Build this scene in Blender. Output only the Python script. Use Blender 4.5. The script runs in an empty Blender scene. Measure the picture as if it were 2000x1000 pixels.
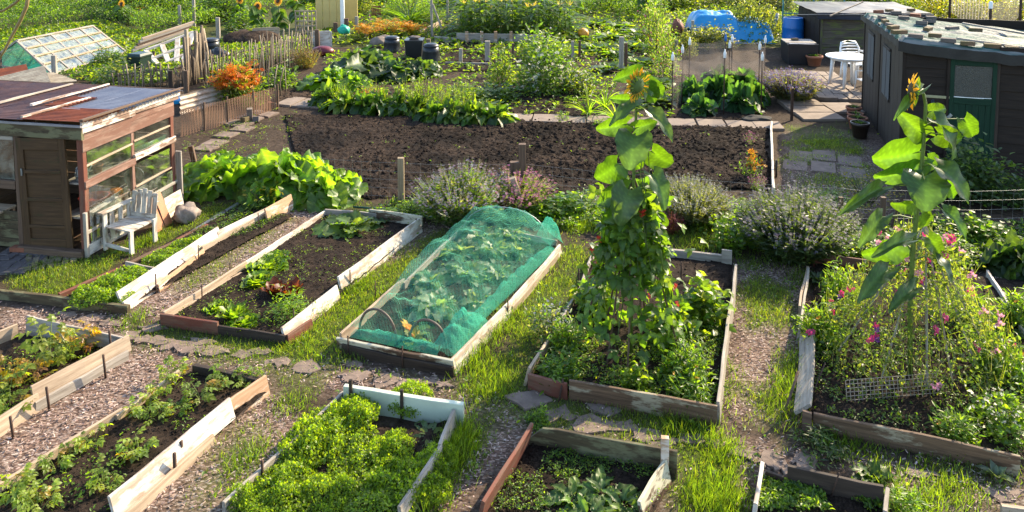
import bpy, math, random
import numpy as np
from mathutils import Vector, Matrix
sc = bpy.context.scene
COL = sc.collection
# ------------------------------------------------------------------ camera, sky, sun
CH, FPX, PPY, PITCH = 4.6, 1440.0, -45.0, math.radians(4.6)
cam = bpy.data.objects.new("camera", bpy.data.cameras.new("camera"))
COL.objects.link(cam)
cam.location = (0, 0, CH); cam.rotation_euler = (math.pi/2 - PITCH, 0, 0)
cam.data.sensor_width = 36; cam.data.lens = FPX/2000*36
cam.data.shift_y = -(500-PPY)/2000
cam.data.clip_start = .1; cam.data.clip_end = 600
sc.camera = cam
SUN_AZ, SUN_EL = math.radians(41), math.radians(31)
W = bpy.data.worlds.new("World"); sc.world = W; W.use_nodes = True
sky = W.node_tree.nodes.new("ShaderNodeTexSky"); sky.sky_type = 'NISHITA'; sky.sun_disc = False
sky.sun_elevation = SUN_EL; sky.sun_rotation = math.pi/2 - SUN_AZ
W.node_tree.links.new(sky.outputs[0], W.node_tree.nodes["Background"].inputs[0])
W.node_tree.nodes["Background"].inputs[1].default_value = 0.15
sl = bpy.data.lights.new("sun", 'SUN'); sl.energy = 4.1; sl.angle = math.radians(.5); sl.color = (1, .84, .59)
so = bpy.data.objects.new("sun", sl); COL.objects.link(so)
SV = Vector((math.cos(SUN_AZ)*math.cos(SUN_EL), math.sin(SUN_AZ)*math.cos(SUN_EL), math.sin(SUN_EL)))
so.rotation_euler = SV.to_track_quat('Z', 'Y').to_euler(); so.location = (20, 20, 20)
sc.view_settings.view_transform = 'Standard'; sc.view_settings.look = 'None'
sc.view_settings.exposure = 1.68; sc.view_settings.gamma = 1
sc.cycles.max_bounces = 8; sc.cycles.transparent_max_bounces = 24
sc.cycles.caustics_reflective = False; sc.cycles.caustics_refractive = False
# ------------------------------------------------------------------ photo <-> place
cp, sp_ = math.cos(PITCH), math.sin(PITCH)
def ray(px, py):
    a, b = (px-1000)/FPX, -(py-PPY)/FPX
    return np.array([a, b*sp_+cp, b*cp-sp_])
def G(px, py, z=0.0):
    d = ray(px, py); t = (z-CH)/d[2]
    return Vector((d[0]*t, d[1]*t, z))
def at(px, py, Y):
    d = ray(px, py); t = Y/d[1]
    return Vector((d[0]*t, Y, CH+d[2]*t))
def mpp(py):                       # metres per pixel for things standing at row py
    return G(1001, py).x - G(1000, py).x
def hz(px, py, top):               # height of an upright thing standing at (px,py) whose top is at row top
    return at(px, top, G(px, py).y).z
# ------------------------------------------------------------------ numbers
def RNG(s): return np.random.default_rng(s)
_T = RNG(7).random((256, 256))
def vnoise(x, y, sc_, seed=0, octv=3):
    x = np.asarray(x)/sc_ + seed*17.3; y = np.asarray(y)/sc_ + seed*9.1
    out = 0; amp = 1; tot = 0
    for k in range(octv):
        xi, yi = np.floor(x).astype(int), np.floor(y).astype(int)
        fx, fy = x-xi, y-yi; fx = fx*fx*(3-2*fx); fy = fy*fy*(3-2*fy)
        g = lambda i, j: _T[(xi+i) % 256, (yi+j) % 256]
        out = out + amp*((g(0,0)*(1-fx)+g(1,0)*fx)*(1-fy)+(g(0,1)*(1-fx)+g(1,1)*fx)*fy)
        tot += amp; amp *= .5; x = x*2.03+5; y = y*2.03+3
    return out/tot
def inpoly(x, y, poly):
    r = np.zeros(np.shape(x), bool); n = len(poly)
    for i in range(n):
        x0, y0 = poly[i][0], poly[i][1]; x1, y1 = poly[(i+1) % n][0], poly[(i+1) % n][1]
        if y0 == y1: continue
        c = ((y0 > y) != (y1 > y)) & (x < (x1-x0)*(y-y0)/(y1-y0)+x0)
        r ^= c
    return r
def nrm(v): return v/np.maximum(np.linalg.norm(v, axis=-1, keepdims=True), 1e-9)
def frames(d, n):                  # columns: axis, side, normal
    x = nrm(d); z = nrm(n - x*np.sum(n*x, -1, keepdims=True)); y = np.cross(z, x)
    return np.stack([x, y, z], -1)
# ------------------------------------------------------------------ mesh builder
class MB:
    def __init__(s): s.V = []; s.Q = []; s.T = []; s.N = []; s.C = []; s.n = 0
    def add(s, v, f, col=(1, 1, 1)):
        v = np.asarray(v, float).reshape(-1, 3); m = len(v)
        c = np.asarray(col, float)
        s.C.append(np.broadcast_to(c, (m, 3)) if c.ndim == 1 else c.reshape(-1, 3)); s.V.append(v)
        if isinstance(f, np.ndarray):
            (s.Q if f.shape[1] == 4 else s.T).append(f+s.n)
        else:
            for q in f:
                if len(q) == 4: s.Q.append(np.array([q])+s.n)
                elif len(q) == 3: s.T.append(np.array([q])+s.n)
                else: s.N.append([i+s.n for i in q])
        s.n += m
        return s
    def scatter(s, tp, pos, R, scale, col):
        tv, tf, tc = tp
        pos = np.asarray(pos, float).reshape(-1, 3); n = len(pos)
        if n == 0: return s
        scale = np.asarray(scale, float)
        if scale.ndim == 0: scale = np.full(n, float(scale))
        if scale.ndim == 1: scale = np.repeat(scale[:, None], 3, 1)
        lv = tv[None]*scale[:, None, :]
        v = np.einsum('nij,nkj->nki', R, lv) + pos[:, None, :]
        c = np.clip(np.broadcast_to(np.asarray(col, float), (n, 3))[:, None, :]*tc[None, :, None], 0, 1)
        for f in tf:
            ff = (f[None]+(np.arange(n)*len(tv))[:, None, None]).reshape(-1, f.shape[1])
            (s.Q if f.shape[1] == 4 else s.T).append(ff+s.n)
        s.V.append(v.reshape(-1, 3)); s.C.append(c.reshape(-1, 3)); s.n += n*len(tv)
        return s
    def box(s, x0, x1, y0, y1, z0, z1, col=(1, 1, 1)):
        v = [(x, y, z) for z in (z0, z1) for y in (y0, y1) for x in (x0, x1)]
        return s.add(v, np.array([(0,2,3,1),(4,5,7,6),(0,1,5,4),(2,6,7,3),(0,4,6,2),(1,3,7,5)]), col)
    def obox(s, a, b, w, h, up=(0, 0, 1), col=(1, 1, 1)):      # bar from a to b, w wide, h along up
        a = np.array(a, float); b = np.array(b, float); d = b-a; L = np.linalg.norm(d); d = d/L
        u = np.array(up, float); u = nrm(u-d*u.dot(d)); r = np.cross(d, u)
        v = [p+r*i*w/2+u*j*h/2 for p in (a, b) for j in (-1, 1) for i in (-1, 1)]
        return s.add(v, np.array([(0,1,3,2),(4,6,7,5),(0,4,5,1),(2,3,7,6),(0,2,6,4),(1,5,7,3)]), col)
    def tube(s, pts, rad, k=6, col=(1, 1, 1), cap=True):
        p = np.array([tuple(q) for q in pts], float); n = len(p)
        rad = np.broadcast_to(np.asarray(rad, float), (n,))
        t = np.gradient(p, axis=0) if n > 2 else np.repeat((p[1:]-p[:1]), 2, 0)
        t = nrm(t); ref = np.array([0, 0, 1.]) if abs(t[0][2]) < .9 else np.array([1., 0, 0])
        u = nrm(np.cross(t, ref)); w = np.cross(t, u)
        a = np.linspace(0, 2*np.pi, k, endpoint=False)
        v = p[:, None]+rad[:, None, None]*(np.cos(a)[None, :, None]*u[:, None]+np.sin(a)[None, :, None]*w[:, None])
        i = np.arange(n-1)[:, None]*k; j = np.arange(k)[None]; j2 = (j+1) % k
        f = np.stack([i+j, i+k+j, i+k+j2, i+j2], -1).reshape(-1, 4)
        base = s.n; s.add(v.reshape(-1, 3), f, col)
        if cap: s.N += [[base+q for q in range(k)], [base+(n-1)*k+q for q in range(k-1, -1, -1)]]
        return s
    def lathe(s, prof, k=24, o=(0, 0, 0), col=(1, 1, 1), sx=1, sy=1):
        a = np.linspace(0, 2*np.pi, k, endpoint=False); n = len(prof)
        v = np.array([[(r*np.cos(t)*sx+o[0], r*np.sin(t)*sy+o[1], z+o[2]) for t in a] for r, z in prof])
        i = np.arange(n-1)[:, None]*k; j = np.arange(k)[None]; j2 = (j+1) % k
        f = np.stack([i+j, i+j2, i+k+j2, i+k+j], -1).reshape(-1, 4)
        return s.add(v.reshape(-1, 3), f, col)
    def sheet(s, X, Y, Z, col=(1, 1, 1)):                       # 2-D arrays
        n, m = X.shape; i = np.arange(n-1)[:, None]*m; j = np.arange(m-1)[None]
        f = np.stack([i+j, i+m+j, i+m+j+1, i+j+1], -1).reshape(-1, 4)
        return s.add(np.stack([X, Y, Z], -1).reshape(-1, 3), f, col)
    def mesh(s, name, mat, smooth=True):
        me = bpy.data.meshes.new(name)
        V = np.concatenate(s.V); C = np.concatenate(s.C)
        L = [q.ravel() for q in s.T]+[q.ravel() for q in s.Q]+[np.array(q) for q in s.N]
        sizes = np.concatenate([np.full(len(q), 3) for q in s.T]+[np.full(len(q), 4) for q in s.Q]+[np.array([len(q)]) for q in s.N]).astype(np.int32)
        loops = np.concatenate(L).astype(np.int32)
        me.vertices.add(len(V)); me.vertices.foreach_set("co", V.astype(np.float32).ravel())
        me.loops.add(len(loops)); me.loops.foreach_set("vertex_index", loops)
        me.polygons.add(len(sizes)); st = np.zeros(len(sizes), np.int32); st[1:] = np.cumsum(sizes)[:-1]
        me.polygons.foreach_set("loop_start", st)
        me.polygons.foreach_set("use_smooth", np.full(len(sizes), bool(smooth)))
        at_ = me.color_attributes.new("col", 'FLOAT_COLOR', 'POINT')
        at_.data.foreach_set("color", np.concatenate([C, np.ones((len(C), 1))], 1).astype(np.float32).ravel())
        me.update(calc_edges=True); me.validate()
        for m_ in (mat if isinstance(mat, (list, tuple)) else [mat]): me.materials.append(m_)
        return me
    def obj(s, name, mat, parent=None, smooth=True, loc=None, rz=0):
        return ob(name, s.mesh(name, mat, smooth), parent, loc, rz)
def ob(name, me, parent=None, loc=None, rz=0, scale=None):
    o = bpy.data.objects.new(name, me); COL.objects.link(o)
    if parent: o.parent = parent
    if loc is not None: o.location = loc
    if rz: o.rotation_euler.z = rz
    if scale is not None: o.scale = scale
    return o
def tag(o, label, cat, group=None, kind=None):
    o["label"] = label; o["category"] = cat
    if group: o["group"] = group
    if kind: o["kind"] = kind
    return o
def thing(name, label, cat, loc=(0, 0, 0), rz=0, group=None, scale=None):
    return tag(ob(name, None, None, loc, rz, scale), label, cat, group)
def stuff(o, label=None, cat=None):
    o["kind"] = "stuff"
    if label: o["label"] = label; o["category"] = cat
    return o
def struct(o): o["kind"] = "structure"; return o
ORD = "first second third fourth fifth sixth seventh eighth ninth tenth eleventh twelfth thirteenth fourteenth fifteenth sixteenth".split()
# ------------------------------------------------------------------ materials
_M = {}
def newmat(name):
    m = bpy.data.materials.new(name); m.use_nodes = True; nt = m.node_tree
    return m, nt, nt.nodes["Principled BSDF"], nt.nodes["Material Output"]
def N(nt, t, **kw):
    n = nt.nodes.new("ShaderNode"+t)
    for k, v in kw.items():
        if k.startswith("i_"): n.inputs[int(k[2:]) if k[2:].isdigit() else k[2:]].default_value = v
        else: setattr(n, k, v)
    return n
def LK(nt, a, b): nt.links.new(a, b)
def rgba(c): return (c[0], c[1], c[2], 1)
def coords(nt, scale=(1, 1, 1), kind="Object"):
    tc = N(nt, "TexCoord"); mp = N(nt, "Mapping"); mp.inputs["Scale"].default_value = scale
    LK(nt, tc.outputs[kind], mp.inputs[0]); return mp.outputs[0]
def noise(nt, vec, scale, detail=5, rough=.6):
    n = N(nt, "TexNoise"); n.inputs["Scale"].default_value = scale; n.inputs["Detail"].default_value = detail; n.inputs["Roughness"].default_value = rough
    if vec is not None: LK(nt, vec, n.inputs["Vector"])
    return n.outputs["Fac"]
def ramp(nt, fac, stops):
    r = N(nt, "ValToRGB"); el = r.color_ramp.elements
    while len(el) < len(stops): el.new(.5)
    for e, (p, c) in zip(el, stops): e.position = p; e.color = rgba(c) if not isinstance(c, (int, float)) else (c, c, c, 1)
    LK(nt, fac, r.inputs[0]); return r.outputs[0]
def mixc(nt, fac, a, b, mode='MIX'):
    m = N(nt, "Mix", data_type='RGBA', blend_type=mode)
    for s_, v in ((m.inputs[0], fac), (m.inputs[6], a), (m.inputs[7], b)):
        if hasattr(v, "is_output") or isinstance(v, bpy.types.NodeSocket): LK(nt, v, s_)
        elif isinstance(v, (int, float)): s_.default_value = v
        else: s_.default_value = rgba(v)
    return m.outputs[2]
def bump(nt, h, strength, dist, bs):
    b = N(nt, "Bump"); b.inputs["Strength"].default_value = strength; b.inputs["Distance"].default_value = dist
    LK(nt, h, b.inputs["Height"]); LK(nt, b.outputs[0], bs.inputs["Normal"]); return b.outputs[0]
def leafmat(name, trans=.46, rough=.42, gain=(4.1, 3.9, .8), spec=.4, nz=.35, nscale=9):
    if name in _M: return _M[name]
    m, nt, bs, out = newmat(name)
    a = N(nt, "Attribute", attribute_name="col")
    f = noise(nt, coords(nt), nscale, 3)
    c = mixc(nt, nz, a.outputs["Color"], ramp(nt, f, [(.3, .25), (.7, 1.6)]), 'MULTIPLY')
    LK(nt, c, bs.inputs["Base Color"]); bs.inputs["Roughness"].default_value = rough
    bs.inputs["Specular IOR Level"].default_value = spec
    tr = N(nt, "BsdfTranslucent"); LK(nt, mixc(nt, 1, c, gain, 'MULTIPLY'), tr.inputs[0])
    mx = N(nt, "MixShader"); mx.inputs[0].default_value = trans
    LK(nt, bs.outputs[0], mx.inputs[1]); LK(nt, tr.outputs[0], mx.inputs[2]); LK(nt, mx.outputs[0], out.inputs[0])
    _M[name] = m; return m
def surf(name, col, rough=.7, var=.35, nscale=6, metal=0, bmp=.2, bscale=30, scale=(1, 1, 1), c2=None, spec=.4, attr=False):
    if name in _M: return _M[name]
    m, nt, bs, out = newmat(name); v = coords(nt, scale)
    f = noise(nt, v, nscale, 6, .65)
    if attr:
        a = N(nt, "Attribute", attribute_name="col"); base = a.outputs["Color"]
        c = mixc(nt, 1, base, ramp(nt, f, [(.25, 1-var), (.75, 1+var)]), 'MULTIPLY')
    else:
        c2 = c2 or tuple(x*(1-var) for x in col)
        c = ramp(nt, f, [(.32, c2), (.68, col)])
    LK(nt, c, bs.inputs["Base Color"]); bs.inputs["Roughness"].default_value = rough; bs.inputs["Metallic"].default_value = metal
    bs.inputs["Specular IOR Level"].default_value = spec
    if bmp: bump(nt, noise(nt, v, bscale, 4), bmp, .01, bs)
    _M[name] = m; return m
def wood(name, c1, c2, paint=None, peel=.5, axis=0, dirt=.35):
    if name in _M: return _M[name]
    m, nt, bs, out = newmat(name)
    s = [14, 14, 14]; s[axis] = .9
    v = coords(nt, s)
    oi = N(nt, "ObjectInfo"); av = N(nt, "VectorMath", operation='ADD'); LK(nt, v, av.inputs[0])
    cb = N(nt, "CombineXYZ"); ml = N(nt, "Math", operation='MULTIPLY'); ml.inputs[1].default_value = 40
    LK(nt, oi.outputs["Random"], ml.inputs[0]); LK(nt, ml.outputs[0], cb.inputs[axis]); LK(nt, cb.outputs[0], av.inputs[1]); v = av.outputs[0]
    g = noise(nt, v, 2.2, 7, .7)
    c = ramp(nt, g, [(.3, c1), (.7, c2)])
    h = g
    if paint:
        s2 = [5, 5, 5]; s2[axis] = 1.4
        v2 = coords(nt, s2); a2 = N(nt, "VectorMath", operation='ADD'); LK(nt, v2, a2.inputs[0]); LK(nt, cb.outputs[0], a2.inputs[1])
        pn = noise(nt, a2.outputs[0], 1.6, 8, .68)
        k = ramp(nt, pn, [(peel-.035, 0.), (peel+.035, 1.)])
        pc = mixc(nt, ramp(nt, noise(nt, a2.outputs[0], 4, 6), [(.3, 0.), (.75, dirt)]), paint, tuple(x*.45 for x in paint))
        c = mixc(nt, k, c, pc)
    LK(nt, c, bs.inputs["Base Color"]); bs.inputs["Roughness"].default_value = .72; bs.inputs["Specular IOR Level"].default_value = .25
    bump(nt, h, .35, .006, bs)
    _M[name] = m; return m
def glassmat(name, col=(.9, .95, .92), tr=.86, dirt=(.4, .38, .32), damt=.07):
    if name in _M: return _M[name]
    m, nt, bs, out = newmat(name)
    t = N(nt, "BsdfTransparent"); t.inputs[0].default_value = rgba(col)
    gl = N(nt, "BsdfGlossy"); gl.inputs["Roughness"].default_value = .06; gl.inputs[0].default_value = (.9, .9, .9, 1)
    df = N(nt, "BsdfDiffuse"); df.inputs[0].default_value = rgba(dirt)
    f = ramp(nt, noise(nt, coords(nt), 4, 6, .7), [(.4, 0.02), (.8, damt*2)])
    m1 = N(nt, "MixShader"); LK(nt, f, m1.inputs[0]); LK(nt, t.outputs[0], m1.inputs[1]); LK(nt, df.outputs[0], m1.inputs[2])
    lw = N(nt, "LayerWeight"); lw.inputs[0].default_value = .25
    fr = N(nt, "Math", operation='MULTIPLY_ADD'); fr.inputs[1].default_value = .6; fr.inputs[2].default_value = 1-tr-.1
    LK(nt, lw.outputs["Facing"], fr.inputs[0])
    m2 = N(nt, "MixShader"); LK(nt, fr.outputs[0], m2.inputs[0]); LK(nt, m1.outputs[0], m2.inputs[1]); LK(nt, gl.outputs[0], m2.inputs[2])
    LK(nt, m2.outputs[0], out.inputs[0]); _M[name] = m; return m
def netmat(name, col, cover=.45, mesh=.02):
    if name in _M: return _M[name]
    m, nt, bs, out = newmat(name)
    tc = coords(nt, (1/mesh,)*3); sx = N(nt, "SeparateXYZ"); LK(nt, tc, sx.inputs[0])
    def line(o):
        a = N(nt, "Math", operation='PINGPONG'); a.inputs[1].default_value = .5; LK(nt, o, a.inputs[0])
        b = N(nt, "Math", operation='LESS_THAN'); b.inputs[1].default_value = cover*.27; LK(nt, a.outputs[0], b.inputs[0]); return b.outputs[0]
    mx = N(nt, "Math", operation='MAXIMUM'); LK(nt, line(sx.outputs[0]), mx.inputs[0])
    ad = N(nt, "Math", operation='ADD'); LK(nt, sx.outputs[1], ad.inputs[0]); LK(nt, sx.outputs[2], ad.inputs[1])
    LK(nt, line(ad.outputs[0]), mx.inputs[1])
    tr = N(nt, "BsdfTransparent"); d = N(nt, "BsdfDiffuse"); d.inputs[0].default_value = rgba(col)
    tl = N(nt, "BsdfTranslucent"); tl.inputs[0].default_value = rgba(col)
    dd = N(nt, "MixShader"); dd.inputs[0].default_value = .4; LK(nt, d.outputs[0], dd.inputs[1]); LK(nt, tl.outputs[0], dd.inputs[2])
    ms = N(nt, "MixShader"); LK(nt, mx.outputs[0], ms.inputs[0]); LK(nt, tr.outputs[0], ms.inputs[1]); LK(nt, dd.outputs[0], ms.inputs[2])
    LK(nt, ms.outputs[0], out.inputs[0]); _M[name] = m; return m
def soilmat(name, dark, light, bias=.5):
    if name in _M: return _M[name]
    m, nt, bs, out = newmat(name); v = coords(nt)
    f = noise(nt, v, 9, 8, .75); f2 = noise(nt, v, .9, 3)
    c = ramp(nt, f, [(.38, dark), (.58, tuple((a+b)/2 for a, b in zip(dark, light))), (.74, light)])
    c = mixc(nt, ramp(nt, f2, [(.35, 0.), (.65, 1.)]), c, tuple(x*.55 for x in dark)) if bias < .5 else c
    vo = N(nt, "TexVoronoi"); vo.inputs["Scale"].default_value = 45; LK(nt, v, vo.inputs["Vector"])
    c = mixc(nt, .5, c, ramp(nt, vo.outputs["Color"], [(.2, .5), (.9, 1.5)]), 'MULTIPLY')
    LK(nt, c, bs.inputs["Base Color"]); bs.inputs["Roughness"].default_value = .95; bs.inputs["Specular IOR Level"].default_value = .1
    bump(nt, f, .9, .04, bs); _M[name] = m; return m
LEAF = leafmat("leaf"); LEAFS = leafmat("glossy leaf", .4, .45, spec=.35); PETAL = leafmat("petal", .35, .6, (1.2, 1.2, 1.2), nz=.1)
STEM = leafmat("stem", .12, .55, nz=.25); DRYM = surf("dry matter", (1, 1, 1), .85, .3, 8, attr=True, bmp=0)
SOIL = soilmat("soil", (.012, .0085, .0065), (.058, .039, .027)); SOILD = soilmat("dry soil", (.022, .015, .011), (.12, .08, .055))
METAL = surf("galvanised wire", (.35, .37, .37), .45, .3, 10, .8, 0); BLACKP = surf("black plastic", (.018, .019, .022), .38, .3, 4, bmp=.05)
IRON = surf("rusty iron", (.075, .04, .026), .8, .5, 20, .2)
W_CHAIR = wood('peeling white chair paint', (.2, .15, .11), (.4, .33, .26), (.62, .58, .5), .47, 0, .9)
W_GREY = wood("weathered grey wood", (.16, .13, .10), (.42, .37, .31)); W_BROWN = wood("brown wood", (.05, .03, .02), (.16, .10, .065))
W_DARK = wood("dark wood", (.018, .012, .009), (.06, .042, .03)); W_LIGHT = wood("pale wood", (.22, .155, .10), (.48, .37, .265))
W_WHITE = wood("flaking white paint", (.28, .2, .14), (.45, .36, .28), (.68, .61, .52), .46, 0, .85); W_CREAM = wood("flaking cream paint", (.045, .028, .018), (.14, .085, .05), (.52, .47, .34), .5)
W_RED = wood("red brown paint", (.09, .045, .03), (.2, .1, .065), (.16, .055, .035), .48); W_PEEL = wood("brown board with paint remains", (.05, .03, .018), (.2, .12, .07), (.36, .3, .2), .57)
W_OLIVE = wood("mossy brown board", (.03, .022, .013), (.10, .075, .04), (.15, .14, .075), .52); W_ORANGE = wood("orange board", (.3, .17, .09), (.5, .32, .2), (.66, .55, .45), .56)
# ------------------------------------------------------------------ leaf templates (unit length along +x, normal +z)
def leaf_t(nx=4, ny=2, w=.5, p=.8, q=.9, fold=.25, droop=.25, wave=0, heart=0, wn=3, seed=0, vein=.25, tipd=0):
    u = np.linspace(0, 1, nx+1)[:, None]; v = np.linspace(-1, 1, ny+1)[None, :]
    wd = w*np.sin(np.pi*np.clip(u, .03, .985)**p)**q
    x = u - heart*np.abs(v)**1.5*(1-u)**3 + 0*v
    y = v*wd/2
    ph = seed*1.7
    z = np.abs(v)*fold*wd - droop*u**2 + tipd*u**4 + wave*np.abs(v)**2*np.sin(u*wn*6.28+ph+np.sign(v)*1.3)
    y = y*(1+ .5*wave*np.abs(v)*np.sin(u*wn*9+ph))
    tc = 1 + vein*np.exp(-(v*4)**2) - .12*np.abs(v) + 0*u
    if nx > 15: s_ = ((u-.42*np.abs(v))*7) % 1; tc = tc+vein*.9*(np.abs(s_-.5) < .09)*(np.abs(v) < .92); z = z+.006*np.sin(((u-.42*np.abs(v))*7)*6.283)*np.abs(v)
    n, m = x.shape; i = np.arange(n-1)[:, None]*m; j = np.arange(m-1)[None]
    f = np.stack([i+j, i+m+j, i+m+j+1, i+j+1], -1).reshape(-1, 4)
    return (np.stack([x, y, z], -1).reshape(-1, 3), [f], tc.reshape(-1))
OVAL = leaf_t(3, 2, .55); LANCE = leaf_t(3, 2, .26, .8, .9, .3, .3); ROUND = leaf_t(4, 2, .95, .8, .6, .12, .2, heart=.15)
HEART = leaf_t(5, 4, .95, .55, .75, .12, .3, .03, heart=.28); RUFF = leaf_t(6, 4, .7, .9, .7, .1, .1, .09, wn=2.5); BROAD = leaf_t(6, 4, .55, .85, .7, .25, .35, .04, wn=2)
BLADE = leaf_t(3, 1, .05, .5, .6, 0, .35); STRAP = leaf_t(6, 2, .09, .5, .5, .3, .75); CORNL = leaf_t(7, 2, .10, .55, .6, .35, 1.0)
TINY = (np.array([(0, 0, 0), (.5, .3, .06), (1, 0, -.08), (.5, -.3, .06)]), [np.array([(0, 3, 2, 1)])], np.array([1, 1, 1.05, 1]))
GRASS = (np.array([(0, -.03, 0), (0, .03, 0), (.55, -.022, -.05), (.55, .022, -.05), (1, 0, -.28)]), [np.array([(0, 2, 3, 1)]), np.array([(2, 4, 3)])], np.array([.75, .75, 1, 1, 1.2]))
def star_t(n=6, w=.45, cup=.15, notch=0):
    V = []; F = []; C = []
    for k in range(n):
        a = 2*math.pi*k/n; ca, sa = math.cos(a), math.sin(a)
        for (r, s) in ((.12, 0), (.6, w/2), (1, 0), (.6, -w/2)):
            V.append((r*ca-s*sa, r*sa+s*ca, cup*r*r)); C.append(.85+.2*r)
        F.append([4*k, 4*k+3, 4*k+2, 4*k+1])
    return (np.array(V), [np.array(F)], np.array(C))
STAR = star_t(); DAISY = star_t(10, .3, .05); FLUFF = star_t(9, .35, .35)
def tri_t(L, ang=.9, droop=.2):            # three leaflets
    V = []; F = []; C = []; n = 0
    for k, (a, s, x0) in enumerate(((0, 1, .3), (ang, .85, .2), (-ang, .85, .2))):
        v, f, c = L; ca, sa = math.cos(a), math.sin(a)
        w = v*s*.65; w = np.stack([w[:, 0]*ca-w[:, 1]*sa+x0, w[:, 0]*sa+w[:, 1]*ca, w[:, 2]-droop*.2], -1)
        V.append(w); C.append(c); F.append(f[0]+n); n += len(v)
    return (np.concatenate(V), [np.concatenate(F)], np.concatenate(C))
BEAN = tri_t(leaf_t(3, 2, .8, .65, .75, .12, .35), 1.5)
PARS = tri_t(TINY, .8)
PINN = None
def pinnate():
    V = []; F = []; C = []; n = 0; v, f, c = leaf_t(3, 2, .78, .75, .8, .2, .3)
    for (x0, a, s) in ((.62, 0, .42), (.55, 1.1, .34), (.55, -1.1, .34), (.3, 1.2, .28), (.3, -1.2, .28)):
        ca, sa = math.cos(a), math.sin(a); w = v*s
        V.append(np.stack([w[:, 0]*ca-w[:, 1]*sa+x0, w[:, 0]*sa+w[:, 1]*ca, w[:, 2]-.25*x0**2], -1)); C.append(c); F.append(f[0]+n); n += len(v)
    V.append(np.array([(0, -.012, 0), (0, .012, 0), (.62, .008, -.1), (.62, -.008, -.1)])); C.append(np.full(4, .8)); F.append(np.array([(0, 3, 2, 1)])+n)
    return (np.concatenate(V), [np.concatenate(F)], np.concatenate(C))
PINN = pinnate()
# ------------------------------------------------------------------ colours (base colours, tints of real leaves)
def pal(rng, n, cols, var=.22):
    cols = np.array(cols, float); c = cols[rng.integers(0, len(cols), n)]
    return c*(1+rng.uniform(-var, var, (n, 1)))*(1+rng.uniform(-.06, .06, (n, 3)))
GR = [(.055, .10, .016), (.075, .125, .018), (.04, .08, .016)]; GD = [(.028, .06, .018), (.04, .075, .02), (.03, .055, .014)]
GY = [(.105, .145, .016), (.085, .125, .016), (.12, .15, .02)]; GB = [(.05, .085, .04), (.065, .10, .05), (.04, .07, .03)]
GL = [(.10, .17, .018), (.13, .19, .02), (.08, .15, .018)]; GG = [(.10, .115, .07), (.13, .14, .09), (.08, .10, .05)]
YEL = [(.27, .20, .03), (.23, .15, .03), (.17, .17, .03)]; BRN = [(.12, .07, .03), (.16, .10, .05)]; REDL = [(.10, .022, .012), (.14, .035, .015), (.08, .03, .015)]
def unit(rng, n, up=None):
    d = nrm(rng.normal(size=(n, 3)))
    if up is not None: d[:, 2] = np.abs(d[:, 2])*up[1]+up[0]; d = nrm(d)
    return d
def stems(mb, rng, n, r, h, rad=.006, col=(.06, .08, .02), lean=1.0, k=4):
    ends = []
    for i in range(n):
        a = rng.uniform(0, 6.28); q = r*math.sqrt(rng.random()); hh = h*rng.uniform(.75, 1)
        e = np.array([q*math.cos(a), q*math.sin(a), hh]); b = e*np.array([.25, .25, 0]); m = (b+e)/2+np.array([-e[0], -e[1], 0])*.1*lean
        mb.tube([b, m, e], [rad, rad*.8, rad*.5], k, col, cap=False); ends.append(e)
    return np.array(ends)
def dome(rng, n, rx, h, clumps=14, tight=.22, z0=.08):         # uneven bush outline: points in clumps through a dome
    cc = unit(rng, clumps, (.0, 1.0))*(rng.uniform(.45, .92, (clumps, 1)))
    k = rng.integers(0, clumps, n); p = cc[k]+rng.normal(size=(n, 3))*tight
    f = rng.random(n) < .3; p[f] = (unit(rng, f.sum(), (0, 1))*rng.random((f.sum(), 1))**.4*.85)
    p[:, 2] = np.abs(p[:, 2]); out = p.copy()
    p = p*np.array([rx, rx, h]); p[:, 2] = np.maximum(p[:, 2], z0*h)
    return p, nrm(out+np.array([0, 0, .25]))
PRO = {}
def proto(key, fn):
    if key not in PRO: PRO[key] = fn()
    return PRO[key]
def p_bush(seed, cols, T=OVAL, n=700, ls=.09, clumps=14, tight=.2, stem=10, flower=None, nf=40, fcol=None, fs=.05, mat=None, ftop=True, up=.5):
    """unit bush: 1 m across, 1 m tall"""
    rng = RNG(seed); mb = MB()
    p, o = dome(rng, n, .5, .95, clumps, tight)
    d = nrm(o*.7+rng.normal(size=(n, 3))*.55); nn = nrm(o*.5+np.array([0, 0, up])+rng.normal(size=(n, 3))*.45)
    mb.scatter(T, p, frames(d, nn), ls*rng.uniform(.6, 1.3, n), pal(rng, n, cols))
    parts = [("foliage", mb.mesh("foliage", mat or LEAF), None)]
    s = MB(); stems(s, rng, stem, .36, .75, .009, (.07, .075, .03)); parts.append(("stem", s.mesh("stem", STEM), None))
    if flower is not None:
        f = MB(); q, oo = dome(rng, nf*3, .5, 1.0, clumps, tight*.7)
        q = q[np.argsort(-(q[:, 2] if ftop else rng.random(nf*3)))[:nf]]; q[:, 2] += .02
        nn = nrm(rng.normal(size=(nf, 3))*.5+np.array([.35, -.1, .9]))
        f.scatter(flower, q, frames(unit(rng, nf), nn), fs*rng.uniform(.7, 1.2, nf), pal(rng, nf, fcol, .15))
        parts.append(("blossom", f.mesh("blossom", PETAL), "stuff"))
    return parts
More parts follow.
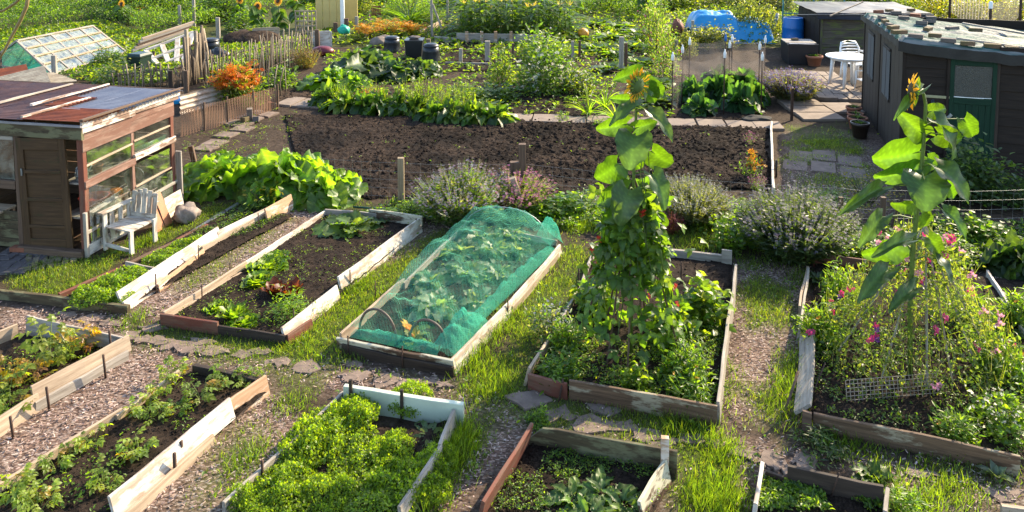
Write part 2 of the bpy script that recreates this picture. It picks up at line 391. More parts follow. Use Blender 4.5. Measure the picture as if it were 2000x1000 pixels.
def p_spike(seed, scol, fcol, n=420, fl=.16, leafy=5, spread=.5, fw=.012, lcol=None):
    """unit clump of thin upright stems carrying flower spikes"""
    rng = RNG(seed); mb = MB(); f = MB(); lc = lcol or scol
    a = rng.uniform(0, 6.28, n); q = spread*np.sqrt(rng.random(n)); L = np.sqrt(np.clip(1-(q/spread*.72)**2, .1, 1))*rng.uniform(.72, 1.02, n)
    la = rng.uniform(0, 6.28); e = np.stack([q*np.cos(a)*1.0, q*np.sin(a), L*(1-.25*vnoise(q*np.cos(a)*3+5, q*np.sin(a)*3+5, .6, seed, 2))*1.1], -1); e[:, :2] += np.array([math.cos(la), math.sin(la)])*.12*e[:, 2:]**2; b = e*np.array([.35, .35, 0]); d = nrm(e-b)
    for t0, t1 in ((0, .45), (.45, 1)):
        m0 = b+(e-b)*t0; m1 = b+(e-b)*t1; m0[:, :2] *= 1-.15*t0; m1[:, :2] *= 1-.15*(1-t1)
        ln = np.linalg.norm(m1-m0, axis=1)
        mb.scatter(GRASS, m0, frames(m1-m0, rng.normal(size=(n, 3))), np.stack([ln*1.1, np.full(n, .10), np.zeros(n)], -1), pal(rng, n, scol))
    m = n*leafy; t = rng.uniform(.1, .8, m); i = rng.integers(0, n, m)
    p = b[i]+(e-b)[i]*t[:, None]
    mb.scatter(LANCE, p, frames(nrm(d[i]+rng.normal(size=(m, 3))*.5), rng.normal(size=(m, 3))+[0, 0, .5]), rng.uniform(.05, .1, m), pal(rng, m, lc))
    k = 4
    for j in range(k):
        p = e-d*fl*rng.uniform(0, 1, (n, 1))
        f.scatter(STAR, p, frames(unit(rng, n), d+rng.normal(size=(n, 3))*.3), fw*rng.uniform(.7, 1.5, n), pal(rng, n, fcol, .25))
    return [("foliage", mb.mesh("foliage", LEAF), None), ("flower_spike", f.mesh("flower_spike", PETAL), "stuff")]
def p_rosette(seed, cols, T, n=28, L=.5, e0=.2, e1=1.35, mat=None, pet=0, pcol=(.1, .14, .04), w=1.0, up0=.02, prad=.012, tilt=0):
    """leaves rising from one crown; petioles when pet > 0; roughly 2L across"""
    rng = RNG(seed); mb = MB(); s = MB(); P = []; D = []; NN = []; S = []
    for i in range(n):
        t = (i+.5)/n; el = e1+(e0-e1)*t**.8; az = i*2.4+rng.normal()*.25; l = L*(.55+.45*t)*rng.uniform(.8, 1.15)
        d = np.array([math.cos(az)*math.cos(el), math.sin(az)*math.cos(el), math.sin(el)]); b = d*np.array([.06, .06, .02])*L*2
        b[2] = up0
        if pet:
            c = b+d*pet*l*1.1; c[2] -= .04*pet
            s.tube([b, (b+c)/2+np.array([0, 0, .03*pet]), c], [prad, prad*.8, prad*.6], 4, pcol, False); b = c
            d = nrm(d*np.array([1, 1, .25+.75*(1-t)*(tilt > 0)])+np.array([0, 0, .05-tilt*.8])+rng.normal(size=3)*.12)
        nn = np.array([-math.cos(az)*math.sin(el), -math.sin(az)*math.sin(el), math.cos(el)]) if not pet else np.array([0, 0, 1.-.45*tilt])+np.array([math.cos(az), math.sin(az), 0])*tilt+rng.normal(size=3)*.25-d*.2*(1-tilt)
        P.append(b); D.append(d); NN.append(nn); S.append(l)
    mb.scatter(T, np.array(P), frames(np.array(D), np.array(NN)), np.array(S)[:, None]*np.array([1, w, 1]), pal(rng, n, cols))
    parts = [("foliage", mb.mesh("foliage", mat or LEAFS), None)]
    if s.n: parts.append(("stem", s.mesh("stem", STEM), None))
    return parts
def p_potato(seed, cols, n=7, H=.42, yellow=.12):
    rng = RNG(seed); mb = MB(); s = MB()
    for i in range(n):
        az = i*2.4+rng.normal()*.4; r = .32*rng.uniform(.5, 1.2); h = H*rng.uniform(.6, 1.15)
        pts = [np.array([0, 0, 0]), np.array([r*.45*math.cos(az), r*.45*math.sin(az), h*.6]), np.array([r*math.cos(az), r*math.sin(az), h])]
        s.tube(pts, [.009, .008, .005], 4, (.12, .16, .03), False)
        m = 5; t = np.linspace(.35, 1, m)
        p = np.array([pts[0]*(1-x)**2+2*pts[1]*x*(1-x)+pts[2]*x*x for x in t])
        a2 = az+rng.uniform(-1.6, 1.6, m); d = np.stack([np.cos(a2), np.sin(a2), rng.uniform(-.2, .5, m)], -1)
        c = pal(rng, m, cols); y = rng.random(m) < yellow; c[y] = pal(rng, y.sum(), YEL)
        mb.scatter(PINN, p, frames(d, np.array([0, 0, 1.])+rng.normal(size=(m, 3))*.3), rng.uniform(.24, .38, m), c)
    return [("foliage", mb.mesh("foliage", LEAF), None), ("stem", s.mesh("stem", STEM), None)]
def p_parsley(seed, cols=GL, n=2600, h=.34):
    rng = RNG(seed); mb = MB(); r = .5*np.sqrt(rng.random(n)); a = rng.uniform(0, 6.28, n); x, y = r*np.cos(a), r*np.sin(a)
    top = h*(1-1.9*r**2)*(.45+1.0*vnoise(x+3, y+3, .2, seed, 2)); z = top*(1-.35*rng.random(n)**2)
    nn = np.stack([x*.8, y*.8, np.full(n, .8)], -1)+rng.normal(size=(n, 3))*.5
    c = pal(rng, n, cols, .3)
    mb.scatter(PARS, np.stack([x, y, z], -1), frames(unit(rng, n), nn), .042*rng.uniform(.7, 1.4, n), c)
    s = MB(); k = 260; r = .42*np.sqrt(rng.random(k)); a = rng.uniform(0, 6.28, k); e = np.stack([r*np.cos(a), r*np.sin(a), .3*np.ones(k)*(1-1.2*r**2)], -1); b = e*[.5, .5, 0]
    s.scatter(GRASS, b, frames(e-b, rng.normal(size=(k, 3))), np.stack([np.linalg.norm(e-b, axis=1), np.full(k, .12), np.zeros(k)], -1), pal(rng, k, GR))
    return [("foliage", mb.mesh("foliage", LEAF), None), ("stem", s.mesh("stem", STEM), None)]
def p_corn(seed):
    rng = RNG(seed); mb = MB(); s = MB(); H = rng.uniform(.9, 1.05)
    s.tube([(0, 0, 0), (.02, .01, H*.5), (.03, .03, H*.95)], [.016, .013, .006], 5, (.09, .14, .03), False)
    n = 11; t = np.linspace(.12, .9, n); a = (np.arange(n) % 2)*math.pi+rng.normal(size=n)*.5
    d = np.stack([np.cos(a), np.sin(a), np.full(n, 1.0)], -1)
    mb.scatter(CORNL, np.stack([.02*t, .01*t, t*H], -1), frames(d, np.stack([-np.cos(a), -np.sin(a), np.full(n, .6)], -1)), (.55*(1-.3*t))[:, None]*[1, 2.0, 1], pal(rng, n, GR))
    k = 12; mb.scatter(BLADE, np.repeat([[.03, .03, H*.93]], k, 0), frames(unit(rng, k, (.8, 1)), rng.normal(size=(k, 3))), .16, pal(rng, k, [(.3, .25, .1)]))
    return [("foliage", mb.mesh("foliage", LEAF), None), ("stem", s.mesh("stem", STEM), None)]
def p_strap(seed, cols=GL, n=26, L=1.0):
    rng = RNG(seed); mb = MB(); a = rng.uniform(0, 6.28, n); el = rng.uniform(.7, 1.4, n)
    d = np.stack([np.cos(a)*np.cos(el), np.sin(a)*np.cos(el), np.sin(el)], -1); nn = np.stack([-np.cos(a)*np.sin(el), -np.sin(a)*np.sin(el), np.cos(el)], -1)
    b = np.stack([np.cos(a), np.sin(a), 0*a], -1)*.05
    mb.scatter(STRAP, b, frames(d, nn), (L*rng.uniform(.6, 1.1, n))[:, None]*[1, .6, 1], pal(rng, n, cols))
    return [("foliage", mb.mesh("foliage", LEAF), None)]
def put(parts, name, label, cat, px, py, w, h=None, base=(1, 1), group=None, rz=None, z=0, dY=0):
    """stand a plant made to `base` (width, height) metres on the ground seen at (px,py), w x h pixels big there"""
    g = G(px, py); g.y += dY; g.z = z; m = mpp(py); sx = w*m/base[0]; sz = (h*m/base[1]) if h else sx
    rz = rz if rz is not None else (px*7.13+py*3.7) % 6.28
    if len(parts) == 1:
        o = tag(ob(name, parts[0][1], None, g, rz, (sx, sx, sz)), label, cat, group); return o
    t = thing(name, label, cat, g, rz, group, (sx, sx, sz))
    for nm, me, kd in parts:
        c = ob(nm, me, t)
        if kd: c["kind"] = kd
    return t
# ------------------------------------------------------------------ boards
def board_mesh(L, h, th, mat, seed=0, warp=.012, rough=.007, round0=False, taper=0):
    rng = RNG(seed); nx = max(4, int(L/.14)); x = np.linspace(0, L, nx+1)
    wv = (vnoise(x, x*0+seed, .7, seed, 2)-.5)*2*warp*2; te = (vnoise(x, x*0+seed+5, .12, seed, 3)-.5)*2*rough; be = (vnoise(x, x*0+seed+9, .2, seed, 2)-.5)*rough*2
    top = h*(1-taper*x/L)+te
    if round0: top = np.where(x < h*.9, be+(top)*np.sqrt(np.clip(1-((h*.9-x)/(h*.9))**2, .12, 1)), top)
    b = .004
    prof = [(-th/2, 0, 0), (-th/2, 1, -b), (-th/2+b, 1, 0), (th/2-b, 1, 0), (th/2, 1, -b), (th/2, 0, 0)]
    V = np.stack([np.stack([x, wv+y, (be if k == 0 else top+dz)], -1) for (y, k, dz) in prof], 1)
    n, m = V.shape[:2]; i = np.arange(n-1)[:, None]*m; j = np.arange(m)[None]; j2 = (j+1) % m
    f = np.stack([i+j, i+j2, i+m+j2, i+m+j], -1).reshape(-1, 4)
    mb = MB(); mb.add(V.reshape(-1, 3), f); mb.N += [list(range(m))[::-1], [(n-1)*m+q for q in range(m)]]
    return mb.mesh("board", mat, False)
_bs = [100]
def board(parent, p0, p1, h, mat, z=-.03, th=.03, lean=0, name="board", label=None, **k):
    """p0, p1: photo points of the board's foot; lean tilts the top to the right of p0->p1"""
    _bs[0] += 1
    a, b = (Vector(p) if len(p) == 3 else G(*p) for p in (p0, p1)); d = b-a
    o = ob(name, board_mesh(d.length, h-z, th, mat, _bs[0], **k), parent)
    M = Matrix.Translation(Vector((a.x, a.y, a.z+z))) @ Matrix.Rotation(math.atan2(d.y, d.x), 4, 'Z') @ Matrix.Rotation(math.radians(lean), 4, 'X')
    if abs(d.z) > 1e-6: M = M @ Matrix.Rotation(-math.asin(d.z/d.length), 4, 'Y')
    o.matrix_world = M if not parent else Matrix.Identity(4)
    if parent: o.matrix_local = parent.matrix_basis.inverted() @ M
    if label: o["label"] = label
    return o
def peg(parent, px, py, h, r=.008, lean=(0, 0), mat=None, name="peg"):
    g = G(px, py); mb = MB().tube([(g.x, g.y, -.05), (g.x+lean[0], g.y+lean[1], h)], r, 5, (.08, .05, .035))
    o = mb.obj(name, mat or IRON, parent)
    if parent: o.matrix_local = parent.matrix_basis.inverted()
    return o
# ------------------------------------------------------------------ ground
def PX(*pts): return [tuple(G(*p))[:2] for p in pts]
gx = np.arange(-20, 20.01, .06); gy = np.arange(4.6, 26.01, .06); GXX, GYY = np.meshgrid(gx, gy)
def blur(a, k):
    for ax in (0, 1):
        c = np.cumsum(np.pad(a, [(k+1, k) if i == ax else (0, 0) for i in (0, 1)], mode='edge'), axis=ax)
        a = (np.take(c, range(2*k+1, c.shape[ax]), ax)-np.take(c, range(0, c.shape[ax]-2*k-1), ax))/(2*k+1)
    return a
def zone(polys, k=2):
    z = np.zeros(GXX.shape)
    for wgt, p in polys: z = np.where(inpoly(GXX, GYY, p), np.maximum(z, wgt), z)
    return blur(z, k)
ZG = zone([(.95, PX((0,520),(170,498),(345,440),(440,392),(475,396),(108,588),(0,562))), (.8, PX((560,392),(760,400),(640,420),(575,400))),
    (.95, PX((540,668),(700,560),(840,452),(905,432),(790,548),(665,650),(640,700))), (.75, PX((610,600),(690,545),(800,480),(850,455),(760,560),(640,630))), (.95, PX((895,735),(1098,482),(1090,430),(1170,420),(1160,520),(1050,660),(1010,760))),
    (.95, PX((760,405),(1160,425),(1450,490),(1760,500),(1740,440),(1290,415),(1160,400))), (.85, PX((1410,818),(1445,505),(1570,520),(1540,815))), (.85, PX((1515,800),(1555,600),(1540,520),(1575,520),(1562,640),(1545,820))),
    (.74, PX((170,610),(560,670),(900,735),(1110,770),(1400,825),(1560,840),(1580,900),(1300,890),(1020,830),(700,740),(400,700),(250,665))),
    (.85, PX((520,730),(690,755),(640,790),(560,770))), (.95, PX((895,825),(1010,790),(990,850),(900,930),(850,1010),(790,1010))), (.9, PX((1318,900),(1480,880),(1475,1010),(1290,1010))), (.55, PX((1480,890),(2000,915),(2000,1010),(1730,1010),(1720,955),(1500,915))),
    (.45, PX((420,850),(600,770),(560,850),(450,990),(330,1010))), (.5, PX((380,480),(560,420),(600,425),(330,600))), (.85, PX((1530,245),(1690,240),(1690,300),(1530,330))), (.5, PX((1540,320),(1720,320),(1720,420),(1540,420))),
    (.55, PX((350,400),(700,385),(760,410),(560,400),(350,420)))], 3)
ZC = zone([(1, PX((245,608),(575,410),(640,420),(320,625))), (.8, PX((557,668),(670,560),(900,440),(830,440),(560,650))), (1, PX((0,850),(255,690),(360,715),(0,965))), (1, PX((0,600),(250,620),(250,650),(0,640))),
    (.95, PX((225,1000),(525,750),(600,850),(440,1010),(200,1010))), (.75, PX((1405,818),(1440,510),(1580,520),(1540,818))), (.9, PX((880,1010),(1030,830),(1010,800),(900,880),(790,1010))), (.6, PX((1280,1010),(1320,910),(1470,930),(1460,1010))),
    (.75, PX((1600,880),(1990,930),(2000,1010),(1730,1010),(1700,930))), (.5, PX((250,650),(900,740),(1600,880),(1560,920),(1000,830),(250,690))), (.8, PX((1930,530),(2010,540),(2010,640),(1960,620))), (.55, PX((1530,245),(1720,260),(1740,420),(1530,420)))], 2)
nz1 = vnoise(GXX, GYY, .55, 1, 4); nz2 = vnoise(GXX, GYY, .22, 2, 3)
ZGn = np.clip(ZG*np.clip((nz1-.5)*4.5+.68+(ZG-.5)*1.5, 0, 1.25), 0, 1)
def zat(Z, x, y):
    i = np.clip(((y-4.6)/.06+.5).astype(int), 0, Z.shape[0]-1); j = np.clip(((x+20)/.06+.5).astype(int), 0, Z.shape[1]-1); return Z[i, j]
def ground_material():
    m, nt, bs, out = newmat("ground"); a = N(nt, "Attribute", attribute_name="col"); sx = N(nt, "SeparateColor"); LK(nt, a.outputs["Color"], sx.inputs[0])
    v = coords(nt); f = noise(nt, v, 14, 8, .7)
    soil = ramp(nt, f, [(.35, (.022, .015, .010)), (.7, (.085, .06, .042))])
    mp = N(nt, "Mapping"); mp.inputs["Rotation"].default_value = (0, 0, .6); mp.inputs["Scale"].default_value = (34, 70, 50); LK(nt, v, mp.inputs[0])
    vo = N(nt, "TexVoronoi"); vo.inputs["Scale"].default_value = 1; LK(nt, mp.outputs[0], vo.inputs["Vector"])
    chip = ramp(nt, vo.outputs["Color"], [(.1, (.09, .055, .04)), (.45, (.20, .13, .10)), (.75, (.34, .25, .20)), (.95, (.5, .42, .36))])
    chip = mixc(nt, .8, chip, ramp(nt, vo.outputs["Distance"], [(.25, 1.), (.8, .25)]), 'MULTIPLY')
    moss = ramp(nt, noise(nt, v, 6, 7, .7), [(.3, (.03, .045, .008)), (.55, (.065, .09, .012)), (.75, (.14, .125, .02))])
    c = mixc(nt, sx.outputs[1], soil, chip); c = mixc(nt, sx.outputs[0], c, moss)
    LK(nt, c, bs.inputs["Base Color"]); bs.inputs["Roughness"].default_value = .95; bs.inputs["Specular IOR Level"].default_value = .1
    bump(nt, f, .6, .03, bs); return m
GM = ground_material()
gc = np.stack([np.clip(ZGn*.85, 0, 1), np.clip(ZC*1.3*(.5+nz2), 0, 1), np.zeros_like(ZC)], -1)
g_ = MB().sheet(GXX, GYY, (nz1-.5)*.03+(nz2-.5)*.015-.01, gc.reshape(-1, 3))
struct(g_.obj("ground", GM))
FX, FY = np.meshgrid(np.linspace(-150, 150, 40), np.linspace(26, 260, 30)); far = MB().sheet(FX, FY, FX*0-.012, (.55, .1, 0))
nX, nY = np.meshgrid(np.linspace(-150, 150, 40), np.linspace(-30, 4.6, 6)); far.sheet(nX, nY, nX*0-.012, (.4, .3, 0))
for s in (-1, 1):
    nX, nY = np.meshgrid(np.linspace(20, 150, 12)*s, np.linspace(4.6, 26, 6)); far.sheet(nX, nY, nX*0-.012, (.5, .1, 0))
struct(far.obj("terrain", GM))
# grass: blades as one mass
rg = RNG(11)
def grass_pts(n, x0, x1, y0, y1, Z, pw=1.3):
    x = rg.uniform(x0, x1, n); y = rg.uniform(y0, y1, n); k = rg.random(n) < zat(Z, x, y)**pw; return x[k], y[k]
mb = MB()
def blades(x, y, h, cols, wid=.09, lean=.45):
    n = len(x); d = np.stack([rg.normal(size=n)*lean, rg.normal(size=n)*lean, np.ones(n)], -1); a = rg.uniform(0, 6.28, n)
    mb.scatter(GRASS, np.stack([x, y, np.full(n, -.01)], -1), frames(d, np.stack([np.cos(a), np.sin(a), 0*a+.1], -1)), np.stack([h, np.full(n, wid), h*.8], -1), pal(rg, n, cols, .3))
LAWN = [(.075, .125, .014), (.10, .15, .016), (.055, .10, .014), (.14, .16, .03)]
x, y = grass_pts(430000, -9, 9, 5.4, 15, ZGn); cl = vnoise(x, y, .35, 5, 2)
blades(x, y, (.03+.075*np.clip(cl-.25, 0, 1)*rg.uniform(.5, 1.5, len(x))), LAWN, .10)
x, y = grass_pts(24000, -12, 14, 15, 22, ZGn); blades(x, y, rg.uniform(.04, .12, len(x)), LAWN, .16)
for (p0, p1, h, n) in (((895,728),(1000,605),.2,1500),((1000,605),(1098,485),.14,700),((560,672),(610,665),.12,350),((640,690),(700,700),.13,400),((670,640),(790,545),.12,700),((900,830),(905,900),.22,900),((890,850),(830,1000),.22,1500),((1290,838),(1400,842),.2,900),((1405,815),(1420,700),.12,400),((1528,815),(1552,700),.2,900),((1556,560),(1568,530),.15,300),
    ((1590,850),(1700,880),.13,700),((1700,885),(1990,925),.11,700),((640,455),(560,500),.06,200),((1110,760),(1280,815),.1,500),((250,625),(275,620),.12,250),((400,680),(530,690),.09,500),((930,760),(1010,745),.16,500),((1350,985),(1440,970),.2,1300),((1390,900),(1440,880),.14,700),((450,910),(520,880),.13,600),((540,790),(600,790),.12,400),((1830,960),(1890,945),.14,500),((1740,990),(1830,985),.2,600),((660,575),(720,545),.13,700),((700,520),(800,480),.1,500),((620,605),(640,600),.14,350),((240,500),(330,440),.11,900),((420,760),(470,750),.1,200),((760,395),(870,430),.11,800),((1100,440),(1160,440),.15,900),((1300,470),(1440,490),.13,1200),((1440,520),(1560,500),.1,900)):
    a, b = G(*p0), G(*p1); t = rg.random(n); w = rg.normal(size=n)*.13; w2 = rg.normal(size=n)*.13
    blades(a.x+(b.x-a.x)*t+w, a.y+(b.y-a.y)*t+w2, h*.8*rg.uniform(.4, 1.2, n)*np.exp(-w*w*30), LAWN[:3], .11, .38)
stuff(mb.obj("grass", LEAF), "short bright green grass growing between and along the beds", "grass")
# broad little weeds among the grass and on the paths
mb = MB(); x, y = grass_pts(16000, -9, 10, 5.4, 20, np.clip(ZG*.8+ZC*.12, 0, 1)*np.clip((vnoise(GXX, GYY, .4, 9, 2)-.42)*5, 0, 1)); n = len(x)
for k in range(3): mb.scatter(OVAL, np.stack([x, y, .01+.03*rg.random(n)], -1), frames(unit(rg, n, (.1, .6)), np.array([0, 0, 1.])+rg.normal(size=(n, 3))*.4), rg.uniform(.02, .05, n), pal(rg, n, GL+GR))
stuff(mb.obj("ground_weeds", LEAF), "small broad leaved weeds scattered through grass and paths", "weeds")
# wood chips
mb = MB(); n = 130000; x = rg.uniform(-9, 9, n); y = rg.uniform(5.4, 14, n); k = rg.random(n) < zat(ZC, x, y)*np.clip(1.15-zat(ZGn, x, y), 0, 1); x, y = x[k], y[k]; n = len(x)
cv, cf, cc = np.array([(-.5, -.5, 0), (.5, -.4, 0), (.5, .45, 0), (-.45, .5, 0), (0, 0, .25)]), [np.array([(0, 1, 4), (1, 2, 4), (2, 3, 4), (3, 0, 4)])], np.array([.9, .9, .9, .9, 1.])
a = rg.uniform(0, 6.28, n)
mb.scatter((cv, cf, cc), np.stack([x, y, rg.uniform(-.002, .018, n)], -1), frames(np.stack([np.cos(a), np.sin(a), rg.normal(size=n)*.25], -1), np.array([0, 0, 1.])+rg.normal(size=(n, 3))*.3),
    np.stack([rg.uniform(.012, .04, n), rg.uniform(.006, .014, n), np.full(n, .01)], -1), pal(rg, n, [(.38, .27, .22), (.26, .175, .135), (.15, .10, .075), (.44, .34, .29), (.33, .22, .175)], .2))
stuff(mb.obj("wood_chips", DRYM, smooth=False), "pinkish brown bark and wood chips covering the paths between beds", "wood chips")
# ------------------------------------------------------------------ paths of stone and slabs
STONE = surf("path stone", (.215, .155, .12), .9, .45, 5, bmp=.6, bscale=18); SLAB = surf("concrete slab", (.23, .175, .135), .88, .3, 5, bmp=.35, bscale=40); BRICK = surf("brick", (.24, .085, .045), .88, .4, 9, bmp=.4)
BLUEBR = surf("dark paver", (.10, .085, .085), .85, .4, 8, bmp=.4); MOSSP = surf("mossy paver", (.2, .15, .11), .9, .6, 6, bmp=.5, c2=(.07, .075, .015))
def slab(mb, poly, z0, z1, rng, jag=.0):
    c = np.mean(poly, 0); P = []
    for i in range(len(poly)):
        a, b = poly[i], poly[(i+1) % len(poly)]
        for t in np.linspace(0, 1, 4)[:-1]: P.append(a+(b-a)*t+rng.normal(size=2)*jag)
    P = np.array(P); k = len(P); e = c+(P-c)*(1-.006/max(.05, np.abs(P-c).max()))
    v = np.concatenate([np.c_[P, np.full(k, z0)], np.c_[P, np.full(k, z1-.006)], np.c_[e, z1+rng.normal(size=k)*.003], [[c[0], c[1], z1+.004]]])
    i = np.arange(k); j = (i+1) % k
    mb.add(v, np.concatenate([np.stack([i, j, j+k, i+k], -1), np.stack([i+k, j+k, j+2*k, i+2*k], -1)]))
    mb.T.append(np.stack([i+2*k, j+2*k, np.full(k, 3*k)], -1)+mb.n-3*k-1)
mb = MB(); r_ = RNG(3)
for (x, y, w, h) in ((175,622,50,14),(215,632,60,16),(130,615,50,12),(250,655,60,20),(300,665,60,18),(335,672,58,20),(372,680,50,18),(420,685,60,16),(395,668,50,12),(480,692,60,18),(300,640,50,12),(545,705,55,16),(600,715,62,24),(520,688,40,12),(695,735,62,22),(755,740,68,26),(800,752,64,26),(840,745,50,16),(690,712,40,10),(870,752,40,14),(1035,780,95,32),(1090,808,80,28),(1155,830,80,28),(1215,832,82,30),(1262,850,60,24),(1295,868,60,20),(1345,858,60,20),(1395,865,40,14),(1445,885,60,26),(1510,900,50,26),(1560,915,70,24),(1620,940,60,20),(1570,895,50,18),(1955,965,70,34),(1800,925,60,18),(1180,800,60,18)):
    c = np.array(tuple(G(x, y))[:2]); m = mpp(y); md = (G(x, y-h/2)-G(x, y+h/2)).y; n = r_.integers(4, 7); a0 = r_.uniform(0, 6)
    a = a0+np.arange(n)*6.283/n+r_.normal(size=n)*.18; rr = .56*r_.uniform(.85, 1.15, n)
    slab(mb, c+np.stack([np.cos(a)*w*m*rr, np.sin(a)*md*rr*1.05], -1), -.03, .007+r_.normal()*.003, r_, .022)
struct(mb.obj("stone_path", STONE, smooth=False))
def quadslabs(name, a, b, wd, n, mat, rows=1, z=.045, gap=.012, jit=.01):
    """n slabs along a->b, wd metres deep away from the lens"""
    a, b = np.array(tuple(G(*a))[:2]), np.array(tuple(G(*b))[:2]); d = (b-a)/n; p = np.array([-d[1], d[0]]); p = p/np.linalg.norm(p)*wd/rows
    mb = MB()
    for i in range(n):
        for r in range(rows):
            o = a+d*i+p*r+r_.normal(size=2)*jit; g = gap; u = d/np.linalg.norm(d)*g; w = nrm(p)*g
            slab(mb, np.array([o+u+w, o+d-u+w, o+d+p-u-w, o+p+u-w]), -.03, z+r_.normal()*.005, r_, .003)
    return struct(mb.obj(name, mat, smooth=False))
quadslabs("slab_path", (985,239), (1535,256), .62, 10, SLAB); quadslabs("slab_path", (535,207), (632,214), .8, 3, SLAB, z=.04)
quadslabs("slab_path", (400,300), (500,250), .5, 4, STONE, 1, .025, .04, .05); quadslabs("slab_path", (470,250), (545,222), .7, 3, STONE, 2, .03, .02, .03); quadslabs("slab_path", (1568,237), (1652,237), 1.75, 1, SLAB, 3, .06); quadslabs("slab_path", (1632,222), (1692,222), .9, 1, SLAB, 1, .04)
quadslabs("patio", (1597,196), (1700,200), 3.4, 5, SLAB, 6, .07, .01); quadslabs("brick_paving", (-60,535), (45,535), 1.9, 5, BLUEBR, 11, .012, .004, .004); quadslabs("brick_paving", (45,533), (150,512), 1.2, 7, MOSSP, 9, .010, .006, .006)
quadslabs("gravel_path", (1530,330), (1700,350), 1.3, 3, STONE, 2, .012, .03, .05)
# ------------------------------------------------------------------ dug soil
def soilpatch(name, c, amp, res, mat, z=.02, seed=0, parent=None, clod=.25, lumps=0, edge=True):
    P = [np.array(tuple(G(*q))[:2]) for q in c]; L = max(np.linalg.norm(P[1]-P[0]), np.linalg.norm(P[2]-P[3])); D = max(np.linalg.norm(P[3]-P[0]), np.linalg.norm(P[2]-P[1]))
    u, v = np.meshgrid(np.linspace(0, 1, int(L/res)+2), np.linspace(0, 1, int(D/res)+2))
    X, Y = [(P[0][i]*(1-u)+P[1][i]*u)*(1-v)+(P[3][i]*(1-u)+P[2][i]*u)*v for i in (0, 1)]
    if lumps > 2000: jx, jy = (vnoise(X, Y, .6, 61, 3)-.5)*.55, (vnoise(X, Y, .6, 62, 3)-.5)*.35; X, Y = X+jx, Y+jy
    n1 = vnoise(X, Y, clod, seed+3, 4); n2 = vnoise(X, Y, clod*.35, seed+8, 3); rid = 1-np.abs(n1*2-1)
    A_ = amp*np.clip(.35+1.3*vnoise(X, Y, 1.3, seed+5, 2)*np.clip(.5+u, 0, 1.1), .3, 1.3) if lumps > 2000 else amp; Z = z+A_*((rid-.6)*1.1+(n2-.5)*.8)
    if edge: Z = Z-np.exp(-np.minimum(np.minimum(u, 1-u)*L, np.minimum(v, 1-v)*D)/.05)*(.0+amp*.6)
    mb = MB().sheet(X, Y, Z)
    if lumps:
        rr = RNG(seed+60); a, b = rr.random(lumps), rr.random(lumps); i = (b*(X.shape[0]-1)).astype(int); j = (a*(X.shape[1]-1)).astype(int)
        t = (1+5**.5)/2; ico = nrm(np.array([(-1,t,0),(1,t,0),(-1,-t,0),(1,-t,0),(0,-1,t),(0,1,t),(0,-1,-t),(0,1,-t),(t,0,-1),(t,0,1),(-t,0,-1),(-t,0,1)], float))*np.linspace(.8, 1.25, 12)[:, None]
        fc = np.array([(0,11,5),(0,5,1),(0,1,7),(0,7,10),(0,10,11),(1,5,9),(5,11,4),(11,10,2),(10,7,6),(7,1,8),(3,9,4),(3,4,2),(3,2,6),(3,6,8),(3,8,9),(4,9,5),(2,4,11),(6,2,10),(8,6,7),(9,8,1)])
        mb.scatter((ico, [fc], np.ones(12)), np.stack([X[i, j], Y[i, j], Z[i, j]], -1), frames(unit(rr, lumps), unit(rr, lumps)), (amp*.32*rr.random(lumps)**3+.008)[:, None]*rr.uniform(.7, 1.3, (lumps, 3)), 1)
    o = mb.obj(name, mat, parent)
    if parent: o.matrix_local = parent.matrix_basis.inverted()
    return o
SOILX = soilmat('dug soil', (.014, .0095, .007), (.085, .057, .04), .4)
struct(soilpatch("dug_soil", [(690,385),(1505,372),(1505,252),(640,222)], .065, .028, SOILX, .03, 1, None, .13, 5000))
struct(soilpatch("dug_soil", [(575,300),(725,392),(675,226),(555,226)], .045, .035, SOILX, .030, 2, None, .2, 300))
struct(soilpatch("dug_soil", [(840,140),(1010,140),(985,82),(850,82)], .08, .05, SOIL, .03, 4, None, .3, 400)); struct(soilpatch("dug_soil", [(985,224),(1180,236),(1150,178),(990,172)], .07, .045, SOIL, .025, 5, None, .25, 500))
struct(soilpatch("dug_soil", [(500,200),(640,196),(640,160),(520,150)], .08, .05, SOILD, .03, 6, None, .3, 300)); struct(soilpatch("dug_soil", [(1300,236),(1500,236),(1490,165),(1320,160)], .06, .05, SOIL, .02, 7, None, .25, 300))
# ------------------------------------------------------------------ raised beds
def bed(label, corners, seed, z=.05, amp=.03, res=.04, mat=None, lumps=500):
    c = G(*corners[0]); t = thing("raised_bed", label, "raised bed", (c.x, c.y, 0), group="raised vegetable beds")
    soilpatch("soil", corners, amp, res, mat or SOIL, z, seed, t, .16, lumps); return t
A = bed("narrow raised bed beside the left shed with cress and one long white plank", [(130,585),(245,606),(575,425),(470,400)], 21)
board(A, (238,603), (432,470), .21, W_WHITE, z=.05, lean=-22); board(A, (246,609), (330,550), .12, W_WHITE, lean=-10); board(A, (312,570), (400,500), .10, W_ORANGE, lean=-10); board(A, (395,498), (530,425), .12, W_LIGHT, lean=-8)
board(A, (428,474), (530,424), .17, W_WHITE, z=.05, lean=-20); board(A, (525,438), (576,408), .24, W_ORANGE, lean=-15)
board(A, (0,580), (252,612), .10, W_OLIVE, th=.05); board(A, (246,528), (320,543), .12, W_GREY); board(A, (115,584), (248,526), .07, W_RED, th=.05); board(A, (248,524), (345,478), .07, W_BROWN, th=.06); board(A, (345,476), (405,446), .07, W_RED, th=.05); board(A, (372,462), (465,402), .06, surf("grey pipe", (.12,.12,.13), .5), th=.07)
for (x, y) in ((305,572),(388,512),(505,447),(560,412)): peg(A, x, y, .24)
B = bed("raised bed holding lettuces, red lettuce and a courgette plant", [(322,632),(557,668),(828,446),(632,425)], 22)
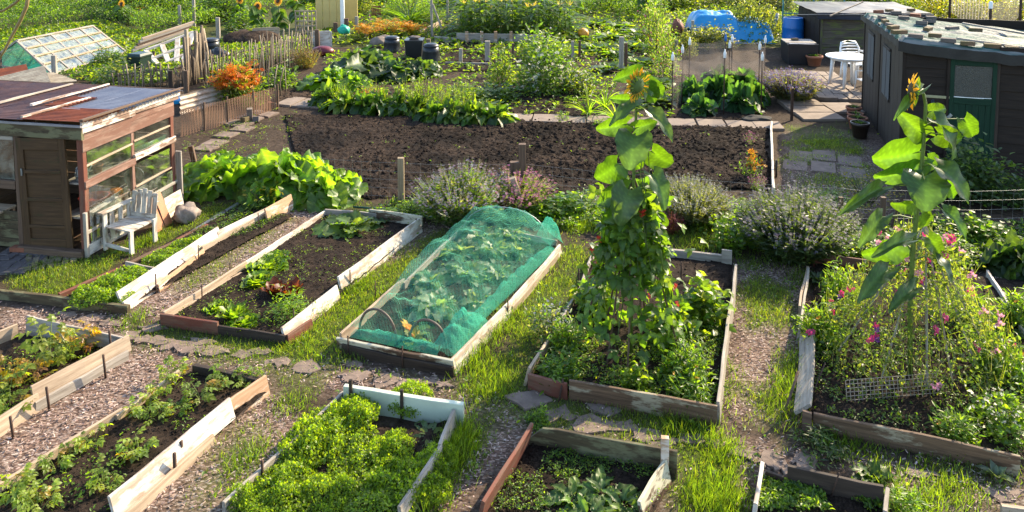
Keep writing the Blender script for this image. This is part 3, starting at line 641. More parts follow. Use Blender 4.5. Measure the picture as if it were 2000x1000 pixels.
board(B, (318,634), (430,650), .15, W_RED, lean=8); board(B, (428,652), (558,672), .10, W_DARK); board(B, (320,630), (480,528), .13, W_LIGHT); board(B, (470,534), (636,425), .12, W_WHITE); board(B, (330,628), (470,540), .06, W_LIGHT, z=.0)
board(B, (668,572), (826,452), .20, W_WHITE, lean=-14); board(B, (556,668), (664,582), .16, W_WHITE, lean=-16); board(B, (562,672), (610,640), .10, W_RED, lean=-8); board(B, (635,426), (735,434), .14, W_GREY); board(B, (722,432), (826,446), .19, W_CREAM)
for (x, y) in ((395,590),(450,545),(574,640),(684,560),(813,455)): peg(B, x, y, .22)
Cb = bed("raised bed under green netting on hoops", [(665,676),(888,722),(1092,482),(905,455)], 23)
board(Cb, (660,682), (888,728), .15, W_CREAM, z=.07, lean=16); board(Cb, (668,688), (886,734), .09, W_DARK); board(Cb, (664,678), (790,568), .16, W_LIGHT); board(Cb, (788,572), (905,455), .13, W_GREY)
board(Cb, (890,730), (1000,612), .15, W_WHITE, lean=-12); board(Cb, (990,618), (1098,494), .12, W_WHITE, lean=-12); board(Cb, (1000,612), (1090,505), .09, W_LIGHT, z=.0); board(Cb, (1000,468), (1088,486), .12, W_GREY)
for (x, y, h) in ((680,692,.2),(786,716,.22),(858,705,.16),(733,580,.2),(992,620,.22)): peg(Cb, x, y, h)
D = bed("raised bed carrying the runner bean wigwam", [(1038,752),(1402,822),(1432,516),(1160,500)], 24)
board(D, (1033,758), (1109,778), .17, W_RED, lean=6); board(D, (1112,780), (1400,832), .20, W_PEEL, lean=3); board(D, (1405,826), (1437,545), .20, W_GREY, lean=-3); board(D, (1022,752), (1056,700), .20, W_LIGHT, lean=14); board(D, (1060,700), (1125,590), .12, W_GREY); board(D, (1125,590), (1165,500), .12, W_GREY)
board(D, (1165,496), (1300,502), .12, W_GREY); board(D, (1296,505), (1428,520), .14, W_GREY, th=.05); board(D, (1409,520), (1429,522), .23, W_GREY, name="corner_post")
for (x, y, h, l) in ((1090,785,.2,(.05,.05)),(1040,765,.12,(.12,.05)),(1330,560,.32,(0,0)),(1156,530,.35,(0,0)),(1130,580,.4,(0,0))): peg(D, x, y, h, .01, l)
E = bed("raised bed filled by the sweet pea wigwam", [(1582,826),(1990,916),(2080,560),(1592,520)], 25)
board(E, (1552,820), (1566,660), .24, W_GREY, z=.06, lean=48); board(E, (1556,668), (1572,545), .16, W_GREY, lean=8); board(E, (1562,620), (1578,540), .14, W_LIGHT); board(E, (1588,838), (1990,926), .17, W_PEEL, lean=5); board(E, (1566,845), (1584,850), .21, W_BROWN, name="corner_post"); board(E, (1588,518), (1712,534), .17, W_RED); board(E, (1716,535), (1850,552), .12, W_RED); board(E, (1930,545), (1990,650), .12, W_WHITE); board(E, (1990,655), (2060,750), .12, W_GREY)
peg(E, 1527, 815, .35, .013, (.2, .15), W_BROWN); peg(E, 1575, 790, .34, .006, (.22, .12)); peg(E, 1573, 528, .3)
F = bed("raised bed of withering yellow plants at the left border", [(-120,870),(10,835),(240,690),(40,660)], 26, .06)
board(F, (66,797), (256,692), .21, W_LIGHT, z=.05, lean=-14); board(F, (70,806), (250,702), .1, W_GREY, z=.0); board(F, (-40,880), (80,800), .16, W_LIGHT, lean=-12); board(F, (50,655), (238,700), .21, W_GREY, lean=-8); board(F, (-30,682), (34,655), .14, W_LIGHT)
for (x, y, h) in ((219,700,.32),(207,738,.26),(97,800,.24),(27,855,.22)): peg(F, x, y, h, .012, (.0, -.03))
Gb = bed("raised bed with a double row of potato plants", [(-60,1010),(205,1030),(522,775),(372,735)], 27, .06)
board(Gb, (0,975), (240,822), .13, W_LIGHT); board(Gb, (228,835), (356,742), .12, W_LIGHT, z=.01); board(Gb, (380,735), (505,765), .13, W_DARK, th=.05); board(Gb, (452,822), (526,768), .18, W_ORANGE, lean=-14)
board(Gb, (225,1025), (458,823), .22, W_WHITE, lean=-18, z=.03); board(Gb, (235,1030), (420,865), .08, W_LIGHT, lean=-8)
for (x, y) in ((355,905),(342,930)): peg(Gb, x, y, .2, .016)
Hb = bed("raised bed overgrown with curly parsley", [(440,1030),(790,1040),(892,830),(610,850)], 28)
Hb2 = board(Hb, (672,795), (905,832), .21, surf("pale plastic plank", (.52,.56,.43), .5, .2, 3, bmp=.03), th=.05, label="smooth pale green plank"); board(Hb, (440,1012), (560,895), .13, W_GREY); board(Hb, (555,900), (670,790), .13, W_GREY); board(Hb, (868,905), (893,835), .17, W_GREY, lean=-8); board(Hb, (790,1030), (868,905), .16, W_GREY, lean=-10)
for (x, y, h) in ((686,800,.30),(785,818,.28)): board(Hb, (x-3,y), (x+3,y), h, W_DARK, name="post")
peg(Hb, 513, 945, .2, .012)
Ib = bed("raised bed of beet leaves behind a round ended mossy board", [(930,1030),(1265,1040),(1315,925),(1036,872)], 29)
board(Ib, (1030,872), (1322,932), .24, W_OLIVE, lean=4, round0=True); board(Ib, (930,1030), (1027,872), .24, W_RED, lean=12); board(Ib, (1262,1030), (1312,945), .19, W_CREAM, lean=-14); board(Ib, (1290,934), (1305,935), .36, W_ORANGE, th=.05, name="post", label="orange brown post")
Jb = bed("weedy raised bed with a dark back plank in the lower right", [(1465,1030),(1735,1040),(1722,985),(1490,945)], 30)
board(Jb, (1470,1030), (1484,945), .20, W_WHITE, lean=5); board(Jb, (1537,955), (1724,998), .20, W_DARK, lean=-3, th=.035); board(Jb, (1495,945), (1530,958), .12, W_DARK); board(Jb, (1726,1030), (1732,985), .14, W_GREY); peg(Jb, 1618, 975, .3, .006, (.03, -.1))
Kb = thing("plank", "pale plank lying in grass at the lower right edge", "plank", G(1955, 1000)); board(Kb, (1955,1000), (2040,1012), .06, W_LIGHT, th=.04)
# ------------------------------------------------------------------ helpers for buildings
def local(t):
    M = t.matrix_basis.inverted()
    return lambda p: M @ Vector(p)
def plank(parent, name, a, b, w, h, mat, up=(0, 0, 1), label=None, bevel=True):
    """timber from a to b in the parent's space; its own X runs along the grain"""
    a, b = Vector(a), Vector(b); d = b-a; L = d.length; x = d/L; u = Vector(up); z = (u-x*u.dot(x)).normalized(); y = z.cross(x)
    _bs[0] += 1; r = RNG(_bs[0]); mb = MB(); n = max(2, int(L/.25)); xs = np.linspace(0, L, n+1); e = r.normal(size=n+1)*.002; b_ = min(w, h)*.12
    prof = [(-w/2+b_, -h/2), (-w/2, -h/2+b_), (-w/2, h/2-b_), (-w/2+b_, h/2), (w/2-b_, h/2), (w/2, h/2-b_), (w/2, -h/2+b_), (w/2-b_, -h/2)]
    V = np.stack([np.stack([xs, xs*0+py_+e, xs*0+pz+e*(1 if pz > 0 else -.5)], -1) for py_, pz in prof], 1)
    m = 8; i = np.arange(n)[:, None]*m; j = np.arange(m)[None]; j2 = (j+1) % m
    mb.add(V.reshape(-1, 3), np.stack([i+j, i+j2, i+m+j2, i+m+j], -1).reshape(-1, 4)); mb.N += [list(range(m))[::-1], [n*m+q for q in range(m)]]
    o = ob(name, mb.mesh(name, mat, False), parent); M = Matrix((x, y, z)).transposed().to_4x4(); M.translation = a; o.matrix_local = M
    if label: o["label"] = label
    return o
def pane(parent, name, pts, mat, th=.004):
    p = np.array(pts, float); n = nrm(np.cross(p[1]-p[0], p[2]-p[0]))*th/2; mb = MB()
    mb.add(np.concatenate([p-n, p+n]), np.array([(3,2,1,0),(4,5,6,7),(0,1,5,4),(1,2,6,5),(2,3,7,6),(3,0,4,7)])); return mb.obj(name, mat, parent, False)
def corr(parent, name, o, eu, ev, U, Vv, mat, amp=.012, wl=.075, cols=None, sag=0, seed=0):
    """corrugated sheet: corners o, o+U*eu, o+V*ev; waves run along ev (ribs along eu)"""
    o, eu, ev = np.array(o, float), np.array(eu, float), np.array(ev, float); n = int(Vv/wl*8); nu = 6
    u, v = np.meshgrid(np.linspace(0, U, nu), np.linspace(0, Vv, n)); nn = nrm(np.cross(eu, ev)); nn = nn*np.sign(nn[2]+1e-6)
    w = amp*np.sin(v/wl*6.283)-sag*np.sin(np.pi*u/U)+(vnoise(u+seed, v, .5, seed, 2)-.5)*.02
    P = o+u[..., None]*eu+v[..., None]*ev+w[..., None]*nn
    mb = MB().sheet(P[..., 0], P[..., 1], P[..., 2]); return mb.obj(name, mat, parent)
GLASS = glassmat("window glass"); GLASSD = glassmat("dirty glass", (.8, .85, .8), .7, (.42, .44, .36), .3)
RUST = surf("rusty red sheet", (.32, .085, .03), .6, .5, 3, .0, .3, 12, c2=(.15, .045, .025), spec=.2); RUST2 = surf("brown red sheet", (.18, .08, .05), .45, .4, 4, 0, .2, c2=(.09, .05, .045), spec=.3)
CLEAR = surf("grey corrugated plastic", (.27, .26, .27), .35, .3, 3, 0, .1, c2=(.18, .17, .19), spec=.8); ASB = surf("lichened cement sheet", (.42, .36, .26), .9, .4, 5, bmp=.4, c2=(.22, .17, .12))
SB = wood("shed boards pinkish brown", (.10, .055, .04), (.30, .18, .135), (.17, .085, .06), .5); SD = wood("shed door wood", (.035, .018, .008), (.09, .05, .022), (.05, .036, .014), .6)
SW = wood("shed fascia flaking", (.13, .08, .055), (.30, .2, .15), (.62, .54, .47), .5); FELT = surf("dark felt", (.034, .030, .025), .8, .4, 5, bmp=.4)
GREENP = surf("green plastic", (.02, .10, .05), .4, .25, 4, bmp=.05); REDP = surf("red plastic", (.5, .04, .02), .4, .2, 4, bmp=.05); ORGP = surf("orange cloth", (.55, .16, .02), .8, .3, 5); TERRA = surf("terracotta", (.33, .13, .07), .85, .3, 8, bmp=.2)
WHITEP = surf("white plastic", (.78, .77, .74), .4, .08, 3, bmp=0); BLUEP = surf("blue plastic", (.01, .13, .42), .35, .25, 4, bmp=.03); PLY = wood("plywood lining", (.12, .07, .04), (.24, .15, .09))
# ------------------------------------------------------------------ glazed shed on the left
c = G(170, 500); sd = G(345, 396)-c; ang = -math.atan2(sd.x, sd.y); SL = sd.length
S = thing("potting_shed", "weathered brown potting shed with glazed side and rusty corrugated roof", "shed", c, ang)
P_ = lambda *a: plank(S, *a)
P_("post", (-.035, .035, 0), (-.035, .035, 1.72), .09, .09, W_RED, (0, 1, 0)); P_("post", (-.03, .98, .5), (-.03, .98, 1.5), .05, .07, SB, (0, 1, 0)); P_("post", (-.03, SL-.05, 0), (-.03, SL-.05, 1.75), .08, .09, W_RED, (0, 1, 0))
P_("post", (-1.02, .02, 0), (-1.02, .02, 1.62), .09, .09, W_BROWN, (0, 1, 0)); P_("post", (.03, -.03, 0), (.03, -.03, .62), .05, .05, W_GREY, (0, 1, 0)); P_("post", (.05, SL+.03, 0), (.05, SL+.03, .85), .10, .04, W_GREY, (0, 1, 0))
for i, (z, h, m, w) in enumerate(((1.52, .16, SB, .03), (1.665, .13, SB, .035))): P_("board", (.0, 0, z), (.0, SL, z), w, h, m)
P_("fascia", (.035, -.03, 1.755), (.035, 1.0, 1.735), .03, .09, SW); P_("fascia", (.05, -.05, 1.835), (.05, SL+.1, 1.80), .03, .10, SW); P_("fascia", (.035, 1.0, 1.755), (.035, SL+.08, 1.725), .03, .07, SW)
P_("rail", (.012, 0, .985), (.012, .98, 1.0), .05, .10, SB); P_("rail", (.012, .98, 1.05), (.012, SL, 1.06), .05, .09, SW); P_("rail", (.01, 0, .33), (.01, SL, .36), .05, .05, W_GREY)
P_("sash_bar", (.0, .06, 1.235), (.0, .96, 1.27), .02, .028, W_LIGHT); P_("sash_bar", (.0, 1.0, 1.295), (.0, SL-.1, 1.30), .02, .025, W_LIGHT); P_("sash_bar", (0, 1.0, .60), (0, SL-.1, .62), .02, .025, W_LIGHT)
P_("skirting_board", (.02, 0, .08), (.02, .75, .07), .03, .15, W_WHITE); P_("skirting_board", (.02, .75, .07), (.02, SL, .07), .03, .15, W_WHITE)
w_ = [(.09, .94), (1.02, SL-.1)]
for (y0, y1) in w_:
    for (z0, z1) in ((1.04, 1.45), (.60, .94)):
        pane(S, "window_pane", [(-.01, y0, z0), (-.01, y1, z0), (-.01, y1, z1), (-.01, y0, z1)], GLASS)
pane(S, "glass_panel", [(.028, .05, .10), (.028, .80, .10), (.028, .80, .70), (.028, .05, .62)], GLASSD); pane(S, "glass_panel", [(.016, .85, .14), (.016, SL-.1, .14), (.016, SL-.1, .58), (.016, .85, .58)], GLASSD)
# front: beam, door, threshold, second bay
P_("beam", (-3.6, -.03, 1.72), (.05, -.03, 1.725), .05, .20, W_OLIVE); P_("gutter_board", (-3.6, -.065, 1.815), (.06, -.065, 1.82), .03, .035, CLEAR)
P_("threshold", (-1.0, -.06, .05), (.0, -.06, .05), .10, .10, W_BROWN); P_("rail", (-3.6, .0, .92), (-1.07, .0, .92), .05, .12, W_BROWN); P_("rail", (-3.6, 0, 1.58), (-1.07, 0, 1.58), .04, .06, W_GREY)
for k in range(4): P_("board", (-3.6, .02, .08+k*.13), (-1.07, .02, .08+k*.13), .02, .125, W_OLIVE)
pane(S, "window_pane", [(-3.5, .01, .99), (-1.1, .01, .99), (-1.1, .01, 1.55), (-3.5, .01, 1.55)], GLASSD)
dr = ob("door", None, S, (-.95, -.02, .06)); dr.rotation_euler = (0, math.radians(-2.2), math.radians(2))
dm = MB().box(.02, .72, .0, .02, .02, 1.5); ob("door_panel", dm.mesh("door_panel", SD, False), dr)
for a, b, w in (((.05, -.008, 0), (.05, -.008, 1.54), .11), ((.70, -.008, 0), (.70, -.008, 1.54), .10)): plank(dr, "stile", a, b, .03, w, SD, (1, 0, 0))
for z, h in ((.06, .13), (.30, .04), (.68, .05), (1.07, .05), (1.46, .17)): plank(dr, "rail", (.10, -.008, z), (.65, -.008, z), .035, h, SD)
plank(dr, "handle", (.075, -.04, 1.02), (.075, -.04, 1.12), .02, .02, METAL, (0, 1, 0))
# back and inner walls
for k in range(9):
    P_("wall_board", (-3.6, SL-.02, .1+k*.19), (-.08, SL-.02, .1+k*.19), .025, .18, PLY)
for k in range(9): P_("wall_board", (-2.55, .06, .1+k*.19), (-2.55, SL-.05, .1+k*.19), .02, .18, PLY)
P_("floor_board", (-1.25, .06, .02), (-1.25, SL-.05, .02), 2.3, .03, W_BROWN)
for z, x in ((.98, -.2), (.50, -.25)):
    P_("shelf", (x, .05, z), (x, SL-.1, z+.02), .32, .025, W_GREY)
# roof: corrugated sheets and battens
zf, zb = 1.87, 1.83
def rf(name, x0, x1, y0, y1, m, dz=0, sd=1): corr(S, name, (x0, y0, zf+(zb-zf)*y0/SL+dz), (1, 0, .0), nrm(np.array([0, SL, zb-zf])), x1-x0, y1-y0, m, .012, .075, seed=sd)
rf("roof_sheet", -.85, .12, -.10, .62, RUST, .012, 1); rf("roof_sheet", -.55, .12, .60, SL+.1, CLEAR, .004, 2); rf("roof_sheet", -1.25, -.5, .55, SL+.15, CLEAR, .0, 3); rf("roof_sheet", -1.7, -.8, -.12, .95, RUST2, .006, 4); rf("roof_sheet", -1.95, -1.2, .9, SL+.15, RUST2, .012, 5); rf("roof_sheet", -2.9, -1.65, -.12, SL+.15, RUST2, .0, 6); rf("roof_sheet", -1.15, -.75, .62, 1.2, RUST, .022, 7); rf("roof_sheet", -4.0, -2.85, -.12, SL+.1, RUST2, .008, 8)
for x, y0, y1, m in ((.1, -.1, SL+.1, W_BROWN), (-.85, -.08, 1.15, SW), (-1.25, .5, SL+.1, SW), (-1.85, .1, SL, W_GREY)): plank(S, "batten", (x, y0, zf+.04), (x, y1, zb+.045), .05, .025, m)
P_("roof_board", (-3.8, SL+.12, 1.80), (.05, SL+.12, 1.80), .03, .09, W_BROWN)
# what stands in it
def inshed(y, x, z): return S.matrix_basis @ Vector((x, y, z))
def pot(name, label, p, r, h, mat, cat="pot", soil=True, group=None, k=20, rim=.012):
    t = thing(name, label, cat, p, 0, group); mb = MB().lathe([(r*.68, 0), (r*.72, .005), (r*.93, h*.8), (r*.95, h*.8), (r*1.04, h*.81), (r*1.04, h), (r*.92, h), (r*.88, h*.86), (r*.62, .02), (.001, .02)], k); mb.obj("pot_body", mat, t)
    if soil: MB().lathe([(r*.89, h*.86), (r*.5, h*.9), (.001, h*.9)], k).obj("soil", SOIL, t)
    return t
t = thing("planter_trough", "green plastic trough on the shelf behind the upper right pane", "planter", inshed(1.45, -.14, 1.005), ang); mb = MB()
for (y, x, z) in ((0, 0, 0),): pass
mb.add([(-.07,-.32,0),(.07,-.32,0),(.07,.32,0),(-.07,.32,0),(-.1,-.36,.16),(.1,-.36,.16),(.1,.36,.16),(-.1,.36,.16),(-.08,-.34,.16),(.08,-.34,.16),(.08,.34,.16),(-.08,.34,.16),(-.06,-.31,.04),(.06,-.31,.04),(.06,.31,.04),(-.06,.31,.04)],
    [(0,3,2,1)]+[(i,(i+1)%4,(i+1)%4+4,i+4) for i in range(4)]+[(i+4,(i+1)%4+4,(i+1)%4+8,i+8) for i in range(4)]+[(i+8,(i+1)%4+8,(i+1)%4+12,i+12) for i in range(4)]+[(12,13,14,15)]); mb.obj("trough_body", GREENP, t); pane(t, "soil", [(-.08,-.33,.12),(.08,-.33,.12),(.08,.33,.12),(-.08,.33,.12)], SOIL)
pot("flower_pot", "terracotta pot on the shelf behind the upper left pane", inshed(.45, -.16, 1.0), .07, .12, TERRA); pot("flower_pot", "terracotta pot on the lower shelf behind the right pane", inshed(1.72, -.2, .535), .075, .14, TERRA)
t = thing("watering_can", "grey galvanised watering can at the front end of the shelf", "watering can", inshed(.15, -.15, 1.0), ang); MB().lathe([(.075, 0), (.08, .01), (.075, .15), (.06, .18), (.03, .185)], 20).obj("can_body", METAL, t); MB().tube([(0, .07, .04), (0, .15, .12), (0, .2, .19)], [.018, .012, .01], 8).obj("spout", METAL, t); MB().tube([(0, -.075, .05), (0, -.13, .1), (0, -.1, .2), (0, 0, .24), (0, .05, .18)], .007, 6).obj("handle", METAL, t)
t = thing("bowl", "bright red plastic bowl behind the lower left pane", "bowl", inshed(.42, -.22, .535), 0); MB().lathe([(.08, 0), (.13, .03), (.19, .13), (.2, .13), (.19, .12), (.13, .05), (.001, .04)], 24).obj("bowl_body", REDP, t)
def lumpy(name, label, cat, p, r, mat, sc_=(1, 1, 1), seed=1, amp=.25, rz=0):
    u, v = np.meshgrid(np.linspace(0, 2*np.pi, 25), np.linspace(.02, np.pi-.02, 14)); d = np.stack([np.cos(u)*np.sin(v), np.sin(u)*np.sin(v), np.cos(v)], -1)
    k = 1+amp*((vnoise(d[..., 0]*2+5+d[..., 2], d[..., 1]*2+5, 1.0, seed, 3)-.5)*2); k[:, -1] = k[:, 0]; q = d*k[..., None]*r*np.array(sc_)
    o = MB().sheet(q[..., 0], q[..., 1], q[..., 2]).obj(name, mat, None, True, p, rz); return tag(o, label, cat)
lumpy("garden_gloves", "crumpled orange cloth bundle beside the red bowl", "cloth", inshed(.72, -.14, .60), .11, ORGP, (1, 1.2, .6), 4, .5)
t = thing("bucket", "dark green bucket tipped over on the lower shelf", "bucket", inshed(1.25, -.2, .66), ang); t.rotation_euler = (math.radians(75), 0, ang+.5); MB().lathe([(.10, -.12), (.13, .13), (.14, .13), (.135, .11), (.1, -.1), (.001, -.1)], 24).obj("bucket_body", GREENP, t); MB().tube([(.14*math.cos(a), .14*math.sin(a), .13) for a in np.linspace(0, 3.14, 9)], .006, 5).obj("handle", METAL, t)
lumpy("plastic_sheet", "crumpled pale plastic bag against the pane above the white chair", "bag", inshed(.55, -.1, .44), .15, surf("pale film", (.62, .6, .48), .4, .2, 5), (.6, 1.5, .7), 8, .5, ang)
# red brick by the door, junk inside left bay
def brick(name, label, p, rz, mat=None, s=(.215, .105, .065), rx=0, group=None):
    mb = MB(); a, b, h = s[0]/2, s[1]/2, s[2]; e = .006
    mb.add([(x*(a-(e if z in (0, 3) else 0)), y*(b-(e if z in (0, 3) else 0)), (0, e, h-e, h)[z]) for z in range(4) for (x, y) in ((-1,-1),(1,-1),(1,1),(-1,1))], [(3,2,1,0),(12,13,14,15)]+[(4*k+i, 4*k+(i+1)%4, 4*k+4+(i+1)%4, 4*k+4+i) for k in range(3) for i in range(4)])
    o = mb.obj(name, mat or BRICK, None, False, p, rz); o.rotation_euler.x = rx; return tag(o, label, "brick" if not mat or mat is BRICK else "block", group)
brick("brick", "single red brick lying in front of the shed door", G(38, 490, .015), ang+.1)
t = thing("stool", "orange brown wooden stool half hidden at the left border", "stool", G(-2, 478), ang); MB().box(-.2, .16, -.2, .16, .5, .53).obj("seat", W_LIGHT, t, False)
for x in (-.17, .13):
    for y in (-.17, .13): plank(t, "leg", (x, y, 0), (x, y, .5), .04, .04, W_ORANGE, (0, 1, 0))
# white slatted chair: faces the lens, back away along the shed wall
c = G(255, 480); t = thing("garden_chair", "flaking white slatted wooden armchair beside the glazed shed wall", "chair", c, ang-.12, None, (.84,)*3); q = lambda n, a, b, w, h, up=(0,0,1): plank(t, n, a, b, w, h, W_CHAIR, up)
for i in range(5): q("back_slat", (-.22+i*.11, .28, .30), (-.22+i*.11, .36, .86-.03*abs(i-2)), .095, .018, (0, 1, 0))
q("back_rail", (-.27, .30, .42), (.27, .30, .42), .03, .07); q("back_rail", (-.26, .355, .76), (.26, .355, .76), .03, .05)
for i in range(4): q("seat_slat", (-.27, -.18+i*.135, .38), (.27, -.18+i*.135, .37), .125, .02)
for x in (-.27, .27):
    for y in (-.24, .26): q("leg", (x, y, 0), (x, y, .62 if x < 0 else .40), .035, .08, (0, 1, 0))
q("armrest", (-.28, -.32, .635), (-.28, .36, .645), .12, .03)
for y in (-.08, .1): q("side_slat", (-.29, y, .12), (-.29, y, .62), .02, .09, (0, 1, 0))
q("side_rail", (-.31, -.28, .14), (-.31, .3, .14), .02, .09); q("stretcher", (-.27, -.25, .1), (.27, -.25, .05), .03, .06)
# things leaning on the shed
t = thing("cabinet_door", "orange brown cabinet door leaning against the shed", "door", G(322, 445), ang); t.rotation_euler = (0, math.radians(-22), ang)
plank(t, "door_panel", (0, -.17, .26), (0, .17, .26), .025, .52, surf("varnished door", (.42, .16, .07), .5, .25, 6, scale=(1, 6, 1))); plank(t, "divider", (.016, 0, .02), (.016, 0, .5), .012, .006, W_DARK, (0, 1, 0)); MB().tube([(.015, -.06, .4), (.045, -.04, .4), (.045, .04, .4), (.015, .06, .4)], .007, 6).obj("handle", METAL, t)
t = thing("board_offcut", "white painted board offcut standing behind the leaning cabinet door", "board", G(345, 418), ang); t.rotation_euler = (0, math.radians(-12), ang); plank(t, "board", (0, -.2, .16), (0, .2, .16), .02, .32, W_WHITE)
lumpy("boulder", "rounded grey brown boulder at the shed corner", "rock", G(362, 418, .11), .17, surf("boulder stone", (.3, .24, .2), .9, .6, 9, bmp=.9, bscale=14), (1.15, .9, .8), 12, .5, .4)
# neighbouring low roofs at the left border
t = thing("lean_to", "low lean-to with pale cement roof sheets behind the potting shed", "shed", G(20, 330)); L = local(t)
def roofquad(t, name, px, depth, m, wl=.09, amp=.016):
    a, b, d = [L(at(*p, q)) for p, q in zip(px, depth)]; eu, ev = np.array(b-a), np.array(d-a)
    return corr(t, name, a, nrm(eu), nrm(ev), np.linalg.norm(eu), np.linalg.norm(ev), m, amp, wl)
roofquad(t, "roof_sheet", ((-40,214),(105,176),(-40,160)), (12.0,12.5,13.9), ASB, .14, .022); roofquad(t, "roof_sheet", ((60,166),(150,158),(20,150)), (13.4,13.7,14.4), ASB, .14, .022); roofquad(t, "roof_sheet", ((-30,160),(58,145),(-30,140)), (14.2,14.4,15.4), RUST, .09)
for p, q, d0 in (((-40,214),(105,178),12.05),((0,165),(60,150),14.1)): plank(t, "roof_edge", L(at(*p, d0)), L(at(*q, d0+.4)), .04, .08, W_DARK)
for k in range(8): plank(t, "wall_board", L(Vector((-9.6, 12.25, .1+k*.19))), L(Vector((-7.3, 12.5, .1+k*.19))), .02, .18, W_BROWN)
# ------------------------------------------------------------------ dark shed on the right
c = G(1758, 325); bk = G(1685, 208); sd = bk-c; ang2 = -math.atan2(sd.x, sd.y); SL2 = sd.length
R = thing("garden_shed", "black boarded garden shed with a dark green door and brick weighted roof", "shed", c, ang2, None, (1, 1, 1.1)); Q_ = lambda *a: plank(R, *a)
BK = wood("black stained board", (.009, .0055, .004), (.028, .018, .012)); BKG = wood("greyed black board", (.016, .012, .010), (.05, .039, .031)); DG = wood("dark green paint", (.003, .018, .009), (.008, .036, .018))
FW = 3.6; nb = 15
for k in range(nb):
    z = .07+k*.142
    plank(R, "wall_board", (.0, -.012+.008*(k % 2), z), (.70, -.012+.008*(k % 2), z), .026, .148, BK, (0, .09, 1)); plank(R, "wall_board", (1.50, -.012+.008*(k % 2), z-.02), (FW, -.012+.008*(k % 2), z-.05), .026, .148, BK, (0, .09, 1))
for i in range(12):          # upright boards of the left wall, two window openings between
    y = .05+i*(SL2-.1)/11.5; w = (SL2-.1)/11.5
    if 3 <= i <= 4 or 8 <= i <= 9:
        Q_("wall_board", (0, y+w/2, 0), (0, y+w/2, .85), w*.97, .024, BKG, (1, 0, 0)); Q_("wall_board", (0, y+w/2, 1.78), (0, y+w/2, 2.1), w*.97, .024, BKG, (1, 0, 0))
    else: Q_("wall_board", (0, y+w/2, 0), (0, y+w/2, 2.1), w*.97, .024 if i != 6 else .06, BKG if i != 6 else BK, (1, 0, 0))
for y0 in (3, 8):
    a = .05+y0*(SL2-.1)/11.5; b = a+2*(SL2-.1)/11.5
    fr = Q_("window_frame", (-.02, a, .85), (-.02, b, .85), .05, .05, BKG); Q_("window_frame", (-.02, a, 1.78), (-.02, b, 1.78), .05, .05, BKG); Q_("window_frame", (-.02, (a+b)/2, .85), (-.02, (a+b)/2, 1.78), .03, .03, BKG, (1, 0, 0))
    pane(R, "window_pane", [(.01, a, .87), (.01, b, .87), (.01, b, 1.77), (.01, a, 1.77)], glassmat("dusty dark glass", (.4, .42, .42), .7, (.2, .2, .2), .2))
    pane(R, "wire_mesh", [(-.03, a, .87), (-.03, b, .87), (-.03, b, 1.77), (-.03, a, 1.77)], netmat("wire mesh", (.2, .2, .2), .5, .03))
Q_("corner_post", (-.015, -.015, 0), (-.015, -.015, 2.12), .05, .05, BK, (0, 1, 0))
for (x, y) in ((FW, 0), (FW, SL2), (0, SL2)): Q_("post", (x, y, 0), (x, y, 2.0), .07, .07, BK, (0, 1, 0))
for k in range(6): Q_("wall_board", (0, SL2, .17+k*.34), (FW, SL2, .17+k*.34), .03, .34, BK); Q_("wall_board", (FW, 0, .17+k*.34), (FW, SL2, .17+k*.34), .03, .34, BK)
d = ob("door", None, R, (.735, -.03, .06), 0, (.82, 1, .98)); Qd = lambda n, a, b, w, h, up=(0, 0, 1), m=DG: plank(d, n, a, b, w, h, m, up)
for i in range(6): Qd("door_board", (.14+i*.125, 0, .0), (.14+i*.125, 0, 1.12), .122, .025, (0, 1, 0))
Qd("stile", (.045, -.006, 0), (.045, -.006, 1.92), .09, .04, (0, 1, 0)); Qd("stile", (.855, -.006, 0), (.855, -.006, 1.92), .09, .04, (0, 1, 0)); Qd("rail", (.09, -.006, 1.17), (.81, -.006, 1.17), .04, .12); Qd("rail", (.09, -.006, 1.84), (.81, -.006, 1.84), .04, .17)
FROST = surf("ribbed glass", (.055, .055, .045), .2, .5, 60, 0, .7, 110, spec=.6, c2=(.02, .02, .018)); pane(d, "door_window", [(.09, 0, 1.23), (.81, 0, 1.23), (.81, 0, 1.76), (.09, 0, 1.76)], FROST, .008)
Qd("window_bead", (.09, -.025, 1.225), (.81, -.025, 1.225), .008, .012, (0, 0, 1), WHITEP)
Q_("door_frame", (.71, -.03, 0), (.71, -.03, 2.02), .05, .06, BK, (0, 1, 0)); Q_("door_frame", (1.49, -.03, 0), (1.49, -.03, 2.0), .05, .06, W_DARK, (0, 1, 0)); Q_("door_frame", (.70, -.035, 2.03), (1.51, -.035, 2.0), .05, .06, BK)
Q_("hasp", (.33, -.045, 1.24), (.76, -.05, 1.24), .012, .045, surf("brass strip", (.35, .33, .2), .5, .2, 8, .5)); pl = MB().box(.45, .50, -.075, -.05, 1.08, 1.14); pl.tube([(.46, -.062, 1.14), (.46, -.062, 1.18), (.475, -.062, 1.2), (.49, -.062, 1.18), (.49, -.062, 1.14)], .005, 5); pl.obj("padlock", surf("blue padlock", (.05, .09, .16), .4, .2, 5, .3), R, False)
Q_("latch", (.72, -.075, .9), (.78, -.075, .97), .03, .05, METAL)
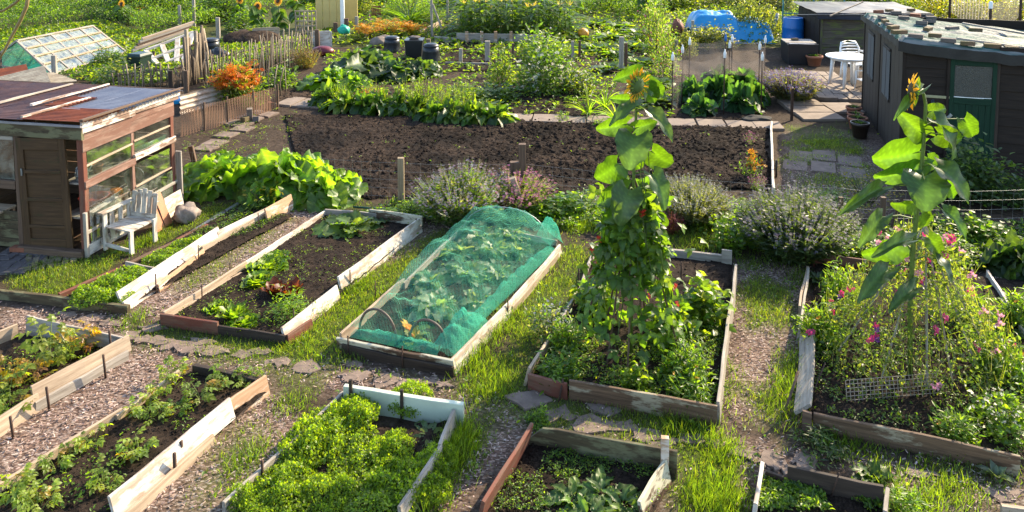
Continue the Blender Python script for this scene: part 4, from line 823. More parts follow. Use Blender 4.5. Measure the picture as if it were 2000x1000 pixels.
# roof: green and silver sheet, folds, fascia
def rz_(x, y): return 2.17-.075*x+.05*math.sin(y*2)-.02*y
xs, ys = np.meshgrid(np.linspace(-.10, FW, 90), np.linspace(-.12, SL2+.15, 60)); fold = vnoise(xs*.45+ys*.3, ys*1.1, .32, 41, 3); Zr = 2.17-.075*xs-.02*ys+.10*(fold-.5)+.03*np.sin(ys*9)
edge = np.minimum(xs+.1, ys+.12); Zr = Zr-np.where(edge < .05, .06+.04*vnoise(xs, ys, .2, 7, 2), 0)
tc = ramp
def tarp_mat(name, a, b, rough=.28):
    m, nt, bs, out = newmat(name); f = noise(nt, coords(nt, (.35, 2.6, 1)), 1.5, 5, .6); LK(nt, ramp(nt, f, [(.47, a), (.55, b)]), bs.inputs["Base Color"]); bs.inputs["Roughness"].default_value = rough
    bs.inputs["Specular IOR Level"].default_value = .06; bump(nt, noise(nt, coords(nt, (1, 2, 1)), 5, 3), .6, .05, bs); return m
MB().sheet(xs, ys, Zr).obj("roof_sheet", tarp_mat("green and grey roof sheet", (.004, .06, .05), (.17, .175, .165), .6), R)
pane(R, "roof_deck", [(-.08, -.1, 2.06), (FW, -.1, 1.78), (FW, SL2+.1, 1.72), (-.08, SL2+.1, 2.0)], W_DARK, .03)
fx = np.linspace(-.14, FW, 60); fz = np.linspace(0, .17, 4); FXx, FZz = np.meshgrid(fx, fz); MB().sheet(FXx, -.13-.05*(FZz/.17)*0+(vnoise(FXx, FZz, .3, 9, 2)-.5)*.04, 2.13-.075*FXx-FZz-(vnoise(FXx, FZz*0, .25, 12, 2)-.5)*.05).obj("felt_edge", FELT, R)
fy = np.linspace(-.13, SL2+.1, 40); FYy, FZz = np.meshgrid(fy, fz); MB().sheet(-.12+(vnoise(FYy, FZz, .3, 19, 2)-.5)*.04, FYy, 2.15-.02*FYy-FZz*.7-(vnoise(FYy, FZz*0, .25, 22, 2)-.5)*.05).obj("felt_edge", FELT, R)
def onroof(px, py):
    best = None
    for Y in np.arange(13.0, 21, .03):
        p = at(px, py, Y); l = R.matrix_basis.inverted() @ p
        zz = 2.22-.075*l.x-.02*l.y
        if best is None or abs(l.z-zz) < best[0]: best = (abs(l.z-zz), p)
    return best[1]
MOSSB = surf("mossy old brick", (.15, .085, .055), .92, .5, 9, bmp=.5, c2=(.09, .08, .025)); GREYB = surf("grey block", (.14, .115, .10), .92, .4, 7, bmp=.5, c2=(.10, .085, .075))
rb = [(1716,24,.2,0,1),(1750,26,.1,2,1),(1788,31,-.1,0,1),(1765,36,.0,2,1),(1818,36,.2,2,1),(1722,36,1.2,2,1),(1729,43,1.2,1,1),(1736,50,1.2,2,1),(1744,55,.6,1,1.15),(1756,64,.2,1,1.3),(1789,72,-.25,2,1.1),(1852,80,-.2,2,1.1),(1890,87,-.2,1,1),(1938,91,-.2,1,1.2),(1975,96,-.1,1,1),(1800,46,-.2,2,1),(1812,58,.5,1,1.2),(1826,71,-.2,1,1),(1860,57,.3,2,1.4),(1905,60,-.1,1,1.1),(1815,43,.0,2,1.1)]
rbn = ["red brick at the far end of the black shed roof","grey brick behind the row on the roof's left edge","red brick in the middle of the roof's far edge","dark grey brick just before the far roof edge","grey block right of the red bricks on the roof","uppermost brick of the row down the roof's left edge","second brick of the row down the roof's left edge","third brick of the row down the roof's left edge","mossy brick low in the row down the roof's left edge","long mossy brick at the roof's front left corner","dark brick second from the left on the front eave","brick above the shed's front boards on the eave","brick on the eave above the green door's left side","long brick on the eave right over the green door","rightmost brick on the front eave of the shed","grey brick lying amid the silver roof sheet","long mossy brick in the middle of the roof sheet","brown brick near the front in the roof's middle","large tilted grey block on the roof sheet","brown brick at the far right of the roof sheet","flat grey brick near the roof's far middle"]
for (x, y, a, k, s), n in zip(rb, rbn):
    p = onroof(x, y); brick("roof_brick", n+", weighing the sheet down", (p.x, p.y, p.z-.02), ang2+a*1.6+.25*math.sin(x*1.7), (BRICK, MOSSB, GREYB)[k], (.22*s, .105, .075), math.sin(y*2.3)*.12, group="bricks weighing down the shed roof")
for (a, b, n) in (((1868,78),(2010,100),"long grey batten lying along the front of the shed roof"),((1880,48),(2010,72),"dark batten along the far slope of the shed roof")):
    p, q = onroof(*a), onroof(*b); t = thing("roof_batten", n, "batten", p); plank(t, "batten", (0, 0, .03), q-p+Vector((0, 0, .05)), .05, .04, W_GREY)
# ------------------------------------------------------------------ second black shed behind
c = G(1602, 108); t = thing("garden_shed", "mossy boarded shed under black roof film behind the white chair", "shed", c, -.05); H2 = hz(1602, 108, 27)
MS = wood("mossy boards", (.03, .024, .018), (.11, .09, .065), (.09, .10, .03), .55)
for k in range(10): plank(t, "wall_board", (0, .01*(k % 2), .08+k*H2/10), (3.2, .01*(k % 2), .08+k*H2/10), .025, H2/10+.006, MS, (0, .1, 1))
for k in range(5): plank(t, "wall_board", (-.05, .2+k*.42, 0), (-.05, .2+k*.42, H2), .41, .025, BK, (1, 0, 0))
plank(t, "corner_post", (0, -.02, 0), (0, -.02, H2), .07, .07, MS, (0, 1, 0)); plank(t, "wall_board", (3.2, 0, H2/2), (3.2, 2.2, H2/2), .03, H2, BK); plank(t, "wall_board", (0, 2.2, H2/2), (3.2, 2.2, H2/2), .03, H2, BK)
xs, ys = np.meshgrid(np.linspace(-.2, 3.5, 40), np.linspace(-.25, 2.5, 24)); MB().sheet(xs, ys, H2+.05+.06*(vnoise(xs, ys, .5, 3, 3)-.4)+.03*ys-np.where(ys < -.2, .2, 0)).obj("roof_film", surf("black film", (.02, .022, .03), .5, .4, 3, 0, .5, 4, spec=.25), t)
plank(t, "roof_edge", (-.9, -.28, H2-.02), (3.5, -.28, H2+.02), .05, .06, BLACKP); plank(t, "prop_pole", (.15, -.35, H2-.02), (1.5, .4, H2+.36), .04, .04, W_LIGHT)
for i, (x, y) in enumerate(((2.2, .0), (3.0, .2))): brick("roof_brick", ("left" if i == 0 else "right")+" dark brick on the black film roof", t.matrix_basis @ Vector((x, y, H2+.08)), .2, MOSSB, (.24, .12, .09), group="bricks on the black film roof")
# ------------------------------------------------------------------ green netting over bed C
NETG = netmat("green netting", (.14, .50, .34), .19, .016)
def netpt(s, v, rng=None):
    l = G(672, 672).lerp(G(912, 462), s); r = G(884, 722).lerp(G(1086, 490), s)
    h = np.interp(s, [0, .06, .14, .24, .34, .5, .7, .86, .95, 1.0, 1.06], [.08, .16, .24, .22, .34, .38, .40, .44, .47, .44, .08])
    a = v*math.pi; x = .5-.5*math.cos(a); c = math.sin(a)**.6
    x = x+.03*math.sin(7*s+3*v); p = l.lerp(r, min(max(x, -.02), 1.02)); lump = .05*math.sin(s*23+v*5)*math.sin(v*11+s*9)
    p.z = .10+max(0, h*c*(1-.18*x)+lump*c); return p
t = thing("crop_netting", "green crop netting stretched over hoops and leafy plants", "netting", G(780, 690)); L = local(t)
ss, vv = np.linspace(0, 1.06, 150), np.linspace(0, 1, 70); g = np.array([[tuple(L(netpt(s, v))) for v in vv] for s in ss]); g[..., 2] += ((vnoise(g[..., 0]*1.0+9, g[..., 1]+9, .16, 3, 3)-.5)*.10+.05*(1-2*np.abs(vnoise(g[..., 0]+g[..., 1]*.5+3, g[..., 1]-g[..., 0]+8, .22, 6, 3)*2-1)))*np.sin(np.pi*vv)[None]
MB().sheet(g[..., 0], g[..., 1], g[..., 2]).obj("net", NETG, t)
u, v = np.meshgrid(np.linspace(0, 1, 50), np.linspace(0, 1, 24))
def bunch(pa, pb, wd, h, seed):
    a, b = L(G(*pa)), L(G(*pb)); d = (b-a); n_ = Vector((-d.y, d.x, 0)).normalized()*wd
    X = a.x+d.x*u+n_.x*(v-.5); Y = a.y+d.y*u+n_.y*(v-.5); Z = .1+h*np.sin(np.pi*v)**.7*np.sin(np.pi*np.clip(u, .02, .98))**.4*(.5+1.0*vnoise(X+5, Y+5, .09, seed, 3))
    MB().sheet(X, Y, Z).obj("net_bunch", netmat("bunched green netting", (.09, .50, .33), .42, .012), t)
bunch((865,708), (930,640), .34, .20, 1); bunch((915,655), (1075,500), .16, .12, 2); bunch((690,668), (860,704), .16, .08, 3); bunch((1060,470), (1088,492), .2, .30, 4)
def hoop(px0, px1, h, mat, r=.014, label=None):
    a, b = L(G(*px0)), L(G(*px1)); o = MB().tube([a.lerp(b, .5-.5*math.cos(k))+Vector((0, 0, h*math.sin(k)**.8+.03)) for k in np.linspace(0, math.pi, 17)], r, 7).obj("hoop", mat, t)
    if label: o["label"] = label
HP = surf("brown hose hoop", (.10, .075, .055), .6, .3, 6)
hoop((702,662), (775,682), .36, HP); hoop((800,676), (872,690), .30, HP); hoop((905,462), (1068,478), .46, METAL, .008)
# ------------------------------------------------------------------ wire fence, posts, hose
wf = thing("wire_fence", "low galvanised wire stock fence crossing behind the raised beds", "fence", G(784, 395)); L = local(wf)
fl = [(360,368),(535,372),(784,394),(1022,395),(1320,425),(1640,450),(1745,455),(2030,452)]; FP = [G(*p) for p in fl]; mb = MB()
for zz in (.08, .22, .36, .5, .64):
    for a, b in zip(FP, FP[1:]): mb.tube([L(a.lerp(b, k)+Vector((0, 0, zz-.025*math.sin(math.pi*k)))) for k in (0, .25, .5, .75, 1)], .0013, 4, cap=False)
for a, b in zip(FP, FP[1:]):
    for k in np.arange(0, 1, .16/(b-a).length): p = a.lerp(b, k); mb.tube([L(p+Vector((0, 0, .06))), L(p+Vector((0, 0, .64)))], .0013, 4, cap=False)
mb.obj("wire", METAL, wf)
def upright(parent, px, py, top, w, mat, lean=(0, 0), name="post", label=None):
    g = G(px, py); h = hz(px, py, top); t = parent or thing("wooden_post", label, "post", g); L = local(t); wm = w*mpp(py)
    plank(t, name, L(g+Vector((0, 0, -.05))), L(g+Vector((lean[0], lean[1], h))), wm, wm*.8, mat, (0, 1, 0)); return t
PT = wood("pale fence post", (.15, .105, .06), (.34, .26, .16))
for x, y, tp_, w, m in ((784,396,308,12,PT),(1020,394,281,14,W_BROWN),(535,374,310,9,W_RED),(1722,462,385,9,W_BROWN),(1640,452,385,8,W_BROWN)): upright(wf, x, y, tp_, w, m)
g = G(1010, 392); plank(wf, "post_block", L(g+Vector((-.03, -.03, .45))), L(g+Vector((-.03, -.03, .66))), .17, .1, W_BROWN, (0, 1, 0))
t = upright(None, 1026, 418, 345, 11, W_LIGHT, (-.2, -.05), "stake", "grey leaning stake beside the net tunnel's far end"); upright(None, 388, 348, 285, 9, W_BROWN, (-.12, 0), "stake", "dark leaning stake in the rhubarb leaves by the shed"); upright(None, 1732, 465, 392, 5, IRON, (.25, .1), "stake", "thin rusty rod leaning by the wire fence")
for x, y, tp_, w, m, lb in ((952,122,80,10,W_GREY,"tall grey post at the right end of the dark dug bed"),(900,124,95,7,W_GREY,"short grey post in the dug bed before the corn"),(1213,140,72,9,W_GREY,"tall grey post amid the squash leaves"),(1222,138,84,6,W_BROWN,"thin brown post right beside the taller grey one"),(716,80,60,7,W_LIGHT,"short square post left of the round compost bin"),(794,110,82,6,W_LIGHT,"slim pale post in front of the square black bin"),(837,108,76,8,PT,"yellowish post between the two right black bins"),(1118,120,80,6,W_GREY,"thin grey post behind the daisy bush"),(1132,118,79,5,W_BROWN,"narrow brown post behind the daisy bush"),(1002,142,85,5,W_BROWN,"dark stake left of the daisy bush"),(427,92,34,7,W_GREY,"tall grey post by the left compost heap"),(365,200,138,8,W_BROWN,"dark post near the corrugated metal sheet"),(335,178,138,8,W_DARK,"dark post in front of the stick fence"),(108,165,108,9,W_GREY,"split grey post before the glass frame"),(1546,235,172,5,IRON,"thin rusty rod standing by the patio steps"),(620,95,58,8,W_BROWN,"brown post by the white pallet"),(656,72,44,8,W_BROWN,"brown post next to the green hose reel"),(677,70,36,8,W_BROWN,"brown post beside the orange flower bed"),(697,68,32,6,W_GREY,"grey post behind the orange flower bed"),(1352,90,40,5,W_GREY,"thin stake standing among shrubs by the blue tarpaulin"),(1320,120,78,6,W_GREY,"grey post left of the netted cage"),(352,62,10,5,W_GREY,"grey stake in the far left thicket"),(380,60,-5,5,W_GREY,"thin grey stake in the far left thicket near red poles")):
    upright(None, x, y, tp_, w, m, name="post", label=lb)
tag(MB().tube([G(x, y, .03) for x, y in ((690,404),(740,408),(775,416),(820,421),(862,428),(900,432),(930,430))], .016, 6).obj("garden_hose", surf("green hose", (.01,.07,.05), .45, .2, 5)), "dark green hose lying behind the courgette bed", "hose")
be = thing("timber_edging", "white edge plank along the right end of the dug plot", "plank", G(1507, 372)); board(be, (1509,385), (1506,250), .16, W_WHITE, th=.04); peg(be, 1516, 345, .3, .02, mat=W_DARK)
# ------------------------------------------------------------------ netted cage with staked brassicas
cg = thing("net_cage", "tall net cage on iron rods capped with plastic bottles", "net cage", G(1400, 222)); L = local(cg); NETB = netmat("grey bird netting", (.26, .22, .19), .25, .012)
cp_ = [(1312,222,104,1),(1413,225,99,1),(1486,225,104,1),(1331,205,90,1),(1345,190,75,1),(1423,185,81,1),(1415,178,68,0),(1428,172,70,1),(1492,170,72,1),(1481,200,84,1)]; TP = []
for x, y, tpx, wh in cp_:
    g = G(x, y); h = hz(x, y, tpx); rod = MB().tube([L(g), L(g+Vector((0, 0, h)))], .014, 6).obj("rod", IRON, cg)
    p = L(g+Vector((0, 0, h))); MB().lathe([(.03, -.17), (.036, -.16), (.036, -.05), (.015, .0), (.014, .03), (.001, .03)], 10, tuple(p)).obj("bottle", WHITEP if wh else BLUEP, rod); TP.append((g, h))
def drape(i, j, low=0.0, sag=.12, n=16, m=10):
    (a, h0), (b, h1) = TP[i], TP[j]; u, v = np.meshgrid(np.linspace(0, 1, n), np.linspace(0, 1, m)); top = (h0+(h1-h0)*u)*.96-sag*np.sin(np.pi*u)
    X = a.x+(b.x-a.x)*u; Y = a.y+(b.y-a.y)*u+.04*np.sin(9*u+4*v); Z = low+(top-low)*v; q = np.array([[tuple(L(Vector((X[r, s], Y[r, s], Z[r, s])))) for s in range(n)] for r in range(m)])
    MB().sheet(q[..., 0], q[..., 1], q[..., 2]).obj("netting", NETB, cg)
for i, j in ((0, 3), (3, 4), (4, 7), (7, 8), (8, 2), (4, 6)): drape(i, j)
drape(0, 1, .95, .18); drape(1, 2, .95, .2)
g = G(1490, 228); q0 = L(g); lumpy("net_heap", "dark heap of spare netting at the cage's right foot", "netting", G(1478, 232, .05), .22, surf("dark netting", (.03, .028, .025), .9, .4, 20), (1.6, .8, .3), 5, .4)
# ------------------------------------------------------------------ things round the patio
t = thing("patio_table", "round white plastic table on the slab patio", "table", G(1655, 172), .2); th = hz(1655, 172, 109)
MB().lathe([(.0, 0), (.55, 0), (.58, .01), (.58, .035), (.56, .04), (.001, .04)], 32, (0, 0, th-.04)).obj("tabletop", WHITEP, t); MB().lathe([(.44, th-.10), (.45, th-.10), (.45, th-.04), (.44, th-.04)], 32).obj("apron", WHITEP, t)
for a in (.7, 2.3, 3.9, 5.5): MB().tube([(.38*math.cos(a), .38*math.sin(a), th-.04), (.42*math.cos(a), .42*math.sin(a), th*.5), (.47*math.cos(a), .47*math.sin(a), 0)], [.06, .045, .035], 6).obj("leg", WHITEP, t)
def plastic_chair(label, px, py, h, rz):
    t = thing("garden_chair", label, "chair", G(px, py), rz, None, (h/.88,)*3); mb = MB(); sh = .42
    mb.box(-.23, .23, -.22, .22, sh-.02, sh); mb.obj("seat", WHITEP, t, False)
    for x, y in ((-.22, -.21), (.22, -.21), (-.21, .21), (.21, .21)): MB().tube([(x*1.1, y*1.15, 0), (x, y, sh), ] + ([(x*1.15, y, .64)] if y < 0 else []), [.022, .028] + ([.022] if y < 0 else []), 6).obj("leg", WHITEP, t)
    bk = MB(); ar = [(-.24+.48*k, .23+.06*math.sin(math.pi*k)) for k in np.linspace(0, 1, 9)]
    bk.tube([(-.23, .21, sh), (-.25, .25, .7), (-.19, .30, .84), (0, .33, .88), (.19, .30, .84), (.25, .25, .7), (.23, .21, sh)], .02, 6)
    for z in (.54, .61, .68, .75, .81): bk.tube([(x*(.98 if z < .8 else .8), y+(z-.5)*.12, z) for x, y in ar], .018, 5)
    bk.obj("backrest", WHITEP, t)
    for x in (-.26, .26): MB().tube([(x, .25, .64), (x*1.06, 0, .65), (x*.98, -.22, .64)], .024, 6).obj("armrest", WHITEP, t)
plastic_chair("white plastic armchair behind the patio table", 1672, 158, hz(1672, 158, 83), .25); plastic_chair("white plastic armchair partly hidden by the black shed corner", 1692, 182, hz(1692, 182, 127), -1.4)
CRK = surf("brown glazed pot", (.03, .02, .016), .35, .3, 5)
for x, y, w, h, m, lb in ((1667,226,30,18,TERRA,"terracotta pot farthest back in the row by the black shed"),(1670,237,31,17,TERRA,"second terracotta pot from the back in the row by the black shed"),(1674,252,38,24,TERRA,"wide terracotta pot next to the dark glazed one"),(1679,268,36,30,CRK,"dark glazed pot nearest the viewer by the black shed wall"),(1590,128,32,20,TERRA,"terracotta pot beside the black water tank")):
    p = pot("flower_pot", lb, G(x, y), w*mpp(y)/2.08, h*mpp(y), m); put(p_rosette(x, GR, LANCE, 14, .14, .3, 1.2), "potted_seedling", "green seedlings growing in the "+lb.split(" in the row")[0].split(" by the")[0].split(" next to")[0].split(" beside")[0]+(" beside the water tank" if x == 1590 else " of the pot row"), "plant", x, y, w*.8, w*.55, (.28, .2), z=h*mpp(y)*.85)
t = thing("water_barrel", "tall bright blue plastic barrel by the mossy shed", "barrel", G(1548, 92)); m_ = mpp(92); hb = hz(1548, 92, 34); rb_ = 20*m_
MB().lathe([(rb_*.9, 0), (rb_*.97, .04), (rb_*.99, hb*.3), (rb_*1.02, hb*.33), (rb_*.99, hb*.36), (rb_*.99, hb*.63), (rb_*1.02, hb*.66), (rb_*.99, hb*.69), (rb_*.95, hb*.96), (rb_*.9, hb), (rb_*.84, hb), (rb_*.82, hb*.97), (.001, hb*.97)], 28).obj("barrel_body", BLUEP, t)
t = thing("cold_frame", "black tank with a grey slab lid beside the blue barrel", "tank", G(1562, 122), -.12); m_ = mpp(122); hb = hz(1562, 122, 84); w2 = 28*m_
mb = MB(); mb.add([(-w2*.93,-.35,0),(w2*.93,-.35,0),(w2*.93,.6,0),(-w2*.93,.6,0),(-w2,-.38,hb),(w2,-.38,hb),(w2,.65,hb),(-w2,.65,hb)], [(0,3,2,1),(0,1,5,4),(1,2,6,5),(2,3,7,6),(3,0,4,7),(4,5,6,7)]); mb.obj("tank_body", BLACKP, t, False); plank(t, "lid", (-w2, .25, hb+.02), (w2, .25, hb+.02), .75, .03, W_GREY); plank(t, "rim", (-w2, -.37, hb), (w2, -.37, hb), .05, .06, BLACKP); plank(t, "lid_glass", (-w2*.85, -.15, hb+.012), (w2*.85, -.15, hb+.012), .3, .012, CLEAR); brick("lid_brick", "brown brick lying on the lid of the black tank", t.matrix_basis @ Vector((-.1, .3, hb+.04)), .2, MOSSB)
t = thing("drain_pipe", "grey blue pipe leaning at the left of the blue barrel", "pipe", G(1504, 80)); MB().tube([(0, 0, 0), (.35, .25, 1.0)], .06, 10).obj("pipe", surf("grey pipe plastic", (.25,.28,.32), .4, .2, 4), t)
t = thing("greenhouse", "teal framed glasshouse corner behind the blue barrel", "greenhouse", G(1537, 82)); TEAL = surf("teal frame", (.05, .22, .22), .5, .2, 5)
for x in (0, 1.15, 2.3): plank(t, "frame_post", (x, .5, 0), (x, .5, 2.0), .05, .05, TEAL, (0, 1, 0))
for x in (0, 2.3): plank(t, "frame_rafter", (x, .5, 2.0), (x-.2, 2.0, 2.9), .05, .05, TEAL)
for z in (.05, 1.0, 1.98): plank(t, "frame_rail", (0, .5, z), (2.3, .5, z), .04, .04, TEAL)
pane(t, "glazing", [(0, .51, 0), (2.3, .51, 0), (2.3, .51, 2.0), (0, .51, 2.0)], GLASS); pane(t, "glazing", [(0, .51, 2.0), (2.3, .51, 2.0), (2.1, 2.0, 2.9), (-.2, 2.0, 2.9)], GLASS)
# blue tarpaulin heap
t = thing("tarpaulin", "bright blue tarpaulin draped over a heap behind the cage", "tarpaulin", G(1420, 78)); m_ = mpp(78); u, v = np.meshgrid(np.linspace(-1, 1, 70), np.linspace(-1, 1, 40)); X = u*76*m_; Y = v*1.0
bx = lambda c, w, h: h*np.clip((1-np.abs((u-c)/w)**7), 0, 1)
Z = np.maximum(bx(-.38, .66, 1.0), bx(.5, .55, .72))*np.clip(1.35-1.35*np.abs(v)**2.2, 0, 1)*hz(1390, 78, 28)+(vnoise(X+9, Y+9, .5, 3, 4)-.5)*.34*np.clip(1.1-np.abs(v), 0, 1)+.12*(1-np.abs(2*vnoise(X*.7+Y+9, Y*.6+9, .45, 6, 3)-1))*np.clip(1-np.abs(v), 0, 1)+.02
MB().sheet(X, Y, Z).obj("tarp_sheet", surf("blue tarp", (.006, .26, .55), .35, .25, 2, 0, .5, 6, spec=.6), t)
lumpy("rubble_sack", "orange brown sack standing left of the blue tarpaulin", "sack", G(1324, 56, .3), .32, surf("brown sack", (.30, .10, .05), .6, .4, 5, bmp=.4), (.8, .7, 1.1), 6, .35); lumpy("tarp_fold", "small crumple of blue plastic by the corrugated sheet", "tarpaulin", G(358, 196, .05), .22, surf("blue tarp", (.006, .26, .55)), (1.3, .8, .5), 9, .5)
# ------------------------------------------------------------------ compost bins
def dalek(label, px, py, w, top):
    r = w*mpp(py)/2; h = hz(px, py, top); t = thing("compost_bin", label, "compost bin", G(px, py)); MB().lathe([(r, 0), (r*.98, h*.1), (r*.97, h*.12), (r*.86, h*.55), (r*.87, h*.57), (r*.76, h*.84), (.001, h*.84)], 26).obj("bin_body", BLACKP, t)
    MB().lathe([(r*.80, h*.82), (r*.82, h*.84), (r*.8, h*.9), (r*.55, h*.97), (r*.2, h), (.001, h)], 26).obj("lid", BLACKP, t); return t
dalek("round black compost bin by the far left heap", 412, 108, 40, 74); dalek("round black compost bin left of the square black bin", 766, 100, 36, 70); dalek("round black compost bin nearest the dark dug bed", 842, 122, 38, 84)
t = thing("compost_bin", "square black compost bin with a stone on its lid", "compost bin", G(810, 112)); r = 17*mpp(112); h = hz(810, 112, 76); mb = MB(); mb.add([(s*r*k, q*r*k, z) for z, k in ((0, .85), (h*.9, 1)) for s, q in ((-1,-1),(1,-1),(1,1),(-1,1))], [(3,2,1,0),(4,5,6,7)]+[(i,(i+1)%4,(i+1)%4+4,i+4) for i in range(4)]); mb.obj("bin_body", BLACKP, t, False); mb = MB().box(-r*1.06, r*1.06, -r*1.06, r*1.06, h*.9, h); mb.obj("lid", BLACKP, t, False); lumpy("lid_stone", "flat grey stone lying on the square compost bin", "stone", G(810, 112)+Vector((0, 0, h+.05)), .16, GREYB, (1.2, .8, .4), 3)
t = thing("wheelie_bin", "dark green wheeled bin left of the white window frames", "bin", G(274, 158), -.2); r = 15*mpp(158); h = hz(277, 158, 103); WB = surf("dark green bin", (.012, .03, .022), .4, .3, 4, bmp=.05)
mb = MB(); mb.add([(s*r*k, q*r*k*1.1, z) for z, k in ((.06, .78), (h*.88, 1)) for s, q in ((-1,-1),(1,-1),(1,1),(-1,1))], [(3,2,1,0),(4,5,6,7)]+[(i,(i+1)%4,(i+1)%4+4,i+4) for i in range(4)]); mb.obj("bin_body", WB, t, False); MB().box(-r*1.1, r*1.1, -r*1.2, r*1.2, h*.88, h*.93).obj("lid_rim", WB, t, False); mb = MB(); mb.add([(s*r*1.08*k, q*r*1.18*k, z) for z, k in ((h*.93, 1), (h, .8)) for s, q in ((-1,-1),(1,-1),(1,1),(-1,1))], [(3,2,1,0),(4,5,6,7)]+[(i,(i+1)%4,(i+1)%4+4,i+4) for i in range(4)]); mb.obj("lid", WB, t, False)
for s in (-1, 1): mb = MB(); mb.tube([(s*r*.8, r*.8, .1), (s*r*.95, r*.8, .1)], .1, 12); mb.obj("wheel", BLACKP, t)
MB().tube([(-r*.9, r*1.3, h*.92), (r*.9, r*1.3, h*.92)], .02, 6).obj("handle", WB, t)
# ------------------------------------------------------------------ glazed cold house top left
t = thing("glasshouse", "low gabled glasshouse with greyed wooden glazing bars", "greenhouse", G(103, 166)); L = local(t); W3 = lambda a, b, w, h, m=W_GREY, n="glazing_bar": plank(t, n, L(a), L(b), w, h, m)
E0, E1, R0, R1, L0 = at(103,145,20.6), at(247,102,24.2), at(33,80,21.2), at(181,51,24.8), at(3,102,21.8); L1 = L0+(R1-R0)
nrm_ = (E1-E0).cross(R0-E0).normalized()*.02
for k in np.linspace(0, 1, 6): W3(E0.lerp(E1, k), R0.lerp(R1, k), .05 if 0 < k < 1 else .07, .05)
for k in (0, .28, .52, .76, 1): W3(E0.lerp(R0, k)+nrm_, E1.lerp(R1, k)+nrm_, .07, .04, W_LIGHT if k in (.52, .76, .28) else W_GREY)
W3(L0, R0, .06, .06); W3(L1, R1, .06, .06); W3(L0, L1, .06, .06)
Z0 = lambda p: Vector((p.x, p.y, 0))
for p in (E0, E1, L0, L1, E0.lerp(L0, .4)): W3(Z0(p), p+Vector((0, 0, .0 if p is not E0.lerp(L0,.4) else .4)), .06, .06, W_GREY, "post")
W3(Z0(E0)+Vector((0,0,.03)), Z0(E1)+Vector((0,0,.03)), .05, .1); W3(Z0(E0)+Vector((0,0,.03)), Z0(L0)+Vector((0,0,.03)), .05, .1); W3(E0.lerp(E0, 0), Z0(L0)+Vector((0, 0, E0.z)), .04, .04)
GLG = glassmat("old glasshouse glass", (.85, .88, .82), .92, (.5, .48, .36), .35)
for (a, b, c_, d_) in ((E0, E1, R1, R0), (L0, L1, R1, R0), (Z0(E0), Z0(E1), E1, E0), (Z0(L0), Z0(L1), L1, L0)): pane(t, "glazing", [L(a), L(b), L(c_), L(d_)], GLG)
gm = MB(); gm.add([L(Z0(E0)), L(E0), L(R0), L(L0), L(Z0(L0))], [(0, 1, 2, 3, 4)]); gm.obj("gable_mesh", netmat("teal mesh", (.08, .45, .33), .55, .03), t)
lumpy("netting_heap", "turquoise netting heap inside the low glasshouse", "netting", at(85, 140, 21.3), .35, surf("turquoise net heap", (.02, .36, .24), .6, .3, 8), (1.3, .7, .7), 14, .4)
# old window frames and timber
t = thing("window_frame_stack", "old white window frames leaning on a timber stack", "window frame", G(335, 146)); L = local(t)
a, b, c_, d_ = at(322,141,22.0), at(356,124,22.4), at(378,62,23.6), at(284,98,22.6)
for k in (0, .33, .66, 1): plank(t, "frame_bar", L(a.lerp(b, k)), L(d_.lerp(c_, k)), .15, .06, W_WHITE)
for k in (0, .3, .62, 1): plank(t, "frame_bar", L(a.lerp(d_, k)), L(b.lerp(c_, k)), .12, .07, W_WHITE)
for k in range(5): o = Vector((0, .06*k, .05*k-.05)); plank(t, "timber", L(at(258+3*k,96-k*2,22.5)+o), L(at(364+2*k,58-k,24)+o), .10, .07, (W_GREY, W_LIGHT, W_BROWN)[k % 3])
for p, q in (((300,150),(300,100)),((360,130),(366,70))): plank(t, "prop", L(at(*p, 23.2)), L(at(*q, 23.4)), .07, .07, W_BROWN, (0, 1, 0))
# stick fences
def sticks(label, pts, n, h, rad, seed, cols=((.16,.12,.08),(.24,.19,.13),(.11,.08,.055)), rails=(.3, .75)):
    r = RNG(seed); P = [G(*p) for p in pts]; t = thing("stick_fence", label, "fence", P[0]); L = local(t); seg = np.linspace(0, len(P)-1.001, n)
    for s in seg:
        i = int(s); p = P[i].lerp(P[i+1], s-i); hh = h*r.uniform(.75, 1.15); MB().tube([L(p), L(p+Vector((r.normal()*.03, 0, hh*.5))), L(p+Vector((r.normal()*.05, r.normal()*.03, hh)))], rad*r.uniform(.7, 1.2), 5, cols[r.integers(0, 3)]).obj("paling", DRYM, t)
    for z in rails: MB().tube([L(p+Vector((0, .02, h*z))) for p in P], rad*.7, 4, cols[2]).obj("rail", DRYM, t)
sticks("thick split paling fence beside the white window frames", [(362,170),(405,155)], 13, 1.45, .05, 1); sticks("thin stick fence running left behind the rusty roofed shed", [(225,190),(300,180),(362,172)], 24, .75, .02, 2); sticks("thin stick fence running behind the orange flower bush", [(400,172),(480,150),(560,132),(612,118)], 60, 1.0, .018, 3); sticks("sparse bean sticks left of the rhubarb patch", [(510,170),(545,150),(575,140)], 14, 1.3, .014, 4); sticks("dark rods among bean plants by the slab path", [(528,196),(560,190)], 4, .95, .015, 5, rails=())
t = thing("metal_sheet", "rusty white corrugated metal sheet standing before the helenium", "metal sheet", G(400, 212)); a, b = G(352, 226), G(447, 198); corr(t, "sheet", local(t)(a), nrm(np.array(b-a)), (-.1, .25, 1), (b-a).length, .46, surf("rusted white sheet", (.52, .46, .38), .6, .5, 4, 0, .2, c2=(.24, .13, .07)), .02, .11); plank(t, "stake", local(t)(G(447, 196)), local(t)(G(447, 196))+Vector((-.03, 0, .6)), .08, .08, W_BROWN, (0, 1, 0))
t = thing("mesh_fence", "low rusty wire netting fence along the stone edge", "fence", G(440, 248)); L = local(t); P = [G(352, 268), G(445, 242), G(543, 214)]
